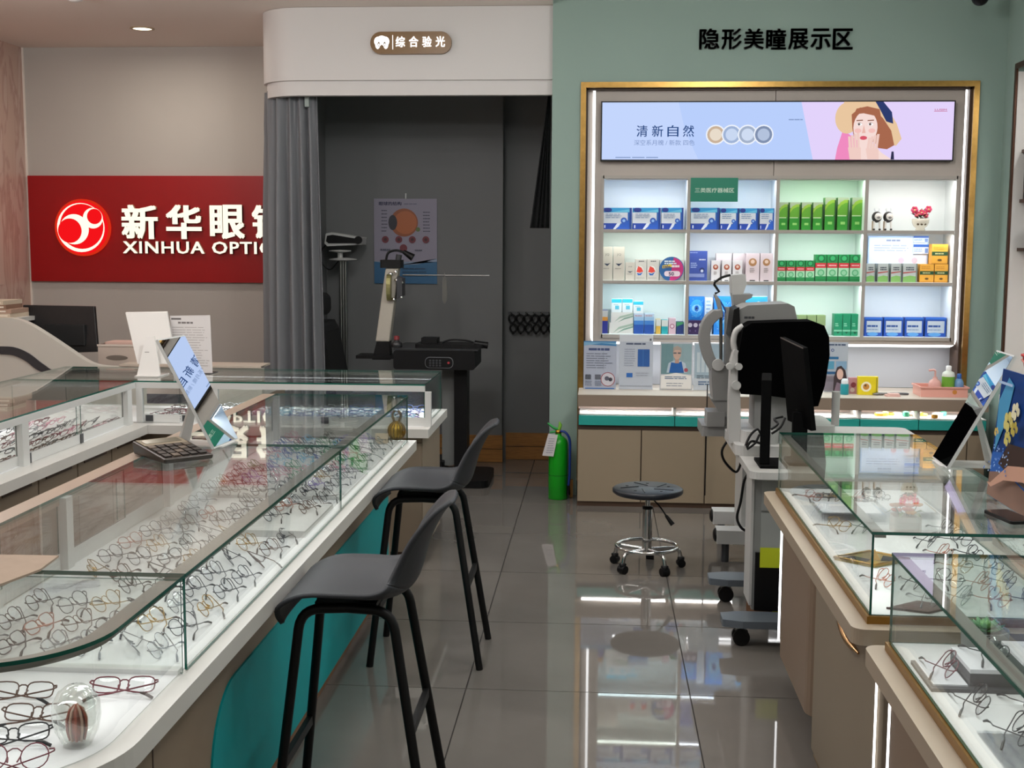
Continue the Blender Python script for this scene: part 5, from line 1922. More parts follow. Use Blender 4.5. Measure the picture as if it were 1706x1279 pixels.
# white wall counter at the right wall
wc = thing('wall_counter', 'thick white counter along the right wall under the niche', 'counter', (0, 0, 0))
MB().box(P(1664, 660, 7.62).x, 5.2, P(1664, 703, 7.62).z, RX, 7.62, P(1668, 657, 7.62).z, LEDGE).build('top', wc, bevel=.004)
MB().box(RX - .05, 5.2, 0, RX, 7.60, P(1664, 703, 7.62).z, DBROWN).build('body', wc)

# ================================================================ eyeglasses
def superell(a, b, e, n, skew=0.0):
    out = []
    for i in range(n):
        t = 2 * math.pi * i / n
        c, s = math.cos(t), math.sin(t)
        x = a * math.copysign(abs(c) ** (2 / e), c)
        y = b * math.copysign(abs(s) ** (2 / e), s)
        out.append((x + skew * y * (1 if x > 0 else .3), y))
    return out


SLOT_A = M('rim_slot', '#333333', .3)
SLOT_B = M('tip_slot', '#111111', .4)
TILT = math.radians(38)
UPV = Vector((-math.sin(TILT), 0, math.cos(TILT)))
RIMS = [(.0255, .0200, 2.6, 0), (.0235, .0225, 2.0, 0), (.0265, .0165, 3.2, 0), (.0265, .0215, 2.4, -.12)]
FRAME_ME, LENS_ME, TEMPLE_ME, TIP_ME, WHOLE_ME = [], [], [], [], []


def fp(y, u):
    return Vector((0, y, .003)) + UPV * u


def frame_into(mb, sh, r):
    a, b, e, sk = sh
    for s in (-1, 1):
        pts = [fp(s * (.0345 + x), b + y) for x, y in superell(a, b, e, 16, sk)]
        mb.tube(pts, r, SLOT_A, 5, closed=True)
        mb.tube([fp(s * (.0345 + a * .96), b * 1.5), fp(s * .0655, b * 1.55), fp(s * .067, b * 1.5) + Vector((.005, 0, -.001))], r * 1.25, SLOT_A, 5)
        mb.tube([fp(s * .0105, b * .95), fp(s * .008, b * .7) + Vector((.007, 0, 0))], r * 1.5, SLOT_A, 4)
    mb.tube([fp(-.0345 + a * .93, b * 1.35), fp(-.004, b * 1.62), fp(.004, b * 1.62), fp(.0345 - a * .93, b * 1.35)], r, SLOT_A, 5)


def temple_into(mb, s, b, r, which, tip=True):
    h = fp(s * .067, b * 1.5) + Vector((.006, 0, -.001))
    ex = .022 if which == 0 else .036
    p1 = h + Vector((.006, -s * .008, -.002))
    p2 = Vector((ex, -s * .020, .014))
    p3 = Vector((ex + .002, -s * .040, .012))
    p4 = Vector((ex + .010, -s * .066, .0035))
    mb.tube([h, p1, p2, p3], r, SLOT_A, 5)
    if tip:
        mb.tube([p3, (p3 + p4) / 2 + Vector((0, 0, .002)), p4], [r * 1.2, r * 2.2, r * 2.0], SLOT_B, 5)


def tip_into(mb, s, b, r, which):
    ex = .022 if which == 0 else .036
    p3 = Vector((ex + .002, -s * .040, .012))
    p4 = Vector((ex + .010, -s * .066, .0035))
    mb.tube([p3, (p3 + p4) / 2 + Vector((0, 0, .002)), p4], [r * 1.2, r * 2.2, r * 2.0], SLOT_B, 5)


for k, sh in enumerate(RIMS):
    r = .0012 if k != 2 else .0015
    mb = MB()
    frame_into(mb, sh, r)
    FRAME_ME.append(mb.mesh('frame_front'))
    a, b, e, sk = sh
    lm = []
    for s in (-1, 1):
        pts = [fp(s * (.0345 + x * .98), b + y * .98) for x, y in superell(a, b, e, 16, sk)]
        c = fp(s * .0345, b) + Vector((.0015, 0, .001))
        lm.append(MB().add(pts + [c], [(i, (i + 1) % 16, 16) for i in range(16)], LENS, True).mesh('lens'))
    LENS_ME.append(lm)
    tm, ti = [], []
    for w_, s in enumerate((-1, 1)):
        mb = MB()
        temple_into(mb, s, b, r * 1.1, w_, False)
        tm.append(mb.mesh('temple'))
        mb = MB()
        tip_into(mb, s, b, r * 1.1, w_)
        ti.append(mb.mesh('temple_tip'))
    TEMPLE_ME.append(tm)
    TIP_ME.append(ti)
    mb = MB()
    frame_into(mb, sh, r * 1.25)
    for w_, s in enumerate((-1, 1)):
        temple_into(mb, s, b, r * 1.35, w_)
    WHOLE_ME.append(mb.mesh('eyeglasses'))

FIN = {
    'black': M('rim_black', '#15151a', .35), 'gunmetal': M('rim_gunmetal', '#4a4b50', .3, metal=.8),
    'silver': M('rim_silver', '#a9abb0', .2, metal=1.0), 'gold': M('rim_gold', '#b8924a', .25, metal=.9),
    'rose gold': M('rim_rose', '#b87a68', .28, metal=.8), 'brown': M('rim_brown', '#5a4034', .4),
    'wine red': M('rim_wine', '#6d2434', .35), 'blue': M('rim_blue', '#3a5fae', .35),
    'pink': M('rim_pink', '#d08aa0', .35), 'green': M('rim_green', '#2f8a5c', .35),
    'purple': M('rim_purple', '#7a62b0', .35), 'light blue': M('rim_sky', '#7fbfe0', .3),
}
TIPM = {'d': M('tip_black', '#121216', .4), 'b': M('tip_brown', '#3c2a26', .4), 'g': M('tip_grey', '#7c7f86', .35)}


def slots(o, a, b=None):
    for i, m in enumerate((a, b)):
        if m is None or i >= len(o.material_slots):
            continue
        o.material_slots[i].link = 'OBJECT'
        o.material_slots[i].material = m


GN = [0]


def eyeglasses(x, y, z, rz, col, shape, label, group, parts=True, scale=1.0):
    tip = TIPM['b'] if col in ('rose gold', 'wine red', 'gold') else (TIPM['g'] if col in ('silver', 'light blue', 'pink') else TIPM['d'])
    if not parts:
        o = bpy.data.objects.new('eyeglasses', WHOLE_ME[shape])
        COL.objects.link(o)
        o.location = (x, y, z)
        o.rotation_euler = (0, 0, rz)
        slots(o, FIN[col], FIN[col] if GN[0] % 3 else tip)
        tag(o, label, 'eyeglasses', group)
        GN[0] += 1
        return o
    t = thing('eyeglasses', label, 'eyeglasses', (x, y, z), rz, group)
    t.scale = (scale, scale, scale)
    o = bpy.data.objects.new('frame_front', FRAME_ME[shape])
    COL.objects.link(o)
    o.parent = t
    slots(o, FIN[col])
    for s in (0, 1):
        l = bpy.data.objects.new('lens', LENS_ME[shape][s])
        COL.objects.link(l)
        l.parent = t
        m = bpy.data.objects.new('temple', TEMPLE_ME[shape][s])
        COL.objects.link(m)
        m.parent = t
        slots(m, FIN[col])
        e = bpy.data.objects.new('temple_tip', TIP_ME[shape][s])
        COL.objects.link(e)
        e.parent = m
        slots(e, tip)
    GN[0] += 1
    return t


rg = random.Random(21)
# island: seven files across the tray, nineteen ranks from the rounded end to the far end
BASE = ['gunmetal', 'gunmetal', 'black', 'silver', 'gunmetal', 'rose gold', 'gold', 'silver', 'brown']
FARC = ['gunmetal', 'blue', 'pink', 'silver', 'green', 'light blue', 'purple', 'black', 'silver']
row = 0
yy = 2.72
while yy < 5.72:
    row += 1
    for c in range(6):
        x = -.985 - c * .088 + rg.uniform(-.008, .008)
        y = yy + rg.uniform(-.012, .012) + (.03 if c % 2 else 0)
        if rg.random() < .07 and yy > 3:
            continue
        if y > 5.72 or (abs(x + 1.44) < .1 and abs(y - 3.22) < .13):
            continue
        col = rg.choice(BASE if yy < 4.5 else (FARC if yy > 4.9 else BASE + FARC))
        eyeglasses(x, y, case_deck(x, y), rg.uniform(-.16, .16) + (.5 if rg.random() < .08 else 0), col, rg.randrange(4),
                   '%s rimmed eyeglasses, island case, %s rank past divider, %s from aisle' % (col, ORD[row], ORD[c + 1]),
                   'eyeglasses in the island case', parts=yy < 4.9)
    yy += .158 if yy < 4.4 else .135
# the rounded near end in front of the divider: bigger, seen close, turned to the viewer
for k, (u, v, col, sh, rz) in enumerate(((205, 1156, 'wine red', 2, -1.45), (35, 1165, 'brown', 2, -1.5), (60, 1203, 'brown', 2, -1.5), (22, 1240, 'black', 2, -1.2), (20, 1285, 'wine red', 1, -1.4))):
    p = PZ(u, v, DZ + .002)
    eyeglasses(p.x, p.y, DZ + .002, rz, col, sh, '%s rimmed eyeglasses near the crystal ball, %s counted from the glass divider' % (col, ORD[k + 1]),
               'eyeglasses in the rounded case end', scale=1.05)
# left counter
row = 0
yy = 5.02
while yy < 6.2:
    row += 1
    for c in range(6):
        x = LXI - .10 - c * .092 + rg.uniform(-.01, .01)
        y = yy + rg.uniform(-.015, .015)
        if x / y < -.50:
            continue
        col = rg.choice(['black', 'gunmetal', 'brown', 'gunmetal', 'wine red', 'pink', 'gold'] if yy < 5.6 else ['pink', 'wine red', 'silver', 'gunmetal', 'black'])
        eyeglasses(x, y, DZ + .002, math.pi + rg.uniform(-.25, .25), col, rg.randrange(4),
                   '%s rimmed eyeglasses, left counter, %s rank from viewer, %s from staff side' % (col, ORD[row], ORD[c + 1]),
                   'eyeglasses in the left counter', parts=False)
    yy += .145
# back counter
for r in range(5):
    for c in range(10):
        x = LXI + .10 + c * .142 + rg.uniform(-.012, .012)
        y = BY0 + .10 + r * .105
        if x > BXE - .1:
            continue
        col = rg.choice(['pink', 'silver', 'wine red', 'silver', 'gunmetal'] if c < 4 else ['light blue', 'blue', 'silver', 'light blue', 'gunmetal', 'purple'])
        eyeglasses(x, y, DZ + .002, -math.pi / 2 + rg.uniform(-.2, .2), col, rg.randrange(4),
                   '%s rimmed eyeglasses in back counter, %s row from the front, %s from left' % (col, ORD[r + 1], ORD[c + 1]),
                   'eyeglasses in the back counter', parts=False)
# right counter
skip = {(2, 0), (3, 0), (3, 1), (0, 0)}
for r in range(9):
    for c in range(5):
        x, y = .79 + c * .088 + rg.uniform(-.01, .01), 3.30 + r * .165 + rg.uniform(-.015, .015)
        if (r, c) in skip or (r == 4 and c in (1, 2)) or (rg.random() < .06):
            continue
        if abs(x - .87) < .17 and abs(y - 4.35) < .18 or abs(x - 1.09) < .16 and abs(y - 4.42) < .19 or abs(x - .82) < .15 and abs(y - 3.73) < .14 or abs(x - 1.02) < .11 and abs(y - 4.13) < .12:
            continue
        col = rg.choice(['gunmetal', 'silver', 'rose gold', 'black', 'gold', 'gunmetal'])
        eyeglasses(x, y, DZ + .002, math.pi + rg.uniform(-.3, .3) + (.6 if rg.random() < .2 else 0), col, rg.randrange(4),
                   '%s rimmed eyeglasses, right mirror counter, %s rank from near end, %s from aisle' % (col, ORD[r + 1], ORD[c + 1]),
                   'eyeglasses in the right counter', parts=True)
for k, (x, y, col, sh, h) in enumerate(((.766, 2.715, 'wine red', 0, .012), (.862, 2.715, 'black', 3, .045), (.780, 2.535, 'black', 0, 0), (.895, 2.535, 'black', 0, 0),
                                       (.800, 2.345, 'gunmetal', 1, .012), (.915, 2.345, 'rose gold', 3, .012), (.840, 2.185, 'rose gold', 1, .0))):
    eyeglasses(x, y, DZ + .002 + h, math.pi - .1 + rg.uniform(-.12, .12), col, sh, '%s rimmed eyeglasses in nearest right case, %s counted from its far end' % (col, ORD[k + 1]),
               'eyeglasses in the nearest right case', scale=1.05)
for k, (x, y, col, sh) in enumerate(((1.0, 2.84, 'gunmetal', 1), (1.11, 2.80, 'black', 2), (1.02, 2.66, 'silver', 1), (1.12, 2.62, 'gunmetal', 3), (1.12, 2.46, 'black', 0))):
    eyeglasses(x, y, DZ + .002, math.pi + rg.uniform(-.4, .4), col, sh, '%s rimmed eyeglasses in the nearest right case behind the succulent, %s of five' % (col, ORD[k + 1]),
               'eyeglasses in the nearest right case')
for k, (x, y) in enumerate(((1.40, 3.9), (1.40, 3.7), (1.52, 3.8), (1.52, 3.6), (1.40, 3.5))):
    eyeglasses(x, y, DZ + .002, math.pi + rg.uniform(-.3, .3), ['gunmetal', 'black', 'silver', 'gold', 'gunmetal'][k], k % 4,
               'eyeglasses in the corner counter at the right picture edge, %s of five from the back' % ORD[k + 1], 'eyeglasses in the corner counter', parts=False)

# ================================================================ bar chairs
def bar_chair(loc, label):
    t = thing('bar_chair', label, 'chair', loc, 0, 'grey bar chairs along the island')
    cl = [(-.205, .612), (-.207, .640), (-.188, .672), (-.12, .688), (-.02, .682), (.06, .674), (.115, .682), (.15, .71), (.168, .76), (.182, .81), (.203, .86), (.235, .915), (.262, .938)]
    hw = [.150, .170, .195, .212, .216, .210, .197, .182, .168, .160, .150, .125, .075]
    li = [-.012, -.006, .004, .022, .032, .040, .050, .056, .050, .040, .030, .016, .006]
    cc = bez([Vector((x, z, 0)) for x, z in cl], 48)
    hh = bez([Vector((a, b, 0)) for a, b in zip(hw, li)], 48)
    nv = 18
    vs, fs = [], []
    for i, p in enumerate(cc):
        a, b = cc[max(0, i - 1)], cc[min(len(cc) - 1, i + 1)]
        d = (b - a).normalized()
        nr = Vector((-d.y, d.x))
        for j in range(nv + 1):
            s = -1 + 2 * j / nv
            l = hh[i].y * abs(s) ** 2.4
            vs.append((p.x + nr.x * l, s * hh[i].x, p.y + nr.y * l))
    for i in range(len(cc) - 1):
        for j in range(nv):
            k = i * (nv + 1) + j
            fs.append((k, k + nv + 1, k + nv + 2, k + 1))
    # seat pan and backrest are one moulded shell, split where it turns upright
    cut = int(len(cc) * .56)
    ns = (nv + 1)
    MB().add(vs[:(cut + 1) * ns], [f for f in fs if max(f) < (cut + 1) * ns], CHAIRG, True).build('seat', t, solid=.012)
    vb = vs[cut * ns:]
    MB().add(vb, [tuple(a - cut * ns for a in f) for f in fs if min(f) >= cut * ns], CHAIRG, True).build('backrest', t, solid=.012)
    for sy in (-1, 1):
        for sx in (-1, 1):
            ft = (sx * .215 - .005, sy * .19, 0.0)
            tp = (sx * .125 - .02, sy * .135, .652)
            md_ = (-.02 if sx < 0 else -.0195, sy * .125, .655)
            MB().tube(arcpath([ft, tp, md_], .06, 6), .0138, BLACKM, 10).build('leg', t)
    for sx, z in ((-1, .22), (1, .32)):
        f = z / .652
        x = sx * (.215 + (.125 - .215) * f) - .005 - .015 * f
        yw = .19 + (.135 - .19) * f
        MB().box(x - .008, -yw, z - .014, x + .008, yw, z + .014, BLACKM).build('stretcher', t)
    MB().box(-.11, -.12, .656, .06, .12, .668, BLACKM).build('mount_plate', t)
    return t


n0 = PZ(495, 1013, .612)
bar_chair((-.655, n0.y, 0), 'grey moulded bar chair with black legs, the nearer of two at the island')
f0 = PZ(804, 1115, 0)
f1 = PZ(812, 1064, 0)
bar_chair((-.655, (f0.y + f1.y) / 2, 0), 'grey moulded bar chair with black legs, the farther of two at the island')

# ---------------------------------------------------------------- round rolling stool
st = thing('rolling_stool', 'low round black stool with chrome base and casters in the aisle', 'stool', (.257, 6.25, 0))
sz = P(1077, 812, 6.25).z
MB().lathe([(0, sz - .03), (.165, sz - .032), (.178, sz - .022), (.178, sz - .006), (.170, sz), (0, sz + .001)], M('stool_pu', '#20242c', .35, bump=.1, scale=60), n=40).build('seat', st)
mb = MB()
for k in range(5):
    a = k * 2 * math.pi / 5 + .3
    mb.tube([(.05 * math.cos(a), .05 * math.sin(a), sz + .001), (.14 * math.cos(a + .5), .14 * math.sin(a + .5), sz + .001)], .0025, BLACK, 4)
    mb.lathe([(.008, sz), (.008, sz + .0018), (0, sz + .0018)], BLACK, .11 * math.cos(a), .11 * math.sin(a), n=8)
mb.build('seat_pattern', st)
MB().lathe([(.05, sz - .03), (.035, sz - .05), (.02, sz - .06)], BLACK, n=20).build('seat_mount', st)
MB().cyl((0, 0, .30), (0, 0, sz - .05), .013, CHROME, 16).build('piston', st)
MB().cyl((0, 0, .09), (0, 0, .31), .025, CHROME, 20).build('column', st)
MB().lathe([(.0265, .305), (.0265, .318), (.015, .32)], BLACK, n=20).build('collar', st)
MB().tube(bez([(.02, -.01, sz - .05), (.06, -.03, sz - .09), (.09, -.05, sz - .13)], 10), .004, BLACK, 8).build('lever', st)
MB().tube([(.09, -.05, sz - .13), (.125, -.06, sz - .175)], [.008, .013], BLACK, 10).build('lever_grip', st)
MB().tube([(.155 * math.cos(2 * math.pi * i / 36), .155 * math.sin(2 * math.pi * i / 36), .112) for i in range(36)], .009, CHROME, 8, closed=True).build('foot_ring', st)
for k in range(5):
    a = math.radians(-62 + 72 * k)
    c, s = math.cos(a), math.sin(a)
    MB().tube(arcpath([(.02 * c, .02 * s, .095), (.165 * c, .165 * s, .10), (.178 * c, .178 * s, .045)], .05, 6), .0105, CHROME, 10).build('leg', st)
    mb = MB().lathe([(.017, .03), (.019, .05), (.012, .055)], BLACK, .178 * c, .178 * s, n=12)
    cs = mb.build('caster', st)
    MB().cyl((.178 * c - .02 * s, .178 * s + .02 * c, .021), (.178 * c + .02 * s, .178 * s - .02 * c, .021), .021, BLACK, 16).build('wheel', cs)

# ================================================================ instrument table with machines
TBZ = .72
tt = thing('machine_table', 'grey topped instrument table with casters beside the right counter', 'table', (0, 0, 0))
MB().prism(rrect(.622, 5.06, 1.55, 6.40, .05, 6), TBZ - .03, TBZ, M('table_top_grey', '#b7b6b2', .4), side=LGREYM).build('top', tt, bevel=.004)
M_COL = M('lift_column_grey', '#8f9290', .45)
MB().box(.66, 5.22, .1, 1.05, 5.40, TBZ - .03, M_COL).build('column', tt)
MB().box(.648, 5.215, .12, .6595, 5.405, TBZ - .03, LGREYM).build('side_plate', tt)
MB().box(.69, 5.212, .36, 1.03, 5.2195, .52, M('column_panel', '#a4a8a6', .45)).build('column_panel', tt)
MB().box(.69, 5.212, .53, 1.03, 5.2195, .68, M('column_panel', '#a4a8a6', .45)).build('column_panel', tt)
BG = M('base_blue_grey', '#5c646c', .4)
for yb in (5.07, 5.70):
    MB().prism([(.52, yb - .05), (.60, yb - .075), (1.25, yb - .06), (1.25, yb + .06), (.60, yb + .075), (.52, yb + .05)], .085, .115, BG).build('foot_bar', tt, bevel=.008)
    mb = MB()
    for s in (-1, 1):
        mb.cyl((.60, yb - .01 + s * .018 - .009, .035), (.60, yb - .01 + s * .018 + .009, .035), .035, BLACK, 18)
    mb.box(.578, yb - .022, .03, .622, yb + .004, .075, LGREYM)
    mb.cyl((.60, yb - .01, .07), (.60, yb - .01, .088), .012, BLACK, 10)
    mb.build('caster', tt)
MB().box(.95, 5.0, .07, 1.1, 5.8, .10, DGREY).build('cross_bar', tt)
yk = P(1284, 928, 5.2)
mb = MB().box(P(1266, 928, 5.205).x, 5.2035, P(1266, 945, 5.205).z, P(1303, 928, 5.205).x, 5.205, P(1266, 912, 5.205).z, C('#c8d422', .7))
MB().box(.67, 5.2055, .1, 1.05, 5.2195, .35, BLACK).build('column_cover', tt)
tag(mb.build('sticky_note'), 'yellow green sticky note on the dark column cover of the machine table', 'note')
# second white stand base behind it
ws = thing('white_stand', 'white instrument stand with black end caps standing behind the machine table', 'stand', (0, 0, 0))
for (u0, u1, v0, v1, y_) in ((1188, 1245, 853, 873, 6.75), (1194, 1258, 885, 906, 6.35)):
    a, b = P(u0, v1, y_), P(u1, v0, y_)
    MB().box(a.x, y_, a.z, b.x + .12, y_ + .12, b.z, LGREYM).build('foot_beam', ws, bevel=.006)
    MB().ball((a.x, y_ + .06, (a.z + b.z) / 2), .04, BLACK, 14, .4, 1.2, .9).build('end_cap', ws)
    MB().cyl((a.x + .05, y_ + .06, .0), (a.x + .05, y_ + .06, a.z), .02, DGREY, 12).build('foot_pad', ws)
a, b = P(1232, 880, 6.5), P(1252, 826, 6.5)
MB().box(a.x, 6.44, .12, b.x + .1, 6.76, .66, LGREYM).build('column', ws)
# pedal / tool on the floor under the table
pb = PZ(1262, 1015, 0)
t = thing('brown_tool_case', 'small brown case with yellow strap lying under the machine table', 'case', (pb.x + .06, pb.y, 0), .5)
MB().prism(rrect(-.11, -.05, .11, .05, .02), 0, .06, C('#6a4a34')).build('body', t, bevel=.01)
MB().box(-.03, -.052, 0, .0, .052, .063, C('#c8c422')).build('strap', t)

# slit lamp microscope on the table (grey)
sl = thing('slit_lamp', 'grey slit lamp microscope with curved arm on the machine table', 'microscope', (0, 0, 0))
def S(u, v, Y=6.05):
    return P(u, v, Y)
def pxpoly(pts, Y):
    return [(P(u, v, Y).x, P(u, v, Y).z) for u, v in pts]
MB().prism(ccw(pxpoly([(1183, 610), (1210, 606), (1216, 640), (1214, 664), (1186, 664), (1184, 640)], 6.05)), 5.98, 6.14, GREYM, 'y').build('body', sl, bevel=.01)
MB().prism(ccw(pxpoly([(1184, 664), (1220, 662), (1225, 700), (1200, 690)], 6.0)), 5.99, 6.2, GREYM, 'y').build('body_lower', sl, bevel=.006)
MB().box(S(1184, 0).x, 6.0, TBZ, S(1300, 0).x, 6.28, TBZ + .05, GREYM).build('base', sl, bevel=.01)
MB().box(S(1192, 0).x, 5.98, TBZ + .05, S(1222, 0).x, 6.14, S(1200, 690).z + .02, GREYM).build('pillar', sl)
MB().cyl((S(1194, 605).x, 5.965, S(1194, 605).z), (S(1194, 605).x, 5.985, S(1194, 605).z), .028, LGREYM, 24).build('dial', sl)
arc = bez([S(1190, 612), S(1179, 590), S(1173, 562), S(1178, 538), S(1190, 525), S(1202, 521)], 26)
vs, fs = [], []
for p in arc:
    vs += [p + Vector((0, -.05, 0)), p + Vector((0, .05, 0))]
mb = MB()
for i in range(len(arc) - 1):
    a, b = arc[i], arc[i + 1]
n_ = len(arc)
ring = []
for i, p in enumerate(arc):
    d = (arc[min(n_ - 1, i + 1)] - arc[max(0, i - 1)]).normalized()
    nn = Vector((d.z, 0, -d.x)) * (.026 if i < n_ - 4 else .02)
    ring += [p - nn + Vector((0, -.04, 0)), p + nn + Vector((0, -.04, 0)), p + nn + Vector((0, .04, 0)), p - nn + Vector((0, .04, 0))]
ff = []
for i in range(n_ - 1):
    for j in range(4):
        ff.append((i * 4 + j, i * 4 + (j + 1) % 4, i * 4 + 4 + (j + 1) % 4, i * 4 + 4 + j))
ff += [(3, 2, 1, 0), tuple((n_ - 1) * 4 + j for j in range(4))]
mb.add(ring, ff, GREYM)
mb.build('curved_arm', sl, bevel=.006)
MB().cyl(S(1201, 640), S(1201, 520), .008, STEEL, 10).build('rod', sl)
MB().tube([S(1190, 490), S(1196, 500), S(1202, 525)], [.006, .012, .010], GREYM, 10).build('lamp_neck', sl)
MB().prism(ccw(pxpoly([(1217, 458), (1240, 456), (1242, 472), (1236, 490), (1218, 490)], 6.05)), 6.0, 6.12, LGREYM, 'y').build('head', sl, bevel=.008)
MB().prism(ccw(pxpoly([(1219, 490), (1252, 489), (1251, 495), (1240, 500), (1240, 512), (1222, 512)], 6.05)), 6.0, 6.12, GREYM, 'y').build('head_lower', sl, bevel=.004)
MB().box(S(1222, 0).x, 6.01, TBZ + .05, S(1240, 0).x, 6.11, S(1230, 512).z, GREYM).build('column', sl)
MB().tube(bez([S(1217, 458), S(1203, 462), S(1191, 470)], 8) + [S(1190, 474), S(1198, 486), S(1191, 489)], .006, BLACK, 6).build('cable', sl)
MB().tube(bez([S(1198, 498), S(1206, 512), S(1212, 528)], 8), .004, C('#2a55b0'), 6).build('blue_cable', sl)

# autorefractor: white base and chin rest, grey head, big black hood
ar = thing('autorefractor', 'white and grey autorefractor with large black hood on the machine table', 'eye tester', (0, 0, 0))
Y = 5.62
MB().prism(rrect(P(1226, 735, 5.45).x, 5.45, P(1418, 735, 5.45).x, 5.98, .05, 5), TBZ, TBZ + .045, LGREYM).build('base', ar, bevel=.012)
MB().prism(rrect(P(1236, 735, 5.5).x, 5.50, P(1300, 735, 5.5).x, 5.92, .05, 5), TBZ + .045, TBZ + .10, LGREYM).build('base_hump', ar, bevel=.02)
MB().prism(rrect(P(1345, 735, 5.5).x, 5.50, P(1410, 735, 5.5).x, 5.92, .03, 5), TBZ + .045, TBZ + .085, LGREYM).build('stage', ar, bevel=.01)
MB().prism(rrect(P(1345, 735, 5.5).x, 5.54, P(1395, 735, 5.5).x, 5.9, .03, 5), TBZ + .085, TBZ + .125, LGREYM).build('stage_upper', ar, bevel=.01)
MB().prism(ccw(pxpoly([(1212, 735), (1233, 735), (1231, 640), (1234, 585), (1222, 580), (1216, 600), (1213, 660)], Y)), Y - .05, Y + .03, LGREYM, 'y').build('chin_post', ar, bevel=.008)
MB().tube(bez([P(1225, 585, Y), P(1222, 570, Y), P(1226, 552, Y), P(1238, 543, Y)], 10), [.012] * 10, LGREYM, 8).build('forehead_bar', ar) if False else None
fb = bez([P(1225, 585, Y), P(1222, 570, Y), P(1226, 552, Y), P(1238, 543, Y)], 12)
MB().tube(fb, .014, LGREYM, 8).build('forehead_bar', ar)
for (u, v, r_) in ((1224, 639, .02), (1228, 608, .016), (1213, 608, .015)):
    p = P(u, v, Y)
    MB().cyl((p.x, Y - .075, p.z), (p.x, Y - .045, p.z), r_, LGREYM, 18).build('knob', ar)
hd = pxpoly([(1232, 548), (1230, 515), (1245, 508), (1312, 505), (1322, 510), (1330, 548)], 5.75)
MB().prism(ccw(hd), 5.72, 5.97, GREYM, 'y').build('head', ar, bevel=.012)
MB().prism(ccw(pxpoly([(1216, 560), (1222, 515), (1231, 511), (1233, 550), (1226, 575)], 5.72)), 5.70, 5.9, BLACK, 'y').build('head_side', ar, bevel=.006)
a, b = P(1240, 531, 5.718), P(1262, 527, 5.718)
mb = MB()
Print(mb, (a.x, 5.7195, a.z), (b.x - a.x, 0, 0), (0, 0, b.z - a.z)).lines(0, 0, 1, 1, 1, DGREY, .9, 3)
mb.build('print', ar)
hood = pxpoly([(1236, 546), (1250, 537), (1300, 535), (1352, 534), (1370, 541), (1378, 560), (1379, 590), (1371, 640), (1360, 674), (1351, 675), (1330, 664), (1280, 657), (1232, 654), (1228, 640), (1228, 590)], 5.6)
MB().prism(ccw(hood), 5.55, 5.72, M('black_fabric', '#030304', 1.0, spec=.05), 'y').build('hood', ar, bevel=.02)
MB().box(P(1255, 660, 5.65).x, 5.6, TBZ + .04, P(1330, 660, 5.65).x, 5.8, P(1255, 650, 5.65).z, GREYM).build('neck', ar)
mb = MB().cyl((P(1393, 655, 5.6).x, 5.6, TBZ + .12), (P(1393, 655, 5.6).x, 5.6, P(1393, 652, 5.6).z), .018, LGREYM, 14)
mb.build('joystick', ar)

MBLK = M('matt_black_screen', '#050506', .8, spec=.12)
# two black monitors seen from behind
mo = thing('black_monitor', 'thin black monitor seen from behind in front of the autorefractor', 'monitor', (0, 0, 0))
y0, y1 = 5.40, 5.22
q = [P(1300, 562, y0), P(1338, 580, y1), P(1352, 718, y1), P(1312, 700, y0)]
n = (q[1] - q[0]).cross(q[3] - q[0]).normalized() * .022
vs = [p for p in q] + [p + n for p in q]
MB().add(vs, [(0, 1, 2, 3), (7, 6, 5, 4), (0, 4, 5, 1), (1, 5, 6, 2), (2, 6, 7, 3), (3, 7, 4, 0)], MBLK).build('panel', mo)
MB().add([q[0] + Vector((0, -.002, .003)), q[1] + Vector((0, -.002, .003)), q[1] + Vector((0, -.002, -.003)), q[0] + Vector((0, -.002, -.003))], [(0, 3, 2, 1)], STEEL).build('edge_trim', mo)
MB().box((q[2].x + q[3].x) / 2 - .03, 5.28, TBZ + .012, (q[2].x + q[3].x) / 2 + .03, 5.32, q[3].z + .05, MBLK).build('stand', mo)
MB().prism(rrect((q[2].x + q[3].x) / 2 - .05, 5.22, (q[2].x + q[3].x) / 2 + .05, 5.40, .02), TBZ, TBZ + .012, MBLK).build('foot', mo)
mo2 = thing('slim_monitor', 'narrow upright black screen edge at the left corner of the machine table', 'monitor', (0, 0, 0))
a, b = P(1266, 700, 5.2), P(1283, 700, 5.2)
zt0, zt1 = P(1266, 632, 5.2).z, P(1284, 622, 5.3).z
vs = [(a.x, 5.18, TBZ + .012), (b.x, 5.18, TBZ + .012), (b.x + .02, 5.33, TBZ + .012), (a.x + .02, 5.33, TBZ + .012), (a.x, 5.18, zt0), (b.x, 5.18, zt0), (b.x + .02, 5.33, zt1), (a.x + .02, 5.33, zt1)]
MB().add(vs, [(0, 3, 2, 1), (4, 5, 6, 7), (0, 1, 5, 4), (1, 2, 6, 5), (2, 3, 7, 6), (3, 0, 4, 7)], MBLK).build('panel', mo2, bevel=.004)
MB().box(a.x, 5.15, TBZ, b.x + .07, 5.36, TBZ + .012, MBLK).build('foot', mo2)
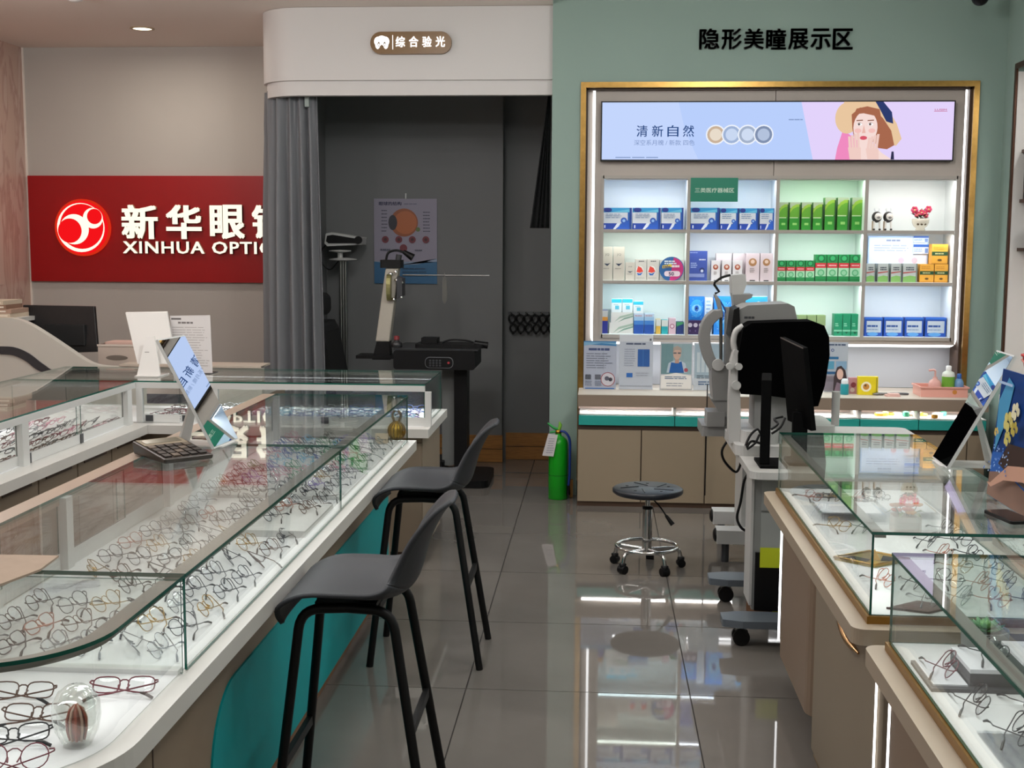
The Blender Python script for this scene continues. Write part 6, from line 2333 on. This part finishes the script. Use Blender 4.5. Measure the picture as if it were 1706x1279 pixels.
# cables
cb = thing('cable_bundle', 'tangled black cables on the machine table between monitor stands', 'cables', (0, 0, 0))
for k, pts in enumerate((((1242, 742), (1250, 725), (1262, 715), (1268, 725)), ((1245, 748), (1258, 738), (1265, 724)), ((1285, 715), (1296, 706), (1290, 698), (1304, 694)), ((1286, 722), (1300, 712), (1308, 696)), ((1244, 745), (1252, 735), (1266, 738)))):
    path = bez([P(u, v, 5.38 + .02 * i) for i, (u, v) in enumerate(pts)], 14)
    MB().tube(path, .0055, BLACK, 6).build('cable', cb)
cd = thing('hanging_cable', 'black power cable looping down from the machine table to the floor', 'cable', (0, 0, 0))
MB().tube(bez([P(1213, 733, 5.9), P(1203, 750, 5.9), P(1207, 768, 5.9), P(1225, 786, 5.9), P(1233, 775, 5.9), P(1233, 764, 5.9)], 26), .006, BLACK, 6).build('upper_loop', cd)
MB().tube(bez([P(1250, 785, 5.45), P(1240, 800, 5.45), P(1234, 835, 5.45), P(1228, 862, 5.45), P(1236, 880, 5.45), P(1250, 886, 5.45)], 28), .006, BLACK, 6).build('lower_loop', cd)
c = P(1177, 712, 7.66)
mb = MB().cyl((c.x, 7.66, P(1177, 640, 7.66).z), (c.x, 7.66, P(1177, 825, 7.66).z), .0035, BLACK, 6)
mb.ball((c.x, 7.66, c.z), .018, BLACK, 10)
tag(mb.build('plug_cable'), 'thin black cord with a small plug hanging before the back cabinet', 'cord')

# ================================================================ mirrors
MIRR = M('mirror_silver', '#eef2f2', .0, metal=1.0)


def mirror(name, label, bl, br, tl, tr, flip):
    t = thing(name, label, 'mirror', (0, 0, 0))
    up_ = ((Vector(tl) - Vector(bl)) + (Vector(tr) - Vector(br))) / 2
    q = [Vector(bl), Vector(br), Vector(br) + up_, Vector(bl) + up_]
    n = (q[1] - q[0]).cross(q[3] - q[0]).normalized()
    if flip:
        n = -n
    th = .010
    vs = q + [p - n * th for p in q]
    fs = [(0, 1, 2, 3), (4, 7, 6, 5), (0, 4, 5, 1), (1, 5, 6, 2), (2, 6, 7, 3), (3, 7, 4, 0)]
    MB().add(vs, fs, WHITE_METAL).build('frame', t)
    c = sum(q, Vector()) / 4
    g = [p + (c - p).normalized() * .006 + n * .0012 for p in q]
    MB().add(g, [(0, 1, 2, 3)], MIRR).build('mirror_glass', t)
    # rear support and foot
    b0 = (q[0] + q[1]) / 2
    hz = Vector((n.x, n.y, 0)).normalized()
    w_ = (q[1] - q[0]).normalized()
    top = q[0] * .25 + q[1] * .25 + q[2] * .25 + q[3] * .25 - n * th
    f0 = b0 - hz * .16 + Vector((0, 0, -.004))
    vs = [top - w_ * .02, top + w_ * .02, f0 + w_ * .05, f0 - w_ * .05]
    vs = vs + [p - hz * .008 for p in vs]
    MB().add(vs, fs, WHITE).build('support', t)
    e0, e1 = b0 - hz * .18, b0 + hz * .01
    vs = [e0 - w_ * .06, e0 + w_ * .06, e1 + w_ * .06, e1 - w_ * .06]
    vs = [Vector((p.x, p.y, TZ + .001)) for p in vs] + [Vector((p.x, p.y, TZ + .006)) for p in vs]
    MB().add(vs, [(0, 3, 2, 1), (4, 5, 6, 7), (0, 1, 5, 4), (1, 2, 6, 5), (2, 3, 7, 6), (3, 0, 4, 7)], WHITE).build('foot', t)
    return t


a, b = PZ(357, 747, TZ + .006), PZ(397, 731, TZ + .006)
mirror('standing_mirror', 'frameless tilted table mirror reflecting the light box on the island counter', a, b, P(262, 563, a.y), P(308, 560, b.y), False)
a, b = PZ(1553, 762, TZ + .006), PZ(1577, 780, TZ + .006)
mirror('standing_mirror', 'tilted table mirror standing on the right glass counter', a, b, P(1661, 583, a.y), P(1690, 592, b.y), False)
# mirror seen from behind on the back counter
t = thing('standing_mirror', 'white table mirror seen from behind on the back counter', 'mirror', (0, 0, 0))
q = [P(229, 606, 6.55), P(292, 606, 6.55), P(278, 520, 6.72), P(209, 521, 6.72)]
vs = q + [p + Vector((0, .014, .004)) for p in q]
fs6 = [(0, 1, 2, 3), (4, 7, 6, 5), (0, 4, 5, 1), (1, 5, 6, 2), (2, 6, 7, 3), (3, 7, 4, 0)]
MB().add(vs, fs6, WHITE).build('panel', t)
q = [P(228, 624, 6.48), P(267, 624, 6.48), P(257, 560, 6.58), P(243, 560, 6.58)]
q[0].z = q[1].z = TZ + .006
MB().add(q + [p + Vector((0, .012, 0)) for p in q], fs6, WHITE).build('support', t)
MB().box(q[0].x - .0, 6.44, TZ + .001, q[1].x, 6.62, TZ + .007, WHITE).build('foot', t)
mb = MB()
a = P(243, 587, 6.515)
Print(mb, (a.x, 6.50, a.z), (.03, 0, 0), (0, 0, .006)).lines(0, 0, 1, 1, 1, C('#8a8680'), .6, 3)
mb.build('print', t)
# notice on the back counter
t = thing('notice_stand', 'printed price notice standing upright beside the white mirror back', 'notice', (0, 0, 0))
q = [P(289, 622, 6.66), P(354, 622, 6.66), P(350, 525, 6.74), P(283, 526, 6.74)]
q[0].z = q[1].z = TZ + .004
MB().add(q + [p + Vector((0, .003, 0)) for p in q], fs6, C('#d3cfce', .7)).build('sheet', t)
mb = MB()
pr = Print(mb, q[0], q[1] - q[0], q[3] - q[0])
pr.lines(.03, .93, .97, .965, 1, C('#55504e'), .9, 3)
pr.lines(.2, .86, .7, .9, 1, C('#6a6462'), .8, 4)
pr.lines(.04, .06, .95, .82, 17, C('#aaa4a2'), .25, 5)
mb.build('print', t)
MB().box(q[0].x, 6.63, TZ + .0005, q[1].x, 6.76, TZ + .003, BLACK).build('foot', t)

# ================================================================ small things on and in the island
t = thing('calculator', 'dark desktop calculator lying on the island glass beside the mirror', 'calculator', (-1.43, 4.07, TZ + .0015), math.radians(-46))
vs = [(-.125, -.085, 0), (.125, -.085, 0), (.125, .085, 0), (-.125, .085, 0), (-.13, -.088, .045), (.128, -.088, .016), (.128, .088, .016), (-.13, .088, .045)]
CF = [(0, 3, 2, 1), (4, 5, 6, 7), (0, 1, 5, 4), (1, 2, 6, 5), (2, 3, 7, 6), (3, 0, 4, 7)]
MB().add(vs, CF, M('calculator_body', '#2a221c', .4)).build('body', t, bevel=.006)
sl_ = -(.045 - .016) / .258
def cz(x):
    return .0310 + sl_ * x
def pad(x0, y0, x1, y1, h, m, nm, par=None):
    vs = [(x0, y0, cz(x0)), (x1, y0, cz(x1)), (x1, y1, cz(x1)), (x0, y1, cz(x0))]
    vs = vs + [(p[0], p[1], p[2] + h) for p in vs]
    return MB().add(vs, CF, m).build(nm, par or t)
fpl = pad(-.122, -.078, -.045, .078, .0015, M('calculator_face', '#8a7f6c', .5), 'face_plate')
pad(-.112, -.065, -.066, .065, .0025, M('lcd_green_grey', '#5f5c4c', .2), 'display', fpl)
for i in range(4):
    for j in range(5):
        x0, y0 = -.036 + i * .038, -.076 + j * .031
        pad(x0, y0, x0 + .03, y0 + .024, .004, M('calculator_key', '#1c1512', .4) if (i + j) % 4 else M('calculator_key_grey', '#55483c', .4), 'key')
# cardboard sheet
p0, p1, p2, p3 = PZ(98, 927, TZ + .003), PZ(67, 950, TZ + .003), PZ(-40, 990, TZ + .003), PZ(-40, 925, TZ + .003)
mb = MB().prism(ccw([(p.x, p.y) for p in (p0, p1, p2, p3)]), TZ + .001, TZ + .006, M('cardboard', '#a08d7c', .85, var=.06, scale=20))
tag(mb.build('cardboard_sheet'), 'brown cardboard sheet lying on the island glass at the left edge', 'cardboard')
# crystal ball ornament
cb_ = PZ(118, 1250, DZ + .002)
t = thing('crystal_ornament', 'clear glass egg with copper coloured core standing in the rounded case end', 'ornament', (cb_.x, cb_.y + .03, DZ + .002))
prof = [(.022, 0), (.028, .003), (.040, .03), (.0455, .06), (.043, .083), (.033, .103), (.018, .114), (.0, .117)]
prof2 = [(r_ * .8, .008 + z_ * .88) for r_, z_ in prof]
MB().lathe(prof, glass_mat('crystal_glass', (.93, .945, .93), 2.3), n=40).build('glass_body', t)
MB().lathe(prof2, glass_mat('crystal_inner', (.96, .97, .96), 1.8), n=32).build('inner_glass', t)
mb = MB()
COP = M('copper_core', '#b5563c', .25, metal=.6, var=.4, scale=40, stretch=(8, 8, .5))
mb.lathe([(.011, .010), (.0155, .03), (.0155, .05), (.010, .068), (.0, .076)], COP, n=20)
for k in range(10):
    a = k * math.pi / 5
    mb.tube([(r_ * math.cos(a), r_ * math.sin(a), z_) for r_, z_ in ((.0135, .010), (.018, .03), (.018, .05), (.0125, .068), (.002, .077))], .0026, C('#e0b8a4' if k % 2 else '#b0503a', .2), 6)
mb.build('core', t)
# golden bee ornament at the far end
bp = PZ(668, 733, DZ + .014)
t = thing('golden_ornament', 'golden ribbed ornament inside the far corner of the island case', 'ornament', (bp.x - .02, 5.77, DZ + .014))
GM = M('ornament_gold', '#c9a13a', .3, metal=.7)
MB().ball((0, 0, .045), .04, GM, 18, 1, 1, 1.05).build('body', t)
mb = MB()
for k in range(7):
    a = k * math.pi / 7
    mb.tube([(.041 * math.cos(a) * math.sin(q), .041 * math.sin(a) * math.sin(q), .045 + .043 * math.cos(q)) for q in [2 * math.pi * i / 20 for i in range(20)]], .003, C('#8a6a1c'), 5, closed=True)
mb.build('ribs', t)
for s in (-1, 1):
    MB().tube(bez([(s * .01, 0, .085), (s * .02, 0, .12), (s * .008, 0, .14)], 8), .006, C('#7a5a1c'), 8).build('horn', t)
t = thing('price_card', 'small folded tan card beside the golden ornament', 'card', (-1.0, 5.68, DZ + .014))
MB().add([(-.03, -.02, 0), (.03, -.02, 0), (.03, 0, .045), (-.03, 0, .045)], [(0, 1, 2, 3)], C('#c9b69a')).build('front_leaf', t, solid=.001)
MB().add([(-.03, .02, 0), (.03, .02, 0), (.03, 0, .045), (-.03, 0, .045)], [(0, 1, 2, 3)], C('#c9b69a')).build('rear_leaf', t, solid=.001)
t = thing('plastic_bag', 'crumpled clear plastic sheet in the island case near the rear post', 'plastic sheet', (-1.44, 3.22, DZ + .003), .4)
rn = random.Random(8)
vs, fs = [], []
for i in range(9):
    for j in range(6):
        vs.append((-.09 + i * .0225, -.05 + j * .02, abs(rn.gauss(.006, .005)) + .001))
for i in range(8):
    for j in range(5):
        k = i * 6 + j
        fs.append((k, k + 6, k + 7, k + 1))
MB().add(vs, fs, glass_mat('clear_film', (.93, .94, .98), 1.5), True).build('film', t)

# ================================================================ things in the right counters
t = thing('gold_display_tray', 'flat gold diamond tray with dark windows in the right mirror counter', 'tray', (.815, 3.73, DZ + .002), .0)
MB().prism([(-.10, .0), (.0, -.085), (.12, .0), (.02, .085)], 0, .008, M('pale_gold', '#a8955a', .3, metal=.6)).build('plate', t)
for pts in ([(-.075, .0), (-.02, -.05), (.0, -.02), (-.045, .022)], [(.03, -.03), (.06, -.03), (.09, .0), (.05, .03)]):
    MB().prism(ccw(pts), .008, .0095, BLACK).build('window', t)
MB().tube([(-.1, 0, .009), (0, -.085, .009), (.12, 0, .009), (.02, .085, .009)], .004, GOLD, 6, closed=True).build('rim', t)
MB().add([(.0, -.02, .009), (.03, -.03, .009), (.015, -.015, .04)], [(0, 1, 2)], GOLD).build('prop', t, solid=.002)
t = thing('brown_card', 'flat brown leather card lying at the near end of the right mirror counter', 'card', (.83, 3.245, DZ + .002), .1)
MB().prism(ccw([(-.075, -.01), (.02, -.055), (.11, .0), (.03, .055)]), 0, .004, C('#6d5350')).build('board', t)
MB().tube([(-.075, -.01, .004), (.02, -.055, .004), (.11, 0, .004)], .002, C('#4a3634'), 5).build('piping', t)
mb = MB()
Print(mb, (-.02, -.02, .0045), (.05, .015, 0), (-.005, .02, 0)).lines(0, 0, 1, 1, 2, C('#a8868a'), .3, 4)
mb.build('print', t)
# white riser boards and clear risers
for k, (x, y, w_, d_, h, lab) in enumerate(((.87, 4.35, .22, .20, .030, 'clear acrylic riser with white pad in the right mirror counter, the middle one'),
                                       (1.09, 4.42, .18, .20, .022, 'clear acrylic riser with white pad behind the right mirror'))):
    t = thing('acrylic_riser', lab, 'riser', (x, y, DZ + .002))
    for s in (-1, 1):
        MB().box(s * w_ / 2 - .002, -d_ / 2, 0, s * w_ / 2 + .002, d_ / 2, h - .003, ACRYL).build('leg', t)
    MB().box(-w_ / 2, -d_ / 2, h - .003, w_ / 2, d_ / 2, h, ACRYL).build('top', t)
    MB().box(-w_ / 2 + .01, -d_ / 2 + .01, h, w_ / 2 - .01, d_ / 2 - .01, h + .002, PAPER).build('pad', t)
# little flower box
p = PZ(1508, 885, DZ + .002)
t = thing('flower_vase', 'frosted square vase with red and yellow blossoms inside the right mirror counter', 'vase', (p.x, p.y, DZ + .002))
MB().prism(rrect(-.045, -.04, .045, .04, .01), 0, .055, M('frosted_white', '#d8d2cc', .5)).build('vase', t)
rn = random.Random(5)
for k in range(8):
    x, y, z = rn.uniform(-.04, .045), rn.uniform(-.03, .03), rn.uniform(.065, .09)
    c = ['#b8442c', '#c8892a', '#a8622a', '#d0604a'][k % 4]
    mb = MB().tube([(x * .5, y * .5, .05), (x, y, z)], .0018, C('#4a5a2a'), 5)
    for q in range(5):
        a = q * 1.257
        mb.ball((x + .010 * math.cos(a), y + .010 * math.sin(a), z), .009, C(c), 8, 1, 1, .6)
    mb.build('blossom', t)
for k in range(6):
    a = k * 1.05
    MB().add([(0, 0, .055), (.05 * math.cos(a) - .01 * math.sin(a), .05 * math.sin(a) + .01 * math.cos(a), .072), (.07 * math.cos(a), .07 * math.sin(a), .06), (.05 * math.cos(a) + .01 * math.sin(a), .05 * math.sin(a) - .01 * math.cos(a), .07)], [(0, 1, 2, 3)], C('#6a7a4a')).build('leaf', t)
# bead chain hoops at the back of the case
for k, (x, y) in enumerate(((.86, 4.68), (.98, 4.62))):
    t = thing('beaded_chain', 'coiled dark beaded spectacle chain at the far end of the right counter, %s one' % ('left' if k == 0 else 'right'), 'chain', (x, y, DZ + .002))
    for q in range(26):
        a = q * .5
        r = .018 + q * .0012
        if q % 2 == 0:
            MB().ball((r * math.cos(a), r * math.sin(a), .006), .0058, C('#3a342e' if q % 4 else '#8a8078', .3), 8).build('bead', t)
    MB().tube([((.018 + q * .0012) * math.cos(q * .5), (.018 + q * .0012) * math.sin(q * .5), .006) for q in range(26)], .0015, C('#5a5048'), 4).build('cord', t)
# nearest case: dark base board with two white pads, ribbed clear plate, succulent
t = thing('display_board', 'dark grey display board with white pads in the nearest right case', 'display board', (0, 0, DZ + .002))
p = PZ(1550, 1110, DZ)
MB().box(.715, 2.62, 0, 1.0, 2.80, .008, M('board_slate', '#4a4c50', .5)).build('base', t, bevel=.002)
MB().box(.722, 2.635, .008, .795, 2.79, .012, PAPER).build('pad', t)
MB().box(.80, 2.64, .008, .93, 2.79, .036, M('board_slate', '#4a4c50')).build('block', t)
MB().box(.80, 2.64, .036, .90, 2.79, .045, PAPER).build('pad', t)
for s in (0, 1):
    MB().cyl((.94 + s * .015, 2.65, .008), (.94 + s * .015, 2.65, .055), .004, ACRYL, 8).build('clear_post', t)
MB().box(.91, 2.64, .055, .965, 2.79, .062, PAPER).build('pad', t)
t = thing('ribbed_plate', 'ribbed clear acrylic plate under two frames in the nearest right case', 'display plate', (0, 0, DZ + .002))
x0, y0 = .745, 2.20
MB().box(x0, y0, 0, x0 + .30, y0 + .20, .004, ACRYL).build('plate', t)
for i in range(12):
    for j in range(3):
        MB().box(x0 + .01 + i * .024, y0 + .01 + j * .065, .004, x0 + .017 + i * .024, y0 + .06 + j * .065, .010, ACRYL).build('rib', t)
p = PZ(1597, 1062, DZ + .002)
t = thing('succulent_pot', 'small green succulent in a round grey pot inside the nearest right case', 'potted plant', (.90, 2.905 - .03, DZ + .002))
MB().lathe([(.044, 0), (.05, .004), (.054, .062), (.05, .064), (.046, .056), (0, .054)], M('pot_grey', '#7c8280', .6), n=28).build('pot', t)
rn = random.Random(2)
for ring, (nn_, L_, el, w_) in enumerate(((9, .048, .25, .013), (8, .038, .65, .012), (6, .026, 1.1, .009))):
    for k in range(nn_):
        a = k * 2 * math.pi / nn_ + ring * .4
        d = Vector((math.cos(a) * math.cos(el), math.sin(a) * math.cos(el), math.sin(el)))
        sdv = Vector((-math.sin(a), math.cos(a), 0)) * w_
        b0 = Vector((0, 0, .058))
        m0 = b0 + d * L_ * .62
        e0 = b0 + d * L_ + Vector((0, 0, .004))
        upv = sdv.cross(d).normalized() * .004
        MB().add([b0, m0 + sdv, e0, m0 - sdv, m0 + upv, m0 - upv], [(0, 1, 4), (1, 2, 4), (2, 3, 4), (3, 0, 4), (1, 0, 5), (2, 1, 5), (3, 2, 5), (0, 3, 5)], C(['#3f7a4a', '#569a5a', '#7ab86a'][ring]), True).build('leaf', t)
# blue poster on the right counter
a = PZ(1645, 822, TZ + .002)
tl = P(1672, 614, a.y)
b0 = Vector((a.x + .004, a.y - .42, a.z))
q = [a, b0, b0 + (tl - a), tl]
t = thing('blue_poster', 'dark blue poster with flowers and a reclining figure standing on the right counter', 'poster', (0, 0, 0))
nrm = (q[1] - q[0]).cross(q[3] - q[0]).normalized()
MB().add(q + [p - nrm * .006 for p in q], fs6, M('poster_board', '#1d3f86', .3)).build('board', t)
mb = MB()
pr = Print(mb, q[0], q[1] - q[0], q[3] - q[0], .0008)
pr.rect(0, 0, 1, 1, C('#163a7c', .25))
pr.poly([(0, .0), (0, .34), (.4, .4), (.7, .3), (1, .35), (1, 0)], C('#2a5fb4', .25))
pr.poly([(0, 0), (0, .18), (.3, .24), (.8, .16), (1, .2), (1, 0)], C('#8a6a5c', .25))
pr.poly([(.05, .35), (.02, .75), (.16, .95), (.28, .9), (.2, .6)], C('#4f9ac8', .25))
for x, y, r_, c in ((.26, .62, .07, '#d8cc7a'), (.4, .72, .06, '#e8e2c0'), (.34, .5, .05, '#cfc46a'), (.14, .52, .03, '#d8b860'), (.5, .6, .05, '#b8a84a')):
    for k in range(5):
        an = k * 1.257
        pr.oval(x + r_ * .7 * math.cos(an), y + r_ * .7 * math.sin(an) * .9, r_ * .5, C(c, .3), n=10)
pr.poly([(.3, .3), (.45, .48), (.75, .5), (1, .42), (1, .2), (.6, .25)], C('#3a2620', .3))
pr.poly([(.12, .12), (.2, .13), (.5, .32), (.85, .38), (1, .34), (1, .24), (.8, .26), (.45, .2), (.22, .1)], C('#c99a84', .3))
pr.rect(.12, .9, .4, .92, C('#a8c0e0'))
for k in range(40):
    x, y = rn.uniform(.02, .5), rn.uniform(.2, .42)
    mb.add([pr.at(x, y), pr.at(x + .02, y + .004), pr.at(x + .02, y + .016), pr.at(x, y + .012)], [(0, 1, 2, 3)], C(['#6f9ad8', '#3f74c8', '#a8c4ec'][k % 3]))
mb.build('print', t)
MB().box(a.x + .005, a.y - .3, TZ + .0005, a.x + .12, a.y - .12, TZ + .003, ACRYL).build('foot', t)
ph_ = thing('phone', 'black smartphone lying on the right counter in front of the blue poster', 'phone', (1.10, 3.36, TZ + .001), .2)
MB().prism(rrect(-.035, -.075, .035, .075, .01), 0, .008, BLACK).build('body', ph_)
MB().prism(rrect(-.032, -.071, .032, .071, .008), .008, .0085, M('phone_glass', '#08090b', .05)).build('screen', ph_)
# red bucket in the niche
t = thing('red_bucket', 'bright red plastic bucket with pale handle in the right wall niche', 'bucket', (RX + .06, 7.22, NZ0))
RB = M('bucket_red', '#d8101a', .35)
MB().lathe([(.10, 0), (.105, .004), (.142, .215), (.15, .215), (.15, .225), (.14, .225), (.134, .21), (.098, .012), (0, .012)], RB, n=36).build('body', t)
MB().tube([(-.152, 0, .2)] + bez([(-.15, -.02, .19), (-.11, -.10, .15), (0, -.155, .13), (.10, -.12, .15), (.15, -.02, .19)], 16), .005, C('#e08a80'), 8).build('handle', t)
# books and a box on the niche shelves
zz = P(1700, 330, 7.6).z
for k in range(4):
    mb = MB().box(.05, -.02, 0, .25, .02, .29, C('#1d1816' if k != 1 else '#8a6a60'))
    mb.box(.048, -.017, .04, .05, .017, .06, C('#6a5a50'))
    o = mb.build('dark_album', loc=(RX, 7.76 - .045 * k, zz))
    tag(o, 'tall dark album standing in the right wall niche, %s from the corner' % ORD[k + 1], 'book', 'albums in the right niche')
zz = P(1700, 413, 7.6).z
mb = MB().box(.06, -.09, 0, .18, .09, .12, C('#b8c8d8'))
mb.box(.058, -.09, 0, .06, .09, .03, C('#2a5fa8'))
mb.box(.058, -.07, .05, .06, .07, .09, C('#6a8fc0'))
tag(mb.build('niche_carton', loc=(RX, 7.60, zz)), 'pale blue carton with blue band in the right wall niche', 'box')

# ================================================================ reception behind the counters
RY = 7.42
rd = thing('reception_desk', 'white reception desk with sweeping curved front and dark inlay at the left', 'reception desk', (0, 0, 0))
topc = [(-60, 530), (0, 530), (20, 530), (45, 538), (80, 559), (110, 579), (140, 599), (158, 607), (180, 610), (225, 611), (330, 611), (436, 611)]
pts = bez([Vector((P(u, v, RY).x, P(u, v, RY).z, 0)) for u, v in topc], 60)
poly = [(p.x, p.y) for p in pts] + [(pts[-1].x, .0), (pts[0].x, .0)]
MB().prism(ccw(poly), RY, RY + .06, M('desk_white', '#c9c6bd', .35), 'y').build('front', rd)
up = [(-60, 578), (0, 577), (25, 579), (48, 589), (72, 607), (92, 617), (140, 616), (228, 616)]
lo = [(-60, 590), (0, 590), (22, 592), (42, 601), (62, 616), (84, 622), (140, 620), (228, 622)]
U = bez([Vector((P(u, v, RY - .01).x, P(u, v, RY - .01).z, 0)) for u, v in up], 42)
Lw = bez([Vector((P(u, v, RY - .01).x, P(u, v, RY - .01).z, 0)) for u, v in lo], 42)
poly = [(p.x, p.y) for p in U] + [(p.x, p.y) for p in Lw[::-1]]
n_ = len(U)
vs = [(p.x, RY - .008, p.y) for p in U] + [(p.x, RY - .008, p.y) for p in Lw] + [(p.x, RY, p.y) for p in U] + [(p.x, RY, p.y) for p in Lw]
ff = []
for i in range(n_ - 1):
    ff += [(i, n_ + i, n_ + i + 1, i + 1), (i, i + 1, 2 * n_ + i + 1, 2 * n_ + i), (n_ + i + 1, n_ + i, 3 * n_ + i, 3 * n_ + i + 1)]
MB().add(vs, ff, M('desk_inlay_dark', '#34363a', .3)).build('inlay', rd)
DTZ = P(300, 611, RY).z
MB().box(pts[0].x, RY + .06, .70, pts[-1].x, RY + .62, .73, LEDGE).build('worktop', rd)
MB().box(P(200, 611, RY).x, RY - .02, DTZ, pts[-1].x, RY + .2, DTZ + .012, M('desk_ledge', '#c2b6a8', .4)).build('ledge', rd)
MB().box(pts[0].x + .02, RY + .55, 0, pts[-1].x - .02, RY + .58, .70, M_CASEB).build('rear_panel', rd)
for k, (dx) in enumerate((0, 1)):
    MB().box((pts[0].x if k == 0 else pts[-1].x - .03), RY + .06, 0, (pts[0].x + .03 if k == 0 else pts[-1].x), RY + .55, .70, M_CASEB).build('side_panel', rd)
# monitor
Y = 7.75
mn = thing('desk_monitor', 'black computer monitor seen from behind on the reception desk', 'monitor', (0, 0, 0))
q = [P(38, 508, Y), P(157, 510, Y), P(163, 586, Y - .05), P(40, 590, Y - .05)]
vs = q + [p + Vector((0, .03, 0)) for p in q]
MB().add(vs, [(3, 2, 1, 0), (4, 5, 6, 7), (0, 1, 5, 4), (1, 2, 6, 5), (2, 3, 7, 6), (3, 0, 4, 7)], M('monitor_black', '#141517', .35)).build('panel', mn, bevel=.004)
a, b = P(80, 574, Y - .03), P(143, 541, Y - .03)
MB().box(a.x, Y - .055, a.z, b.x, Y + .0, b.z, M('monitor_black2', '#1d1f21', .4)).build('rear_housing', mn, bevel=.006)
c = P(110, 580, Y)
MB().box(c.x - .04, Y - .04, .735, c.x + .04, Y + .0, c.z + .05, BLACK).build('stand', mn)
MB().prism(rrect(c.x - .12, Y - .12, c.x + .12, Y + .08, .03), .73, .742, BLACK).build('foot', mn)
p = P(41, 517, Y - .004)
MB().cyl((p.x, Y - .008, p.z), (p.x, Y + .002, p.z), .007, LGREYM, 10).build('power_lamp', mn)
# clear storage box and papers
Y = 7.58
a, b = P(164, 606, Y), P(231, 574, Y)
t = thing('storage_box', 'translucent plastic storage box with papers beside the reception monitor', 'box', (0, 0, 0))
FR = M('frosted_plastic', '#b9aca2', .4)
zb = .73
mb = MB()
mb.box(a.x, Y, zb, b.x, Y + .004, b.z, FR)
mb.box(a.x, Y + .22, zb, b.x, Y + .224, b.z, FR)
mb.box(a.x, Y + .004, zb, a.x + .004, Y + .22, b.z, FR)
mb.box(b.x - .004, Y + .004, zb, b.x, Y + .22, b.z, FR)
mb.box(a.x, Y, zb, b.x, Y + .224, zb + .004, FR)
mb.build('body', t)
MB().box(a.x - .004, Y - .004, b.z - .012, b.x + .004, Y, b.z, C('#cfc4ba')).build('rim', t)
MB().prism(rrect(a.x + .03, Y + .02, b.x - .03, Y + .2, .02), b.z - .03, b.z + .012, C('#d0b0a4')).build('paper_pile', t)
MB().prism(circ(a.x + .12, a.z + .04, .07, 20, .016), Y - .0015, Y, C('#6f665e'), 'y').build('stain_label', t)
t = thing('paper_notebook', 'stack of brown papers under the reception monitor edge', 'papers', (P(140, 600, 7.52).x, 7.5, .73))
for k in range(4):
    MB().box(-.09 + .006 * k, -.0, .03 * k, .09 - .004 * k, .1, .03 * k + .028, C(['#b08a74', '#8f5f50', '#c9b0a0', '#a8705c'][k], .8)).build('sheet_stack', t)
# folders on the high end of the desk
for k in range(4):
    p = P(8, 527, RY + .16)
    mb = MB().box(-.22, -.04, 0, .075 - .014 * k + (.02 if k == 1 else 0), .2, .026, C(['#c9b8a4', '#a88a78', '#8a6a58', '#c4b4a0'][k], .8))
    mb.box(-.22, -.041, .008, .06 - .014 * k, -.04, .018, C('#e0d6c8', .8))
    o = mb.build('paper_folder', loc=(p.x, RY + .12, p.z - .004 + .0265 * k), rot=(0, 0, .04 * (k % 3 - 1)))
    tag(o, 'brown paper folder stacked at the high end of the reception desk, %s from the bottom' % ORD[k + 1], 'folder', 'folders on the reception desk')
MB_ = None
p = P(8, 527, RY + .16)
MB().box(p.x - .3, RY + .06, p.z - .03, p.x + .12, RY + .4, p.z - .004, LEDGE).build('high_shelf', rd)
MB().box(p.x - .3, RY + .3, .73, p.x - .26, RY + .4, p.z - .03, LEDGE).build('shelf_leg', rd)
# sheet on the marble wall
a = P(12, 470, 9.0)
mb = MB().box(LX + .001, 8.9, 1.30, LX + .004, 9.25, 1.85, C('#c9aca0', .7))
tag(mb.build('wall_notice'), 'pinkish notice sheet fixed to the left marble wall', 'notice')
